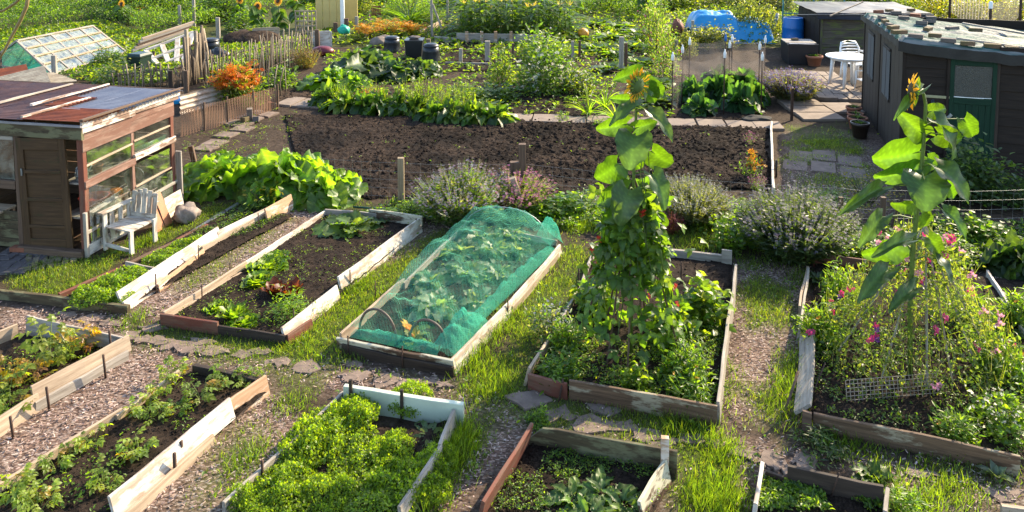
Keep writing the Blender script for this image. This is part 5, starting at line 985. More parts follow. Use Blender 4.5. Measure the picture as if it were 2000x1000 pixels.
u, v = np.meshgrid(np.linspace(0, 1.999, 40), np.linspace(0, 1, 8)); q = np.array([[tuple(L(P[int(s)].lerp(P[int(s)+1], s-int(s))+Vector((.02*math.sin(s*9), .04*math.sin(s*7+z*3), z*.56)))) for s, z in zip(us, vs)] for us, vs in zip(u, v)])
MB().sheet(q[..., 0], q[..., 1], q[..., 2]).obj("wire_netting", netmat("rusty wire netting", (.27, .16, .10), .72, .035), t)
for p in (P[1], P[2], P[0].lerp(P[1], .5), P[1].lerp(P[2], .5)): plank(t, "stake", L(p), L(p+Vector((0, 0, .62))), .035, .035, W_BROWN, (0, 1, 0))
for i, (x, y, w, h, rx) in enumerate(((488,236,.12,.30,.3),(478,240,.16,.14,.1),(527,212,.16,.16,.1),(500,238,.13,.12,.5))): brick("edging_stone", ("upright buff brick leaning on the rusty netting","squat mossy block next to the upright brick","red brown brick at the netting fence's right end","small stone lying right of the upright brick")[i], G(x, y), .3+i, (SLAB, MOSSB, BRICK, GREYB)[i], (w, .12, h), rx*.5)
# heaps, pallets, hut, trellis, frame
t = thing("yellow_hut", "pale yellow panelled hut wall at the top edge", "hut", G(640, 62)); m_ = mpp(62); YP = surf("yellow panel", (.55, .42, .15), .6, .15, 3)
for k in range(4): plank(t, "wall_panel", ((-22+k*13.5+6)*m_, .02*k, 0), ((-22+k*13.5+6)*m_, .02*k, 2.0), 13*m_, .04, YP, (0, 1, 0)); 
plank(t, "corner_post", (30*m_, -.05, 0), (30*m_, -.05, 2.1), .16, .1, WHITEP, (0, 1, 0)); plank(t, "wall", (-.6, 2.0, 1.0), (.8, 2.0, 1.0), .05, 2.0, YP); plank(t, "roof_edge", (-26*m_, -.02, 2.0), (36*m_, -.02, 2.05), .1, .12, WHITEP)
def lattice(name, label, cat, px, py, wpx, top, nx, ny, mat, w=.04, ang=0):
    t = thing(name, label, cat, G(px, py), ang); wd = wpx*mpp(py); h = hz(px, py, top)
    for k in range(nx): x = -wd/2+wd*k/(nx-1); plank(t, "slat", (x, 0, 0), (x, 0, h), w, .02, mat, (0, 1, 0))
    for k in range(ny): z = .05+(h-.08)*k/(ny-1); plank(t, "slat", (-wd/2, -.02, z), (wd/2, -.02, z), .02, w, mat)
    return t
lattice("trellis", "square trellis panel left of the yellow hut", "trellis", 598, 72, 40, 20, 6, 6, W_LIGHT, .05); lattice("pallet", "white slatted pallet standing below the yellow hut", "pallet", 628, 92, 34, 62, 3, 6, W_WHITE, .12, .3); lattice("pallet", "grey slatted crate side at the left compost heap", "pallet", 520, 88, 44, 55, 3, 5, W_LIGHT, .12, .35); lattice("gate", "small brown slatted gate behind the orange flower bed", "gate", 735, 36, 16, 12, 6, 2, W_RED, .06)
t = thing("post_frame", "tall grey timber frame with two diagonal braces left of the corn", "frame", G(845, 74)); L = local(t)
for p, q, d0, d1, w in (((844,74),(842,-20),0,0,.09),((874,52),(874,-20),4,4,.09),((862,54),(845,8),0,0,.07),((868,46),(896,-2),4,4,.07),((901,50),(903,-20),4,4,.09)):
    Y = G(844, 74).y+d0; plank(t, "post", L(at(*p, Y)), L(at(*q, Y)), w, w, W_GREY, (0, 1, 0))
ce = thing("timber_edging", "grey timber edging boards in front of the corn block", "edging", G(950, 84)); 
board(ce, (848,82), (892,86), .22, W_GREY, th=.06); board(ce, (892,84), (1060,88), .38, W_GREY, th=.06); board(ce, (820,70), (862,48), .2, W_LIGHT, th=.06); board(ce, (870,127), (960,129), .1, W_GREY, th=.06)
for x in (912, 941, 968, 998): board(ce, (x-3, 87), (x+3, 87), .5, W_ORANGE, name="stake", th=.05, lean=8)
for x, y, k in ((1853,60,0),(1932,75,1),(1990,78,2)): 
    g = G(x, y); t = thing("net_post", ("left","middle","right")[k]+" rusty post carrying the sagging net behind the black shed", "post", g); h = (1.9, 1.35, 2.0)[k]; MB().tube([(0, 0, 0), (0, 0, h)], .05, 8).obj("post", IRON, t); MB().lathe([(.07, h-.2), (.07, h+.02), (.03, h+.08), (.001, h+.08)], 10).obj("cap", WHITEP, t)
t = thing("bird_net", "pale sagging net strung between posts behind the black shed", "netting", G(1853, 60)); L = local(t); A_, B_, C_ = (G(1853, 60)+Vector((0,0,1.9)), G(1932, 75)+Vector((0,0,1.35)), G(1990, 78)+Vector((0,0,2.0)))
q = np.array([[tuple(L(((A_.lerp(B_, s) if s <= 1 else B_.lerp(C_, s-1)) - Vector((0, 0, .12*math.sin(math.pi*(s % 1)))))*1.0-Vector((0, 0, z*1.1)))) for s in np.linspace(0, 2, 30)] for z in np.linspace(0, 1, 8)]); MB().sheet(q[..., 0], q[..., 1], q[..., 2]).obj("net", netmat("pale bird netting", (.34, .3, .24), .4, .03), t)
tag(lumpy("hose_bundle", "turquoise hose bundle hanging near the yellow hut", "hose", G(671, 58, .55), .2, surf("turquoise plastic", (.02, .38, .26), .5, .3, 9), (1.1, .8, .8), 5, .4), "turquoise plastic bundle sitting on a post near the yellow hut", "hose")
lumpy("soil_heap", "brown compost heap under dry grass at the far left", "heap", G(490, 84, .1), .8, SOILD, (1.3, .8, .6), 3, .3); lumpy("bin_bag", "crumpled black bag beside the left compost bin", "bag", G(428, 110, .15), .35, BLACKP, (1.1, .8, .7), 11, .45); lumpy("red_tub", "dark red tub at the foot of the white pallet", "tub", G(630, 100, .12), .3, surf("dark red plastic", (.14, .02, .025), .4, .3, 4), (1.3, .8, .6), 2, .1)
for i, (x, y) in enumerate(((740,84),(752,80))): lumpy("heap_stone", ("flat","rounded")[i]+" pale stone lying left of the round compost bin", "stone", G(x, y, .15), .28, SLAB, (1.2, .8, .8), 20+i)
for x, k in ((412,0),(432,1)): t = thing("red_pole", ("left","right")[k]+" red painted pole in the far left thicket", "pole", G(x, 30)); MB().tube([(0, 0, 0), (.02, 0, 2.2)], .05, 8).obj("pole", surf("red paint", (.3, .03, .02), .5), t)

t = thing("twig", "bare brown twig hanging into the top left corner close to the viewer", "twig", at(30, 60, 3.2)); L = local(t)
MB().tube([L(at(x, y, 3.2)) for x, y in ((58,-30),(52,12),(40,40),(22,72),(8,100),(-8,125))], [.008,.008,.007,.006,.005,.004], 6, (.2,.15,.06)).obj("stem", STEM, t); MB().tube([L(at(x, y, 3.2)) for x, y in ((50,-14),(30,6),(8,20),(-12,27))], .006, 6, (.2,.15,.06)).obj("side_shoot", STEM, t)
# ------------------------------------------------------------------ plants: large leaved
def U(lst): return [(a, b, c) for a, b, c in lst]
RH = lambda s: proto(("rh", s), lambda: p_rosette(s, [(.085,.155,.018),(.10,.17,.02),(.065,.125,.02)], leaf_t(18, 10, 1.05, .58, .55, .12, .35, .085, .25, 3.5, s, .5), 40, .46, .4, 1.5, LEAF, .75, (.14, .12, .04), 1.0, .02, .016, .75))
for x, y, w, h, s, lb in ((425,365,170,100,1,"rhubarb clump touching the shed, left end of its row"),(555,375,220,140,2,"tall broad rhubarb clump in the middle of the row by the shed"),(640,384,150,90,3,"low rhubarb clump at the right end of the row by the dug plot"),(480,352,170,80,4,"rhubarb clump at the back of the row beside the shed")):
    put(RH(s), "rhubarb_plant", lb, "rhubarb", x, y, w, h, (1.25, .78), "rhubarb by the shed")
RHD = lambda s: proto(("rhd", s), lambda: p_rosette(s, GD+[(.05,.085,.03)], leaf_t(18, 10, 1.05, .58, .55, .15, .4, .08, .25, 3, s, .5), 36, .46, .3, 1.45, None, .7, (.10, .10, .05), 1.0, .02, .014, .6))
for x, y, w, h, s, lb in ((655,168,125,55,5,"pale green rhubarb clump spilling left onto the dark soil"),(715,142,150,72,6,"dark tall rhubarb clump in front of the round black bin"),(770,150,110,56,7,"dark rhubarb clump between the taller clump and the black bins"),(825,146,85,50,8,"small rhubarb clump below the right black bin"),(690,172,70,36,5,"low pale rhubarb clump in front of the dark clump")):
    put((RH if s == 5 else RHD)(s), "rhubarb_plant", lb, "rhubarb", x, y, w, h, (1.15, .72), "rhubarb before the compost bins")
put(RHD(9), "rhubarb_plant", "large dark leaved rhubarb cut by the right border", "rhubarb", 1995, 530, 130, 110, (1.15, .72))
# chard row with bolting stalks
CH_ = lambda s: proto(("ch", s), lambda: p_rosette(s, GR+[(.035,.07,.018),(.10,.14,.02)], leaf_t(6, 4, .62, .8, .7, .2, .35, .07, .2, 2.5, s, .5), 44, .40, .3, 1.5, LEAF, .6, (.22, .05, .03), 1.0, .02, .01, .5))
xs_ = np.linspace(648, 975, 11)
for i, x in enumerate(xs_): put(CH_(20+i % 4), "chard_plant", f"glossy chard plant, {ORD[i]} from the left in the row behind the dug plot", "chard", x+((i*37) % 9-4), 208+(x-648)*.105+((i*53) % 11-5), 82, 72, (1.0, .66), "chard row")
BOLT = lambda s: proto(("bolt", s), lambda: p_spike(s, GY+GL, GY+[(.2,.2,.05)], 34, .5, 9, .42, .03, GY+GL))
for i, x in enumerate((668, 735, 790, 820, 862, 905)): put(BOLT(40+i % 3), "bolting_chard", f"yellow green bolting stalks, {ORD[i]} from the left behind the chard row", "chard", x, 205+i*5, 62, (55, 60, 80, 92, 88, 95)[i], (1, 1), "bolting stalks above the chard")
put(p_bush(55, GY+GL, OVAL, 900, .085, 12), "leafy_plant", "yellow green leafy plants right of the dark rhubarb", "plant", 905, 200, 110, 40); put(p_bush(56, GR, OVAL, 700, .1, 10), "strawberry_patch", "low green strawberry patch left of the daisy bush", "strawberry", 960, 195, 110, 28)
put(p_bush(57, GY+GR, OVAL, 700, .1, 10), "strawberry_patch", "low yellow green strawberry patch in front of the small grey post", "strawberry", 930, 218, 120, 26); put(p_bush(58, YEL+[(.3,.1,.02)], OVAL, 350, .07, 8), "marigold_patch", "dried orange red flowers behind the left chard plants", "flowers", 730, 185, 70, 20)
# spike flowered bushes
LAV = [(.24,.19,.30),(.30,.25,.34),(.18,.14,.22)]; MAG = [(.32,.06,.16),(.26,.06,.20),(.38,.14,.22)]; GREYL = [(.085,.10,.065),(.07,.085,.05),(.11,.12,.08)]
put(p_spike(60, GREYL+GR+GR, LAV+[(.3,.18,.24)], 560, .2, 7, .5, .011, GR+GREYL), "lavender_bush", "large lavender bush left of the leaning stake by the fence", "lavender", 900, 432, 215, 108); put(p_spike(61, GR+GREYL, MAG, 300, .3, 5, .5, .016), "salvia_clump", "magenta pink salvia spikes behind the large lavender bush", "salvia", 1000, 405, 180, 85)
put(p_spike(62, GREYL+GG, [(.18,.16,.2),(.2,.2,.16)], 700, .12, 6, .5, .010, GG+GREYL), "lavender_bush", "grey silvery lavender bush right of the bean wigwam", "lavender", 1350, 430, 185, 85); put(p_spike(63, [(.045,.07,.03),(.06,.085,.04)], [(.15,.12,.17),(.12,.1,.14),(.2,.17,.2)], 900, .2, 7, .5, .011, [(.04,.065,.03),(.06,.085,.045)]), "lavender_bush", "tall dark green lavender bush before the path to the sheds", "lavender", 1548, 500, 250, 135)
put(p_spike(64, GREYL+BRN, [(.14,.10,.30),(.18,.13,.34),(.10,.08,.2)], 700, .25, 5, .5, .016, GG), "catmint_bush", "violet blue catmint bush in front of the patio", "catmint", 1548, 195, 140, 68)
put(p_spike(65, GR, MAG, 40, .5, 4, .5, .04), "salvia_clump", "small pink salvia at the right end of the dug plot", "salvia", 1465, 285, 34, 32); put(p_spike(66, GR, MAG, 50, .4, 4, .5, .035), "salvia_clump", "faded pink salvia at the edge plank's near end", "salvia", 1478, 372, 40, 40); put(p_spike(68, BRN+GG, BRN, 260, .2, 4, .5, .02, BRN+GG), "dry_weeds", "brownish dry weeds in front of the thin stick fence", "weeds", 600, 132, 70, 45)
put(p_bush(67, GR, OVAL, 200, .1, 8, .25, 12, STAR, 45, [(.6,.28,.015),(.55,.22,.01)], .11), "coneflower", "yellow coneflowers standing in the dug plot's right end", "flowers", 1470, 345, 46, 50)
# flower bushes
ORF = [(.78,.22,.012),(.8,.28,.015),(.7,.16,.01),(.4,.08,.01)]
put(p_bush(70, GR+GY, LANCE, 1500, .10, 16, .2, 14, STAR, 800, ORF, .055), "helenium_bush", "bright orange helenium bush behind the corrugated metal sheet", "flowers", 460, 196, 112, 80); put(p_bush(71, GR, LANCE, 400, .12, 8, .2, 8, STAR, 60, ORF, .06), "helenium_bush", "small reddish helenium spill at the rusty netting's back", "flowers", 490, 204, 60, 30)
for i, (x, y, w, h) in enumerate(((720,78,80,34),(775,74,90,36),(805,72,70,30),(750,64,90,30))): put(p_bush(72+i % 2, GY+GR, LANCE, 900, .10, 14, .22, 8, STAR, 260, [(.6,.30,.02),(.65,.36,.02),(.5,.16,.01)], .06), "marigold_bush", ("left","middle","right","rear")[i]+" orange yellow marigold bush in the bed before the gate", "flowers", x, y, w, h, group="marigold bed")
DW = [(.7,.68,.6),(.6,.58,.5)]
put(p_bush(75, GD+GR, OVAL, 1800, .07, 16, .22, 12, DAISY, 130, DW, .05, None, False), "daisy_bush", "dense dark green bush dotted with white daisies", "flowers", 1062, 178, 130, 105); put(p_bush(76, GR+GY, OVAL, 900, .08, 12, .22, 12, DAISY, 60, DW, .045), "daisy_bush", "loose daisy plants right of the dense daisy bush", "flowers", 1130, 182, 90, 60); put(p_bush(77, GY+GR, OVAL, 900, .08, 12), "leafy_plant", "yellow green leafy plant left of the daisy bush", "plant", 978, 165, 75, 62)
put(p_bush(78, GY+GL, OVAL, 1000, .08, 12, .22, 12, STAR, 40, DW, .04), "leafy_plant", "sunlit yellow green weeds behind the daisy bush", "plant", 1060, 112, 120, 50)
# sweet peas at the back, squash patch
SPC = [(.5,.03,.05),(.6,.2,.3),(.35,.04,.2),(.62,.5,.45)]
for i, (x, y, w, h) in enumerate(((1285,100,62,110),(1305,120,60,85),(1270,78,60,90),(1300,150,70,70))): put(p_bush(80+i % 2, GL+GR+GG, OVAL, 900, .06, 18, .16, 10, STAR, 55, SPC, .035, None, False), "sweet_pea", ("front","right","rear","lowest")[i]+" sweet pea thicket with red and pink flowers left of the cage", "sweet pea", x, y, w, h, group="sweet peas before the blue tarpaulin")
SQ = lambda s: proto(("sq", s), lambda: p_rosette(s, GR+GL, leaf_t(6, 4, 1.1, .6, .65, .05, .15, .06, .25, 2.5, s, .4), 30, .34, .3, 1.3, LEAF, .9, (.10, .14, .04)))
sqs = ((1120,60),(1165,52),(1210,58),(1245,70),(1140,80),(1190,78),(1235,95),(1165,100),(1205,112),(1115,100),(1250,128),(1245,152),(1285,168),(1190,138))
for i, (x, y) in enumerate(sqs): put(SQ(i % 3), "squash_plant", f"broad leaved squash plant, {ORD[i]} counting down the patch behind the daisy bush", "squash", x, y, 78, 36, (1.3, .75), "squash patch")
tag(lumpy("pumpkin", "small orange pumpkin among the squash leaves", "pumpkin", G(1139, 66, .25), .22, surf("pumpkin skin", (.6, .25, .02), .5, .2)), "small orange pumpkin among the squash leaves", "pumpkin")
for i, (x, y) in enumerate(((1265,180),(1290,205),(1240,200))): put(p_rosette(90+i, GB, leaf_t(5, 4, .8, .7, .7, .15, .3, .08), 22, .3, .2, 1.3), "courgette_plant", ("grey green courgette plant between the posts and the cage","low courgette plant at the cage's left rod","courgette plant behind the strap leaved clump")[i], "courgette", x, y, 75, 45, (.6, .35))
for i, (x, y) in enumerate(((1150,228),(1182,215),(1205,240))): put(p_strap(95+i), "leek_clump", ("left","rear","right")[i]+" clump of arching strap leaves beside the slab path", "leeks", x, y, 70, 58, (1.4, .8), "strap leaved clumps")
for i in range(4):
    for j in range(13):
        x, y = 898+j*17+(i*7) % 11, 54+i*8
        put(proto(("corn", (i*5+j) % 5), lambda: p_corn((i*5+j) % 5)), "corn_plant", "tall green corn stalk in the block behind the timber edging", "corn", x, y, 78+6*((i+j) % 3), 84+5*((i*3+j) % 4), (1.0, 1.15), "corn block", rz=i*1.3+j*2.1)
# brassicas in the cage
BR_ = lambda s: proto(("br", s), lambda: p_rosette(s, [(.025,.065,.025),(.035,.085,.03),(.05,.105,.03)], leaf_t(6, 4, .9, .75, .6, .15, .3, .07, .1, 2.5, s, .5), 46, .36, .2, 1.5, None, .5, (.10, .14, .07), 1.0, .02, .012, .4))
for i, (x, y, w, h, lb) in enumerate(((1352,200,75,98,"rear left"),(1365,222,80,74,"front left"),(1405,195,85,108,"rear middle"),(1450,185,85,108,"rearmost right"),(1445,215,92,104,"front right"),(1472,205,66,100,"right edge"),(1400,175,85,92,"far back"))): put(BR_(i % 3), "brassica_plant", f"dark green brassica at the {lb} inside the net cage", "brassica", x, y, w, h, (1.0, .62), "brassicas in the cage")
for x, y, lb in ((1358,228,"at the cage's front edge"),(1100,236,"growing from the slab path"),(1170,248,"between slabs near the sunflower stem")): put(p_bush(99, GL, LANCE, 120, .2, 6), "weed_tuft", "bright green weed tuft "+lb, "weeds", x, y, 28, 18)
# apple bushes by the tarpaulin
AP = lambda s: p_bush(s, [(.10,.12,.03),(.13,.14,.035),(.07,.09,.03)], OVAL, 2200, .065, 20, .16, 18)
for i, (x, y, w, h, lb) in enumerate(((1385,92,110,50,"low apple bush in front of the blue tarpaulin"),(1465,80,95,95,"taller apple bush covering the tarpaulin's right side"),(1500,66,60,70,"slim apple bush at the right end of the tarpaulin"),(1335,110,60,50,"small leafy bush left of the apple bush"))): put(AP(100+i), "apple_bush", lb, "bush", x, y, w, h)
# plants against the right shed and along the fence
put(p_bush(110, GD+GB, OVAL, 1800, .075, 18, .18, 20), "currant_bush", "dark currant bush in front of the green shed door", "bush", 1890, 385, 190, 105); put(p_bush(111, GD, OVAL, 900, .075, 12, .2, 14), "currant_bush", "lower dark bush right of the currant bush", "bush", 1985, 400, 120, 70); put(p_bush(112, [(.12,.11,.02),(.08,.09,.02),(.16,.12,.03)], OVAL, 350, .05, 14, .2, 16), "dry_shrub", "thin yellowing shrub on the shaded path by the shed", "shrub", 1690, 395, 140, 65)
for i, (x, y, w, h, lb) in enumerate(((1680,500,110,45,"geranium leaves right of the tall lavender"),(1760,490,100,40,"green groundcover behind the sweet pea wigwam"),(1860,500,110,42,"green groundcover left of the big dark rhubarb"),(1920,470,110,45,"weedy clump by the right fence end"),(1840,455,90,40,"weedy clump behind the large sunflower's stem"),(1430,480,105,60,"rounded geranium bush left of the tall lavender"),(1195,440,90,45,"low geranium clump left of the bean wigwam top"),(1100,415,110,40,"weedy plants beside the leaning stake"),(1140,400,70,30,"yellow green weeds left of the bean leaves"),(1050,420,70,35,"small weeds at the net tunnel's back"),(800,415,70,28,"weeds at the foot of the pale fence post"),(760,425,70,20,"low green weeds behind the courgette bed"),(1620,400,90,30,"low weeds where the path meets the fence"),(1600,470,80,40,"green weeds right of the tall lavender"))):
    put(proto(("gc", i % 4), lambda: p_bush(120+i, GR+GL if i < 4 or i > 4 else GD, ROUND if i % 2 else OVAL, 700, .085, 12, .22, 8, STAR if i in (5, 6) else None, 16, [(.4,.12,.3)], .035)), "weed_clump", lb, "weeds", x, y, w, h)
for i, (x, y, lb) in enumerate(((1310,455,"red leaved heather clump right of the bean wigwam"),(1290,425,"dusky red plant behind the heather clump"))): put(p_spike(130+i, [(.10,.03,.03),(.07,.05,.03)], [(.2,.04,.06)], 160, .3, 5, .5, .02, [(.09,.03,.03)]), "heather_clump", lb, "heather", x, y, 60, 50-i*12)
put(p_bush(133, GL+GR, LANCE, 260, .11, 10, .25, 20, STAR, 60, [(.6,.42,.02)], .045), "mustard_weeds", "yellow flowered weeds at the end of the narrow bed", "weeds", 515, 405, 90, 55)
put(p_bush(134, GR, OVAL, 700, .1, 10), "bean_row", "climbing bean plants by the dark rods near the slab path", "beans", 545, 172, 75, 56)
# dig-over hedge, far growth
HG = [(.14,.15,.02),(.10,.125,.02),(.18,.16,.025)]
for i, (x, y, w, h, lb) in enumerate(((1835,45,110,80,"left"),(1905,50,110,70,"middle"),(1975,48,120,75,"right"))): put(p_bush(140+i, HG, OVAL, 2200, .055, 24, .16, 14), "hedge_bush", f"{lb} yellow green hedge bush beyond the black shed", "hedge", x, y, w, h, group="yellow green hedge")
hb_ = ((1525,20,70,60,GG),(1255,30,120,70,GR),(1320,15,110,60,GY),(1400,8,120,60,GY+GG),(1480,12,110,60,GG),(1180,20,130,70,GL),(1090,15,120,60,GR),(800,30,120,60,GL),(900,15,130,60,GR),(990,12,130,60,GR),(700,25,90,50,GY+GG),(845,45,70,40,GR),(1220,5,130,60,GR),(1600,5,100,50,GG),(1700,5,120,60,GR),(1790,15,90,60,GY),(640,5,110,60,GR),(760,5,120,60,GR))
pl_ = ("beside the teal glasshouse","behind the squash patch","left of the blue tarpaulin's top","behind the blue tarpaulin","right behind the blue tarpaulin","above the squash patch","right of the corn block","behind the marigold bed","left behind the corn","behind the middle of the corn","right of the yellow hut","between the timber frame and the marigolds","at the top edge above the squash","over the mossy shed's left end","over the mossy shed's roof","at the mossy shed's right end","over the yellow hut","above the brown gate")
for i, ((x, y, w, h, c_), lb) in enumerate(zip(hb_, pl_)): put(p_bush(150+i % 6, c_, (OVAL, LANCE)[i % 2], 1300, .075, 18, .18, 10, STAR if i in (3, 4, 13) else None, 60, [(.6,.4,.05)] if i != 13 else DW, .035), "garden_shrub", "leafy shrub "+lb, "shrub", x, y, w, h)
put(p_strap(170, GR, 60, 1.0), "iris_clump", "tall strap leaved iris clump behind the marigold bed", "iris", 800, 48, 95, 50, (1.4, .8)); put(p_spike(171, GR, [(.5,.12,.35)], 5, .7, 6, .25, .05), "hollyhock", "pink hollyhock spike left of the brown gate", "flowers", 722, 50, 22, 40)
# overgrown corner top left: one tangled mass
mb = MB(); ru = RNG(77); poly = PX((-60,-40),(610,-40),(580,25),(440,45),(400,62),(262,75),(250,60),(180,44),(30,72),(-60,85)); n = 230000
px_ = np.array(poly); x = ru.uniform(px_[:,0].min(), px_[:,0].max(), n); y = ru.uniform(px_[:,1].min(), px_[:,1].max(), n); k = inpoly(x, y, poly) & (ru.random(n) < np.clip(34/y, 0, 1)**2); x, y = x[k], y[k]
top = .35+1.7*np.clip(vnoise(x, y, 2.6, 4, 3)-.22, 0, 1)*1.2; z = top*(1-ru.random(len(x))**2.2*.7); n = len(x); nv = vnoise(x, y, 1.2, 8, 2)[:, None]
nv = np.clip((nv-.3)*1.8, 0, 1); cc_ = pal(ru, n, GR+GD)*(1-nv)+pal(ru, n, GL+GR)*nv
mb.scatter(OVAL, np.stack([x, y, z], -1), frames(unit(ru, n), np.array([0, -.25, .8])+ru.normal(size=(n, 3))*.5), ru.uniform(.05, .115, n), cc_); stuff(mb.obj("undergrowth", LEAF), "tangled sunlit nettles and brambles filling the top left corner", "undergrowth")
for i, (x, y, w, h, c_, lb) in enumerate(((300,28,190,95,GD,"dark tall bush at the top left behind the glasshouse"),(60,20,130,60,GL,"bright green bush in the top left corner"),(430,40,120,60,GR,"green bush under the red poles"),(215,128,75,36,GR,"bramble bush leaning on the low glasshouse"),(235,170,120,55,GR+GG,"bramble shoots behind the rusty roofed shed"),(480,60,90,45,GR,"green bush beside the far sunflowers"),(530,125,90,30,GY+GG,"weeds growing along the thin stick fence"),(485,82,120,30,GG+GY,"dry grassy weeds over the compost heap"))): put(p_bush(180+i, c_, OVAL, 1500, .07, 18, .2, 14), "wild_bush", lb, "bush", x, y, w, h)
for i, (x, y, lb) in enumerate(((245,36,"orange flowered plant in the top left thicket"),(270,45,"red orange flowers lower in the top left thicket"))): put(p_bush(190+i, GR, OVAL, 300, .09, 8, .22, 8, STAR, 70, [(.5,.12,.01)], .06), "orange_flowers", lb, "flowers", x, y, 60, 40)
# ------------------------------------------------------------------ weeds in the beds
def weeds(name, label, polys, n, seed, cols=GL+GR, size=(.012, .034), dens=.42, z=.06):
    r = RNG(seed); mb = MB()
    for p in polys:
        q = np.array(PX(*p)); x = r.uniform(q[:,0].min(), q[:,0].max(), n); y = r.uniform(q[:,1].min(), q[:,1].max(), n); k = inpoly(x, y, list(map(tuple, q))) & (vnoise(x, y, .28, seed, 3) > dens); x, y = x[k], y[k]; m = len(x)
        for j in range(3): o = r.normal(size=(m, 2))*.016; mb.scatter(OVAL, np.stack([x+o[:,0], y+o[:,1], z+r.random(m)*.035], -1), frames(unit(r, m, (.05, .6)), np.array([0, 0, 1.])+r.normal(size=(m, 3))*.4), r.uniform(*size, m), pal(r, m, cols))
    stuff(mb.obj(name, LEAF), label, "weeds")
weeds("weed_seedlings", "tiny weed seedlings sprinkled over the lettuce bed", [[(330,632),(557,668),(828,446),(640,425)]], 2600, 201, GL+GY, (.01,.026), dens=.5); weeds("weed_seedlings", "small green weeds covering the bed behind the round ended board", [[(940,1010),(1265,1020),(1310,930),(1036,880)]], 2000, 202, GR+GL, (.011,.026), .48); weeds("weed_seedlings", "weeds in the dark planked bed at lower right", [[(1480,1010),(1730,1010),(1720,985),(1490,950)]], 1800, 203, GR+GL, (.014,.04), .36)
weeds("weed_seedlings", "low weeds under the bean wigwam", [[(1060,750),(1390,815),(1420,640),(1110,640)]], 5000, 204, GL+GY+GR, (.014,.034), .42); weeds("weed_seedlings", "low weeds in front of the sweet pea wigwam", [[(1590,815),(1990,905),(2060,640),(1590,660)]], 4500, 205, GR+GL, (.014,.036), .46); weeds("weed_seedlings", "scattered seedlings between the potato plants", [[(0,1010),(205,1020),(515,780),(380,745)]], 1000, 206, GL, dens=.55); weeds("weed_seedlings", "seedlings in the withering left bed", [[(-60,850),(10,830),(230,690),(40,665)]], 900, 207, GL, dens=.55)
weeds("weed_seedlings", "sparse seedlings on the dug plot", [[(700,380),(1500,365),(1500,258),(640,226)]], 420, 208, GL, (.015,.045), .6, .05); weeds("groundcover", "green groundcover behind the sweet pea bed", [[(1600,505),(2020,540),(2020,440),(1640,455)]], 6500, 209, GR+GD, (.03,.08), .38, .04); weeds("groundcover", "mixed low growth under the wire fence", [[(700,425),(1500,470),(1500,395),(760,395)]], 5000, 210, GR+GL, (.03,.07), .42, .04)
weeds("groundcover", "low growth between the shrubs of the middle garden", [[(600,215),(1310,235),(1340,60),(900,90),(640,100)]], 9000, 211, GR+GY+GL, (.05,.12), .50, .05); weeds("groundcover", "low growth at the back right beyond the tarpaulin", [[(1050,120),(2000,60),(2000,0),(560,0),(640,90)]], 16000, 212, GR+GY, (.08,.2), .36, .1); weeds("groundcover", "cress like seedlings at the shed end of the narrow bed", [[(360,470),(470,470),(560,430),(470,405),(400,440)]], 1300, 213, GR, (.014,.03), .45)
weeds("groundcover", "green growth around the low glasshouse and bins", [[(-40,70),(200,45),(262,65),(400,60),(330,170),(220,180),(110,155),(0,110)],[(400,152),(600,118),(615,80),(430,85)]], 14000, 214, GR+GY, (.07,.16), .33, .12); weeds("groundcover", "sparse weeds on the soil beside the rusty netting", [[(355,320),(560,290),(600,225),(540,215),(360,272)]], 1500, 215, GR+GY, (.015,.04), .5, .03)
# ------------------------------------------------------------------ crops in the beds
CRS = proto("cress", lambda: p_parsley(220, GL+[(.15,.21,.02)], 2600, .3))
for i, (x, y, w, h, lb) in enumerate(((190,588,95,34,"front left cress clump filling the end of the narrow bed"),(240,560,95,32,"rear cress clump against the small divider board"),(225,592,70,28,"cress clump along the white plank's front end"),(318,515,75,24,"green seedling clump behind the divider board"),(370,490,75,24,"green seedling clump farther up the narrow bed"))): put(CRS, "cress_clump", lb, "cress", x, y, w, h, (1.0, .32))
BT = lambda s: proto(("beet", s), lambda: p_rosette(s, GR+[(.03,.06,.02),(.05,.03,.015)], leaf_t(5, 4, .5, .8, .7, .2, .4, .06), 26, .34, .2, 1.35, None, .5, (.2, .02, .03)))
for i, (x, y, w) in enumerate(((425,452,55),(450,438,60),(470,425,55),(490,412,60),(510,402,50),(535,392,50),(440,425,50),(480,445,45))): put(BT(i % 3), "beetroot_plant", f"dark red stemmed beetroot plant, {ORD[i]} in the far half of the narrow bed", "beetroot", x, y, w, w*.5, (.85, .5), "beetroot in the narrow bed")
CGT = leaf_t(7, 6, 1.0, .6, .65, .1, .25, .10, .22, 3.5, 2, .5)
put(p_rosette(231, [(.06,.11,.025),(.08,.125,.035),(.05,.09,.03)], CGT, 30, .30, .15, 1.35, None, .8, (.12, .16, .05)), "courgette_plant", "spreading courgette plant at the back of the lettuce bed", "courgette", 690, 452, 150, 72, (1.1, .62))
LET = lambda s: proto(("let", s), lambda: p_rosette(s, GL+[(.13,.20,.02)], leaf_t(7, 6, .95, .8, .6, .05, .1, .14, 0, 3, s, .2), 44, .24, .3, 1.4, LEAF))
for i, (x, y, w, h, lb) in enumerate(((525,530,80,40,"frilly lettuce heads at the rear by the left plank"),(505,558,75,38,"frilly lettuce left of the red lettuce"),(540,512,60,32,"rearmost frilly lettuce in its bed"),(425,610,55,32,"small frilly lettuce in the front left corner"),(478,640,75,36,"frilly lettuce at the front boards"))): put(LET(i % 3), "lettuce", "bright green "+lb, "lettuce", x, y, w, h, (.5, .28), "frilly lettuces")
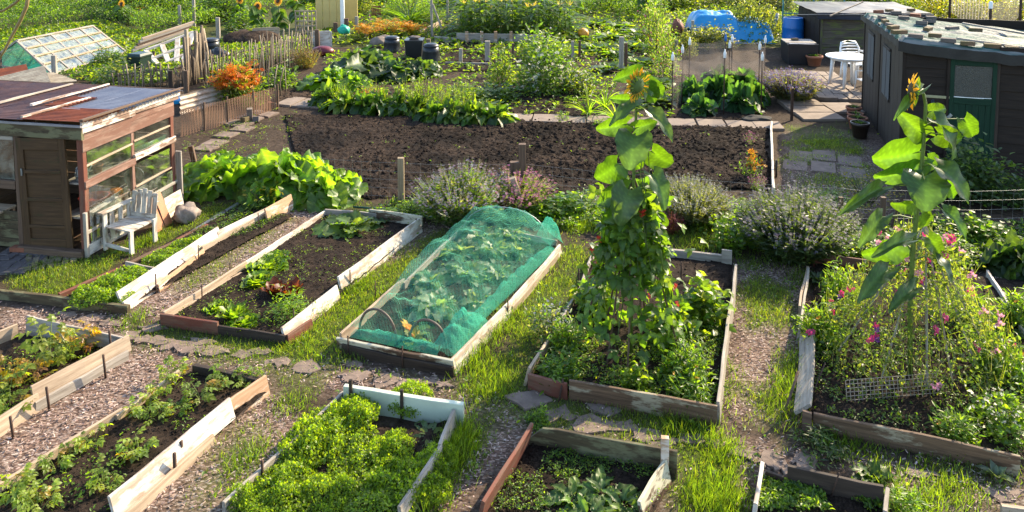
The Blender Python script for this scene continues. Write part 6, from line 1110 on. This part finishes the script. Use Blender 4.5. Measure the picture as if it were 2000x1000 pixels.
put(p_rosette(236, [(.07,.016,.008),(.09,.022,.01)], leaf_t(6, 4, .6, .8, .7, .1, .1, .07), 22, .34, .8, 1.5), "red_lettuce", "tall bronze red lettuce left of its twin", "lettuce", 538, 582, 50, 40, (.45, .36)); put(p_rosette(237, [(.07,.016,.008),(.09,.022,.01)], leaf_t(6, 4, .6, .8, .7, .1, .1, .07), 22, .34, .8, 1.5), "red_lettuce", "tall bronze red lettuce right of its twin", "lettuce", 568, 584, 56, 42, (.45, .36)); put(p_rosette(239, REDL, LANCE, 8, .3, .8, 1.5), "red_lettuce", "tiny red seedling by the left plank", "lettuce", 565, 510, 20, 22, (.4, .3))
put(p_rosette(238, GL, leaf_t(6, 4, .55, .9, .7, .15, .15, .05), 22, .34, .6, 1.5, LEAF), "cos_lettuce", "upright broad leaved lettuce in the front of the bed", "lettuce", 458, 628, 60, 48, (.5, .34)); put(p_bush(240, GL, LANCE, 700, .12, 14, .25, 8), "rocket_plant", "feathery green rocket clump before the red lettuces", "rocket", 560, 622, 90, 50)
# under the net
KB = lambda s: proto(("kale", s), lambda: p_rosette(s, [(.10,.15,.09),(.14,.18,.12),(.08,.13,.05)], leaf_t(6, 4, .75, .75, .65, .15, .35, .10, .1, 2.5, s, .5), 34, .34, .1, 1.45, None, .5, (.12, .15, .09)))
for i, (x, y, w, h, lb) in enumerate(((855,610,130,78,"largest grey green kale"),(930,600,100,60,"kale at the right plank"),(840,560,110,60,"kale by the left plank"),(910,540,120,62,"kale in the middle"),(975,545,90,55,"kale right of the middle"),(900,500,110,60,"kale towards the back"),(965,495,110,60,"right kale towards the back"),(935,470,110,55,"rearmost kale"),(1010,500,80,60,"rear right kale"),(1000,470,80,55,"kale under the tall back hoop"))): put(KB(i % 3), "kale_plant", lb+" under the green netting", "kale", x, y, w, h, (.95, .52), "kale under the netting")
put(p_rosette(249, GR+GY, CGT, 14, .28, .2, 1.3, None, .7, (.2, .2, .04)), "courgette_plant", "yellowing courgette under the netting by the front hoops", "courgette", 800, 672, 110, 55, (.95, .5)); put([("foliage", MB().scatter(leaf_t(6, 4, .6, .8, .7, .2, .5, .08), np.zeros((5, 3))+[0, 0, .1], frames(unit(RNG(4), 5, (.2, .8)), np.array([[0, -.7, .7]]*5)), .32, pal(RNG(3), 5, [(.55,.33,.02),(.6,.24,.02)])).mesh("foliage", PETAL), None)], "courgette_flower", "deep yellow courgette flower between the two front hoops", "flower", 803, 668, 34, 40, (.4, .35))
# bean wigwam
def cone_pts(r, n, h, r0, r1, lo=0, pw=.75):
    t = lo+(1-lo)*r.random(n)**pw; a = r.uniform(0, 6.283, n); rad = (r0*(1-t)+r1*t)*(.85+.3*r.random(n)); return np.stack([np.cos(a)*rad, np.sin(a)*rad*.85, t*h], -1), a, t
g = G(1232, 690); t = thing("bean_wigwam", "tall wigwam of cane poles smothered in scarlet flowered runner beans", "bean plant", g); r = RNG(300); HB = hz(1232, 690, 372); mp_ = mpp(690)
for i, (dx, dy) in enumerate(((-.55,.15),(-.3,-.3),(-.1,-.42),(.12,-.05),(.5,-.2),(.6,.2),(.25,.5),(-.2,.5))): plank(t, "cane", (dx, dy, 0), (.03*dx, .03*dy, HB+.12), .018, .018, W_BROWN, (0, 1, 0))
n = 520; p, a, tt = cone_pts(r, n, HB, .56, .17, .10, .62); o = np.stack([np.cos(a), np.sin(a), .2+0*a], -1)
mb = MB().scatter(BEAN, p, frames(nrm(o*.6+np.array([0, 0, -.5])+r.normal(size=(n, 3))*.45), o+np.array([0, 0, .45])+r.normal(size=(n, 3))*.4), r.uniform(.10, .18, n), pal(r, n, [(.045,.09,.016),(.06,.11,.016),(.08,.135,.016)]))
n = 240; p = np.stack([r.normal(size=n)*.20, r.normal(size=n)*.16, HB*r.uniform(.5, 1.03, n)], -1); mb.scatter(BEAN, p, frames(unit(r, n), np.array([0, -.3, .7])+r.normal(size=(n, 3))*.5), r.uniform(.09, .16, n), pal(r, n, [(.05,.095,.016),(.09,.14,.016)]))
mb.obj("foliage", LEAF, t); mb = MB()
for i in range(30): 
    q, aa, _ = cone_pts(r, 1, HB, .6, .22, .2); q = q[0]; L_ = r.uniform(.16, .28); o_ = mb.tube([q, q+[.01, -.01, -L_*.5], q+[.02, 0, -L_]], [.005, .009, .003], 5, (.09, .14, .02), False)
stuff(mb.obj("bean_pod", STEM, t)); fm = MB().scatter(FLUFF, r.normal(size=(9, 3))*.02, frames(unit(r, 9), unit(r, 9)), .017, pal(r, 9, [(.62,.04,.02),(.5,.03,.015)])).mesh("blossom", PETAL)
for i in range(14): q, aa, _ = cone_pts(r, 1, HB, .66, .26, .25); ob("blossom", fm, t, q[0]*[1.08, 1.08, 1], aa[0])
mb = MB()
for i in range(22): q, aa, _ = cone_pts(r, 1, HB, .6, .2, .0); mb.tube([q[0], q[0]*[.7, .7, 1]+[0, 0, .3], q[0]*[.5, .5, 1]+[.03, 0, .6]], .004, 4, (.08, .11, .03), False)
mb.obj("vine", STEM, t)
BB = lambda s: p_bush(s, GL+GR+GY, BEAN, 260, .22, 10, .24, 10)
put(BB(310), "bush_bean", "sunlit bush bean plant at the right plank of the bean bed", "beans", 1368, 625, 105, 78); put(BB(311), "bush_bean", "bean seedling at the front board of the bean bed", "beans", 1240, 762, 60, 50); put(BB(312), "bush_bean", "trailing bean shoots left of the wigwam", "beans", 1165, 610, 90, 75); put(BB(313), "bush_bean", "trailing bean shoots right of the wigwam", "beans", 1315, 660, 90, 70); put(BB(314), "bush_bean", "bean leaves by the calendulas in the right front", "beans", 1310, 745, 60, 50)
CAL = lambda s: p_bush(s, GL+GR, LANCE, 800, .17, 12, .22, 10, FLUFF, 5, [(.65,.22,.015),(.62,.30,.02)], .055)
for i, (x, y, w, h, lb) in enumerate(((1090,735,100,50,"calendula clump in the bean bed's front left corner"),(1110,690,90,60,"leafy calendula behind the front left clump"),(1350,745,95,75,"leafy calendula at the bean bed's right front"),(1340,778,100,55,"low calendula by the peeling front board"),(1600,672,95,85,"leafy calendula inside the sweet pea bed's left plank"),(1960,740,110,95,"tall calendula right of the sweet peas"),(1865,862,95,62,"leafy calendula at the sweet pea bed's front right"),(1640,590,75,70,"calendula behind the left sweet pea canes"),(1900,640,100,80,"calendula among the right sweet pea canes"),(1990,640,90,80,"calendula at the right border"))): put(CAL(320+i % 5), "calendula", lb, "calendula", x, y, w, h)
put(p_bush(330, GG+GR, OVAL, 600, .09, 14, .2, 12, STAR, 80, [(.25,.27,.5),(.4,.42,.55)], .03), "borage_plant", "blue flowered borage left of the bean wigwam", "borage", 1075, 665, 100, 90); put(p_bush(331, GR+GL, PARS, 900, .10, 14, .2, 10, STAR, 50, DW, .03), "geranium_plant", "bushy cut leaved plant in the sweet pea bed's right front", "plant", 1955, 850, 130, 100)
put(p_rosette(332, GR, leaf_t(6, 4, .5, .8, .7, .1, .2, .10), 20, .3, .15, 1.1), "thistle_rosette", "jagged green thistle rosette on the path by the lower right", "weeds", 1708, 938, 85, 36, (.55, .22)); put(p_bush(333, GD+GR, LANCE, 400, .14, 9), "weed_clump", "dark weedy tuft at the corner post of the sweet pea bed", "weeds", 1590, 870, 100, 34)
put(p_rosette(334, [(.12,.15,.09)], OVAL, 12, .22, .3, 1.2), "weed_clump", "pale leaved weed at the lower right edge", "weeds", 1945, 935, 60, 45, (.4, .25)); put(p_rosette(335, GB, OVAL, 14, .22, .3, 1.2), "brassica_seedling", "grey green seedling at the sweet pea bed's back left", "plant", 1600, 552, 55, 32, (.4, .22))
# sweet pea wigwam
g = G(1785, 700); t = thing("sweet_pea_wigwam", "sprawling sweet peas with pink and purple flowers on a cane wigwam", "sweet pea", g); r = RNG(340); HS = hz(1785, 700, 450); apex = np.array([.06, 0, HS])
for dx, dy in ((-.85,.0),(-.55,-.4),(-.2,-.6),(.12,-.5),(.5,-.3),(.8,.0),(.6,.5),(.15,.7),(-.4,.6)): plank(t, "cane", (dx, dy, 0), tuple(apex+np.array([-.04*dx, -.04*dy, .1])), .016, .016, (W_ORANGE, W_LIGHT, W_GREY)[int(abs(dx*10)) % 3], (0, 1, 0))
n = 5600; p, a, tt = cone_pts(r, n, HS*.98, .95, .2, 0, 1.4); p += r.normal(size=(n, 3))*.09*[1, 1, .6]; p[:, 2] = np.abs(p[:, 2]); k = vnoise(a*1.2+5, p[:, 2]*2, 0.55, 3, 2) > .4; p, a = p[k], a[k]; n = len(p)
mb = MB().scatter(OVAL, p, frames(unit(r, n), unit(r, n, (.1, 1))), r.uniform(.025, .06, n), pal(r, n, [(.075,.115,.03),(.095,.13,.035),(.06,.09,.03),(.13,.15,.04),(.05,.08,.025)]))
n = 700; p, a, tt = cone_pts(r, n, HS*.9, 1.0, .2, 0, 1.3); d = nrm(np.stack([-np.cos(a)*.4, -np.sin(a)*.4, np.ones(n)], -1)+r.normal(size=(n, 3))*.35); mb.scatter(GRASS, p, frames(d, r.normal(size=(n, 3))), np.stack([r.uniform(.2, .45, n), np.full(n, .11), np.full(n, .1)], -1), pal(r, n, GG+GY))
mb.obj("foliage", LEAF, t); bm_ = [MB().scatter(star_t(5, .8, .5), r.normal(size=(3, 3))*.018, frames(unit(r, 3), unit(r, 3)), .034, pal(r, 3, c_)).mesh("blossom", PETAL) for c_ in ([(.62,.05,.2)], [(.22,.04,.28),(.5,.03,.15)], [(.7,.3,.42)])]
for i in range(46): q, aa, _ = cone_pts(r, 1, HS, 1.0, .25, .1, .8); ob("blossom", bm_[i % 3], t, q[0]*[1.06, 1.06, 1]+[0, 0, .05], aa[0])
t2 = thing("wire_trellis", "rusty square mesh panel standing in front of the sweet peas", "mesh", G(1745, 790), .12); mb = MB(); wd = 190*mpp(785); hh = 50*mpp(785)
for k in range(24): mb.tube([(-wd/2+wd*k/23, 0, 0), (-wd/2+wd*k/23, .05, hh)], .0035, 4, cap=False)
for k in range(8): mb.tube([(-wd/2, .05*k/7, hh*k/7), (wd/2, .05*k/7, hh*k/7)], .0035, 4, cap=False)
mb.obj("wire_grid", surf("pale rusty wire", (.34, .27, .2), .7), t2)
# potatoes, parsley, beets
PT_ = lambda s: proto(("pot", s), lambda: p_potato(s, [(.14,.195,.028),(.16,.205,.032),(.11,.165,.025)]))
pts_ = ((335,748,65,44,"yellowish potato plant at the back left corner"),(445,756,75,44,"potato plant at the back by the dark board"),(490,762,60,44,"potato plant in the back right corner"),(318,778,60,40,"potato plant beside the left plank's back"),(290,815,75,44,"dense potato plant along the left plank"),(355,812,60,42,"potato plant in the middle of the bed"),(310,832,60,38,"bushy potato plant left of the middle"),(183,882,70,44,"single potato plant by the left plank"),(275,895,85,46,"wide potato plant near the white plank"),(112,925,75,50,"potato plant second from the front left"),(205,962,75,50,"potato plant near the front of the white plank"),(35,985,90,60,"large potato plant in the front left corner"),(75,1010,90,60,"potato plant cut by the lower border"))
for i, (x, y, w, h, lb) in enumerate(pts_): put(PT_(i % 4), "potato_plant", lb, "potato", x, y, w*.82, h*.95, (.85, .5), "potatoes in the long bed")
YP_ = lambda s: proto(("ypot", s), lambda: p_potato(s, [(.11,.155,.022),(.13,.16,.025),(.10,.14,.02)], 5, .6, .12))
for i, (x, y, w, h, lb) in enumerate(((98,728,85,115,"tall yellowing potato plant in the left bed"),(395,792,60,50,"bright yellow dying potato plant in the long bed"),(130,715,60,60,"yellow green potato shoots right of the tall one"),(15,780,80,75,"yellow green potato plant at the left border"),(20,810,60,50,"low potato plant at the left border"))): put(YP_(i % 3), "potato_plant", lb, "potato", x, y, w, h, (.75, .7), "yellowing potatoes")
WI = lambda s: proto(("wi", s), lambda: p_potato(s, [(.12,.06,.03),(.3,.2,.06)], 6, .5, .3))
for x, y, w, h, lb in ((165,690,50,55,"withered brown potato stalk by the back board"),(60,755,60,50,"withered drooping stalk in the left bed"),(20,760,40,60,"dried orange stalk near the left border")): put(WI(1), "withered_plant", lb, "plant", x, y, w, h, (.75, .6))
PA = lambda s: proto(("par", s), lambda: p_parsley(s, [(.12,.18,.016),(.15,.205,.018),(.095,.155,.016)], 2800, .30))
pa_ = ((640,850,150,75),(690,830,120,60),(610,885,150,75),(680,880,140,60),(800,795,110,42),(560,950,140,55),(700,930,140,50),(760,900,110,45),(780,960,150,60),(850,915,100,50),(740,1000,170,70),(640,985,130,50),(540,1000,150,60),(845,970,90,55),(480,985,90,40),(870,900,60,40),(780,870,80,30))
for i, (x, y, w, h) in enumerate(pa_): put(PA(360+i % 5), "parsley_clump", f"curly bright green parsley clump, {('rear left','rear middle','left edge','centre left','back plank','lower left','middle','centre right','lower right','right plank','front middle','front centre left','front left','right front plank','far front left corner','outside the right plank','behind the large leaves')[i]} of the parsley bed", "parsley", x, y, w*.86, h*(.55+.5*((i*37) % 10)/10), (1.0, .32), "curly parsley")
put(p_rosette(370, [(.09,.13,.05),(.11,.15,.065)], leaf_t(7, 4, .6, .75, .7, .2, .5, .05), 14, .34, .2, 1.2, None, .35, (.14, .18, .08)), "broad_leaved_plant", "pale broad leaved plant before the pale green plank", "plant", 838, 862, 100, 60, (.75, .42)); put(p_rosette(371, [(.06,.10,.04)], ROUND, 9, .16, .2, 1.0, None, .4), "strawberry_plant", "dark three leaved strawberry plant amid the parsley", "strawberry", 618, 918, 55, 38, (.4, .22)); put(p_rosette(372, [(.3,.015,.02)], OVAL, 6, .12, .2, .8), "red_leaf", "crimson strawberry leaf at the soil gap of the parsley bed", "leaf", 605, 940, 24, 14, (.25, .12)); put(p_rosette(373, GB, ROUND, 12, .14, .2, 1.1, None, .5), "borage_seedling", "pale hairy seedling in the front of the parsley bed", "plant", 700, 965, 50, 36, (.4, .24))
BG = lambda s: proto(("bg", s), lambda: p_rosette(s, [(.05,.10,.025),(.07,.125,.03),(.085,.14,.025)], leaf_t(7, 6, .5, .8, .65, .15, .45, .09, 0, 2.5, s, .6), 30, .42, .3, 1.4, None, .4, (.18, .02, .03)))
for i, (x, y, w, h, lb) in enumerate(((1120,990,120,75,"left"),(1175,975,120,70,"rear"),(1215,1000,120,80,"right"),(1150,1020,130,85,"front"),(1085,1010,90,60,"far left"))): put(BG(i % 3), "beet_plant", f"{lb} wavy leaved beet plant in the round ended bed", "beet", x, y, w, h, (1.0, .6), "beets in the round ended bed")
put(p_bush(380, GL, LANCE, 400, .15, 9), "weed_clump", "feathery light green plants behind the beet leaves", "plant", 1115, 945, 60, 30); put(p_bush(381, GL, LANCE, 400, .16, 9), "weed_clump", "bright green weeds right of the dark planked bed", "weeds", 1775, 1000, 90, 45); put(p_bush(382, GR+GL, PARS, 700, .12, 9), "parsley_clump", "stray parsley clump on the path left of the round ended board", "parsley", 1050, 830, 50, 34)
# ------------------------------------------------------------------ the two big sunflowers
SFL = [leaf_t(22, 12, 1.0, .62, .5, .2, .45, .06, .26, 2.2, s, .45) for s in range(4)]; SFD = [leaf_t(22, 12, 1.0, .62, .5, .18, .6, .07, .26, 2.2, s, .45) for s in range(4)]
CAMV = np.array([0, -1, .35])
def sunflower(label, foot, stem, rad, leaves, head, hdir, seed):
    g = G(*foot); Y = g.y; t = thing("sunflower", label, "sunflower", g); L = local(t); r = RNG(seed)
    sp = [Vector((0, 0, 0))]+[L(at(x, y, Y)) for x, y in stem]; n = len(sp); MB().tube(sp, np.linspace(rad, rad*.55, n), 9, (.11, .16, .03)).obj("stem", leafmat("sunflower stem", .15, .5), t)
    S = np.array([tuple(p) for p in sp])
    for i, (bx_, by, tx, ty, w, br) in enumerate(leaves):
        dep = r.uniform(-.12, .12) if br else r.uniform(-.2, -.05); b = L(at(bx_, by, Y+dep)); tip = L(at(tx, ty, Y+dep*1.6-(.05 if br else .16))); d = tip-b; ln = max(d.length*.86, w*mpp(foot[1])*.66)
        j = np.argmin(np.abs(S[:, 2]-(b.z-.06))); at_s = Vector(S[j]) if b.z < S[-1][2] else Vector(S[-1]); z_ = max(min(b.z-.05, S[-1][2]-.03), .1); k = np.interp(z_, S[:, 2], np.arange(n)); j = int(min(k, n-2)); at_s = sp[j].lerp(sp[j+1], k-j)
        lf = ob("leaf", None, t); mb = MB()
        nn = np.array([.0, -1, .10]) if br else np.array([.15, -.42, .95]); nn = nn+r.normal(size=3)*.16
        wm = w*mpp(foot[1])*.98
        lc = (.045, .092, .013) if br else (.036, .07, .024)  # light put into leaf colour: backlit leaves lighter, shaded ones darker and bluer
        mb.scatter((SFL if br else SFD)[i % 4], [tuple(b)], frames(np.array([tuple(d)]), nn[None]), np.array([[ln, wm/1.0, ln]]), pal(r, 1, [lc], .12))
        lf.data if lf.data else None
        bpy.data.objects.remove(lf); lf = mb.obj("leaf", leafmat("sunflower leaf", .4, .38, (3.6, 3.5, .5), spec=.45, nz=.18, nscale=10), t)
        mid = at_s.lerp(b, .5)+Vector((0, 0, .03)); MB().tube([at_s, mid, b, b.lerp(tip, .15)], [.010, .008, .006, .003], 5, (.10, .15, .025), False).obj("petiole", STEM, lf)
    hx, hy, hd = head; c = L(at(hx, hy, Y-.12)); R = hd*mpp(foot[1])/2; dv = Vector(hdir).normalized(); M = dv.to_track_quat('Z', 'Y').to_matrix().to_4x4(); M.translation = c
    h = ob("flower_head", None, t); h.matrix_local = M
    dk = MB().lathe([(.001, -.05), (R*.4, -.045), (R*.62, -.01), (R*.66, .015), (R*.5, .03), (.001, .022)], 24, col=(.07, .045, .012)); dk.C[0] = np.array([[(.07,.11,.025),(.07,.11,.025),(.07,.11,.025),(.10,.08,.015),(.06,.03,.008),(.045,.022,.008)][i//24] for i in range(144)]); dk.obj("disc", DRYM, h)
    n = 34; a = np.arange(n)*2*math.pi/n*2+r.normal(size=n)*.06; z = np.where(np.arange(n) < n/2, .012, .0)
    d = np.stack([np.cos(a), np.sin(a), r.uniform(-.45, .25, n)], -1); pm = MB().scatter(leaf_t(4, 2, .34, .8, .8, .2, -.05), np.stack([np.cos(a)*R*.6, np.sin(a)*R*.6, z], -1), frames(d, np.array([0, 0, 1.])+r.normal(size=(n, 3))*.3), R*r.uniform(.5, .8, n), pal(r, n, [(.62,.32,.012),(.65,.38,.02)], .1)); stuff(pm.obj("petals", leafmat("sunflower petal", .4, .55, (1.25, 1.15, .8), nz=.1), h))
    sm = MB(); a = np.arange(20)*.314; sm.scatter(LANCE, np.stack([np.cos(a)*R*.5, np.sin(a)*R*.5, 0*a-.03], -1), frames(np.stack([np.cos(a), np.sin(a), -.3+0*a], -1), np.array([[0, 0, -1.]]*20)), R*.6, pal(r, 20, GR)); sm.obj("sepals", LEAF, h)
sunflower("tall sunflower rising through the runner bean wigwam", (1232, 700), [(1234,560),(1236,440),(1238,330),(1240,270),(1243,215),(1246,185),(1250,168),(1249,160)], .020,
    [(1248,140,1198,156,30,1),(1258,158,1292,212,40,1),(1268,164,1306,196,34,1),(1240,196,1188,192,24,1),(1252,206,1190,213,34,0),(1266,218,1327,250,34,0),(1224,242,1158,258,40,1),(1242,250,1284,240,30,1),(1241,266,1228,316,70,0),(1272,294,1318,340,52,1),(1206,320,1163,362,58,1),(1274,342,1314,394,42,0),(1226,372,1162,398,46,1),(1228,372,1210,434,60,0),(1274,424,1302,466,50,1),(1232,300,1255,345,40,1),(1215,405,1180,440,40,1),(1250,380,1275,372,36,1)], (1244,166,54), (-.5,.62,.12), 400)
sunflower("taller sunflower with huge leaves in the sweet pea bed", (1778, 742), [(1777,600),(1782,500),(1790,420),(1797,350),(1803,290),(1806,240),(1808,205),(1804,184),(1797,178)], .025,
    [(1800,176,1752,206,20,0),(1814,218,1858,212,32,1),(1803,262,1758,226,46,1),(1828,238,1898,292,58,0),(1832,262,1890,278,44,1),(1882,232,1912,282,36,1),(1796,296,1708,322,78,1),(1786,330,1712,356,46,1),(1803,344,1818,392,84,0),(1832,328,1918,374,54,0),(1848,352,1880,398,38,1),(1722,368,1658,392,26,0),(1724,424,1682,468,32,0),(1842,410,1908,452,32,0),(1786,398,1752,412,36,1),(1806,402,1828,420,32,1),(1758,476,1690,518,54,1),(1812,464,1852,508,34,1),(1780,470,1726,466,28,0),(1735,528,1684,562,36,0),(1828,505,1874,534,34,0),(1790,562,1748,578,30,0),(1812,312,1832,322,36,1),(1798,420,1815,450,40,1)], (1782,178,54), (-.8,.30,.12), 401)
put(p_spike(402, [(.2,.14,.09)], [(.2,.14,.09)], 26, .1, 0, .16, .002), "cane_bundle", "bundle of thin canes tied at the second sunflower's stem", "canes", 1797, 560, 60, 145, (.6, 1.0))
# far sunflowers in the thicket
for i, (x, y, top, lb) in enumerate(((505,70,12,"far sunflower at the left of the leafy far cluster"),(545,75,2,"far sunflower in the middle of the leafy far cluster"),(580,62,-8,"far sunflower beside the trellis"),(240,50,8,"small far sunflower in the top left thicket"),(470,45,0,"far sunflower above the left compost heap"),(1085,38,-15,"dark leaved far sunflower right of the corn"),(1125,35,-20,"dark leaved far sunflower above the squash patch"),(1258,40,-15,"far sunflower behind the sweet pea thicket"))):
    r = RNG(410+i); g = G(x, y); H_ = hz(x, y, top); t = thing("far_sunflower", lb, "sunflower", g); MB().tube([(0, 0, 0), (.03, 0, H_)], .025, 5, (.1, .14, .04)).obj("stem", STEM, t); n = 16; a = r.uniform(0, 6.28, n); MB().scatter(HEART, np.stack([.1*np.cos(a), .1*np.sin(a), H_*r.uniform(.35, .95, n)], -1), frames(np.stack([np.cos(a), np.sin(a), -.4+0*a], -1), np.array([0, 0, 1.])+r.normal(size=(n, 3))*.2), r.uniform(.3, .42, n), pal(r, n, GR)).obj("foliage", LEAF, t)
    if i not in (5, 6): h = ob("flower_head", MB().scatter(star_t(14, .3, .1), [(0, 0, 0)]*2, frames(np.array([(1., 0, 0), (.8, .6, 0)]), np.array([[-.0, -.2, 1.]]*2)), .2, (.6, .32, .02)).lathe([(.09, .03), (.06, .05), (.001, .05)], 12, col=(.06, .03, .01)).mesh("flower_head", PETAL), t, (.03, -.08, H_)); h.rotation_euler = (1.2, 0, -.4)
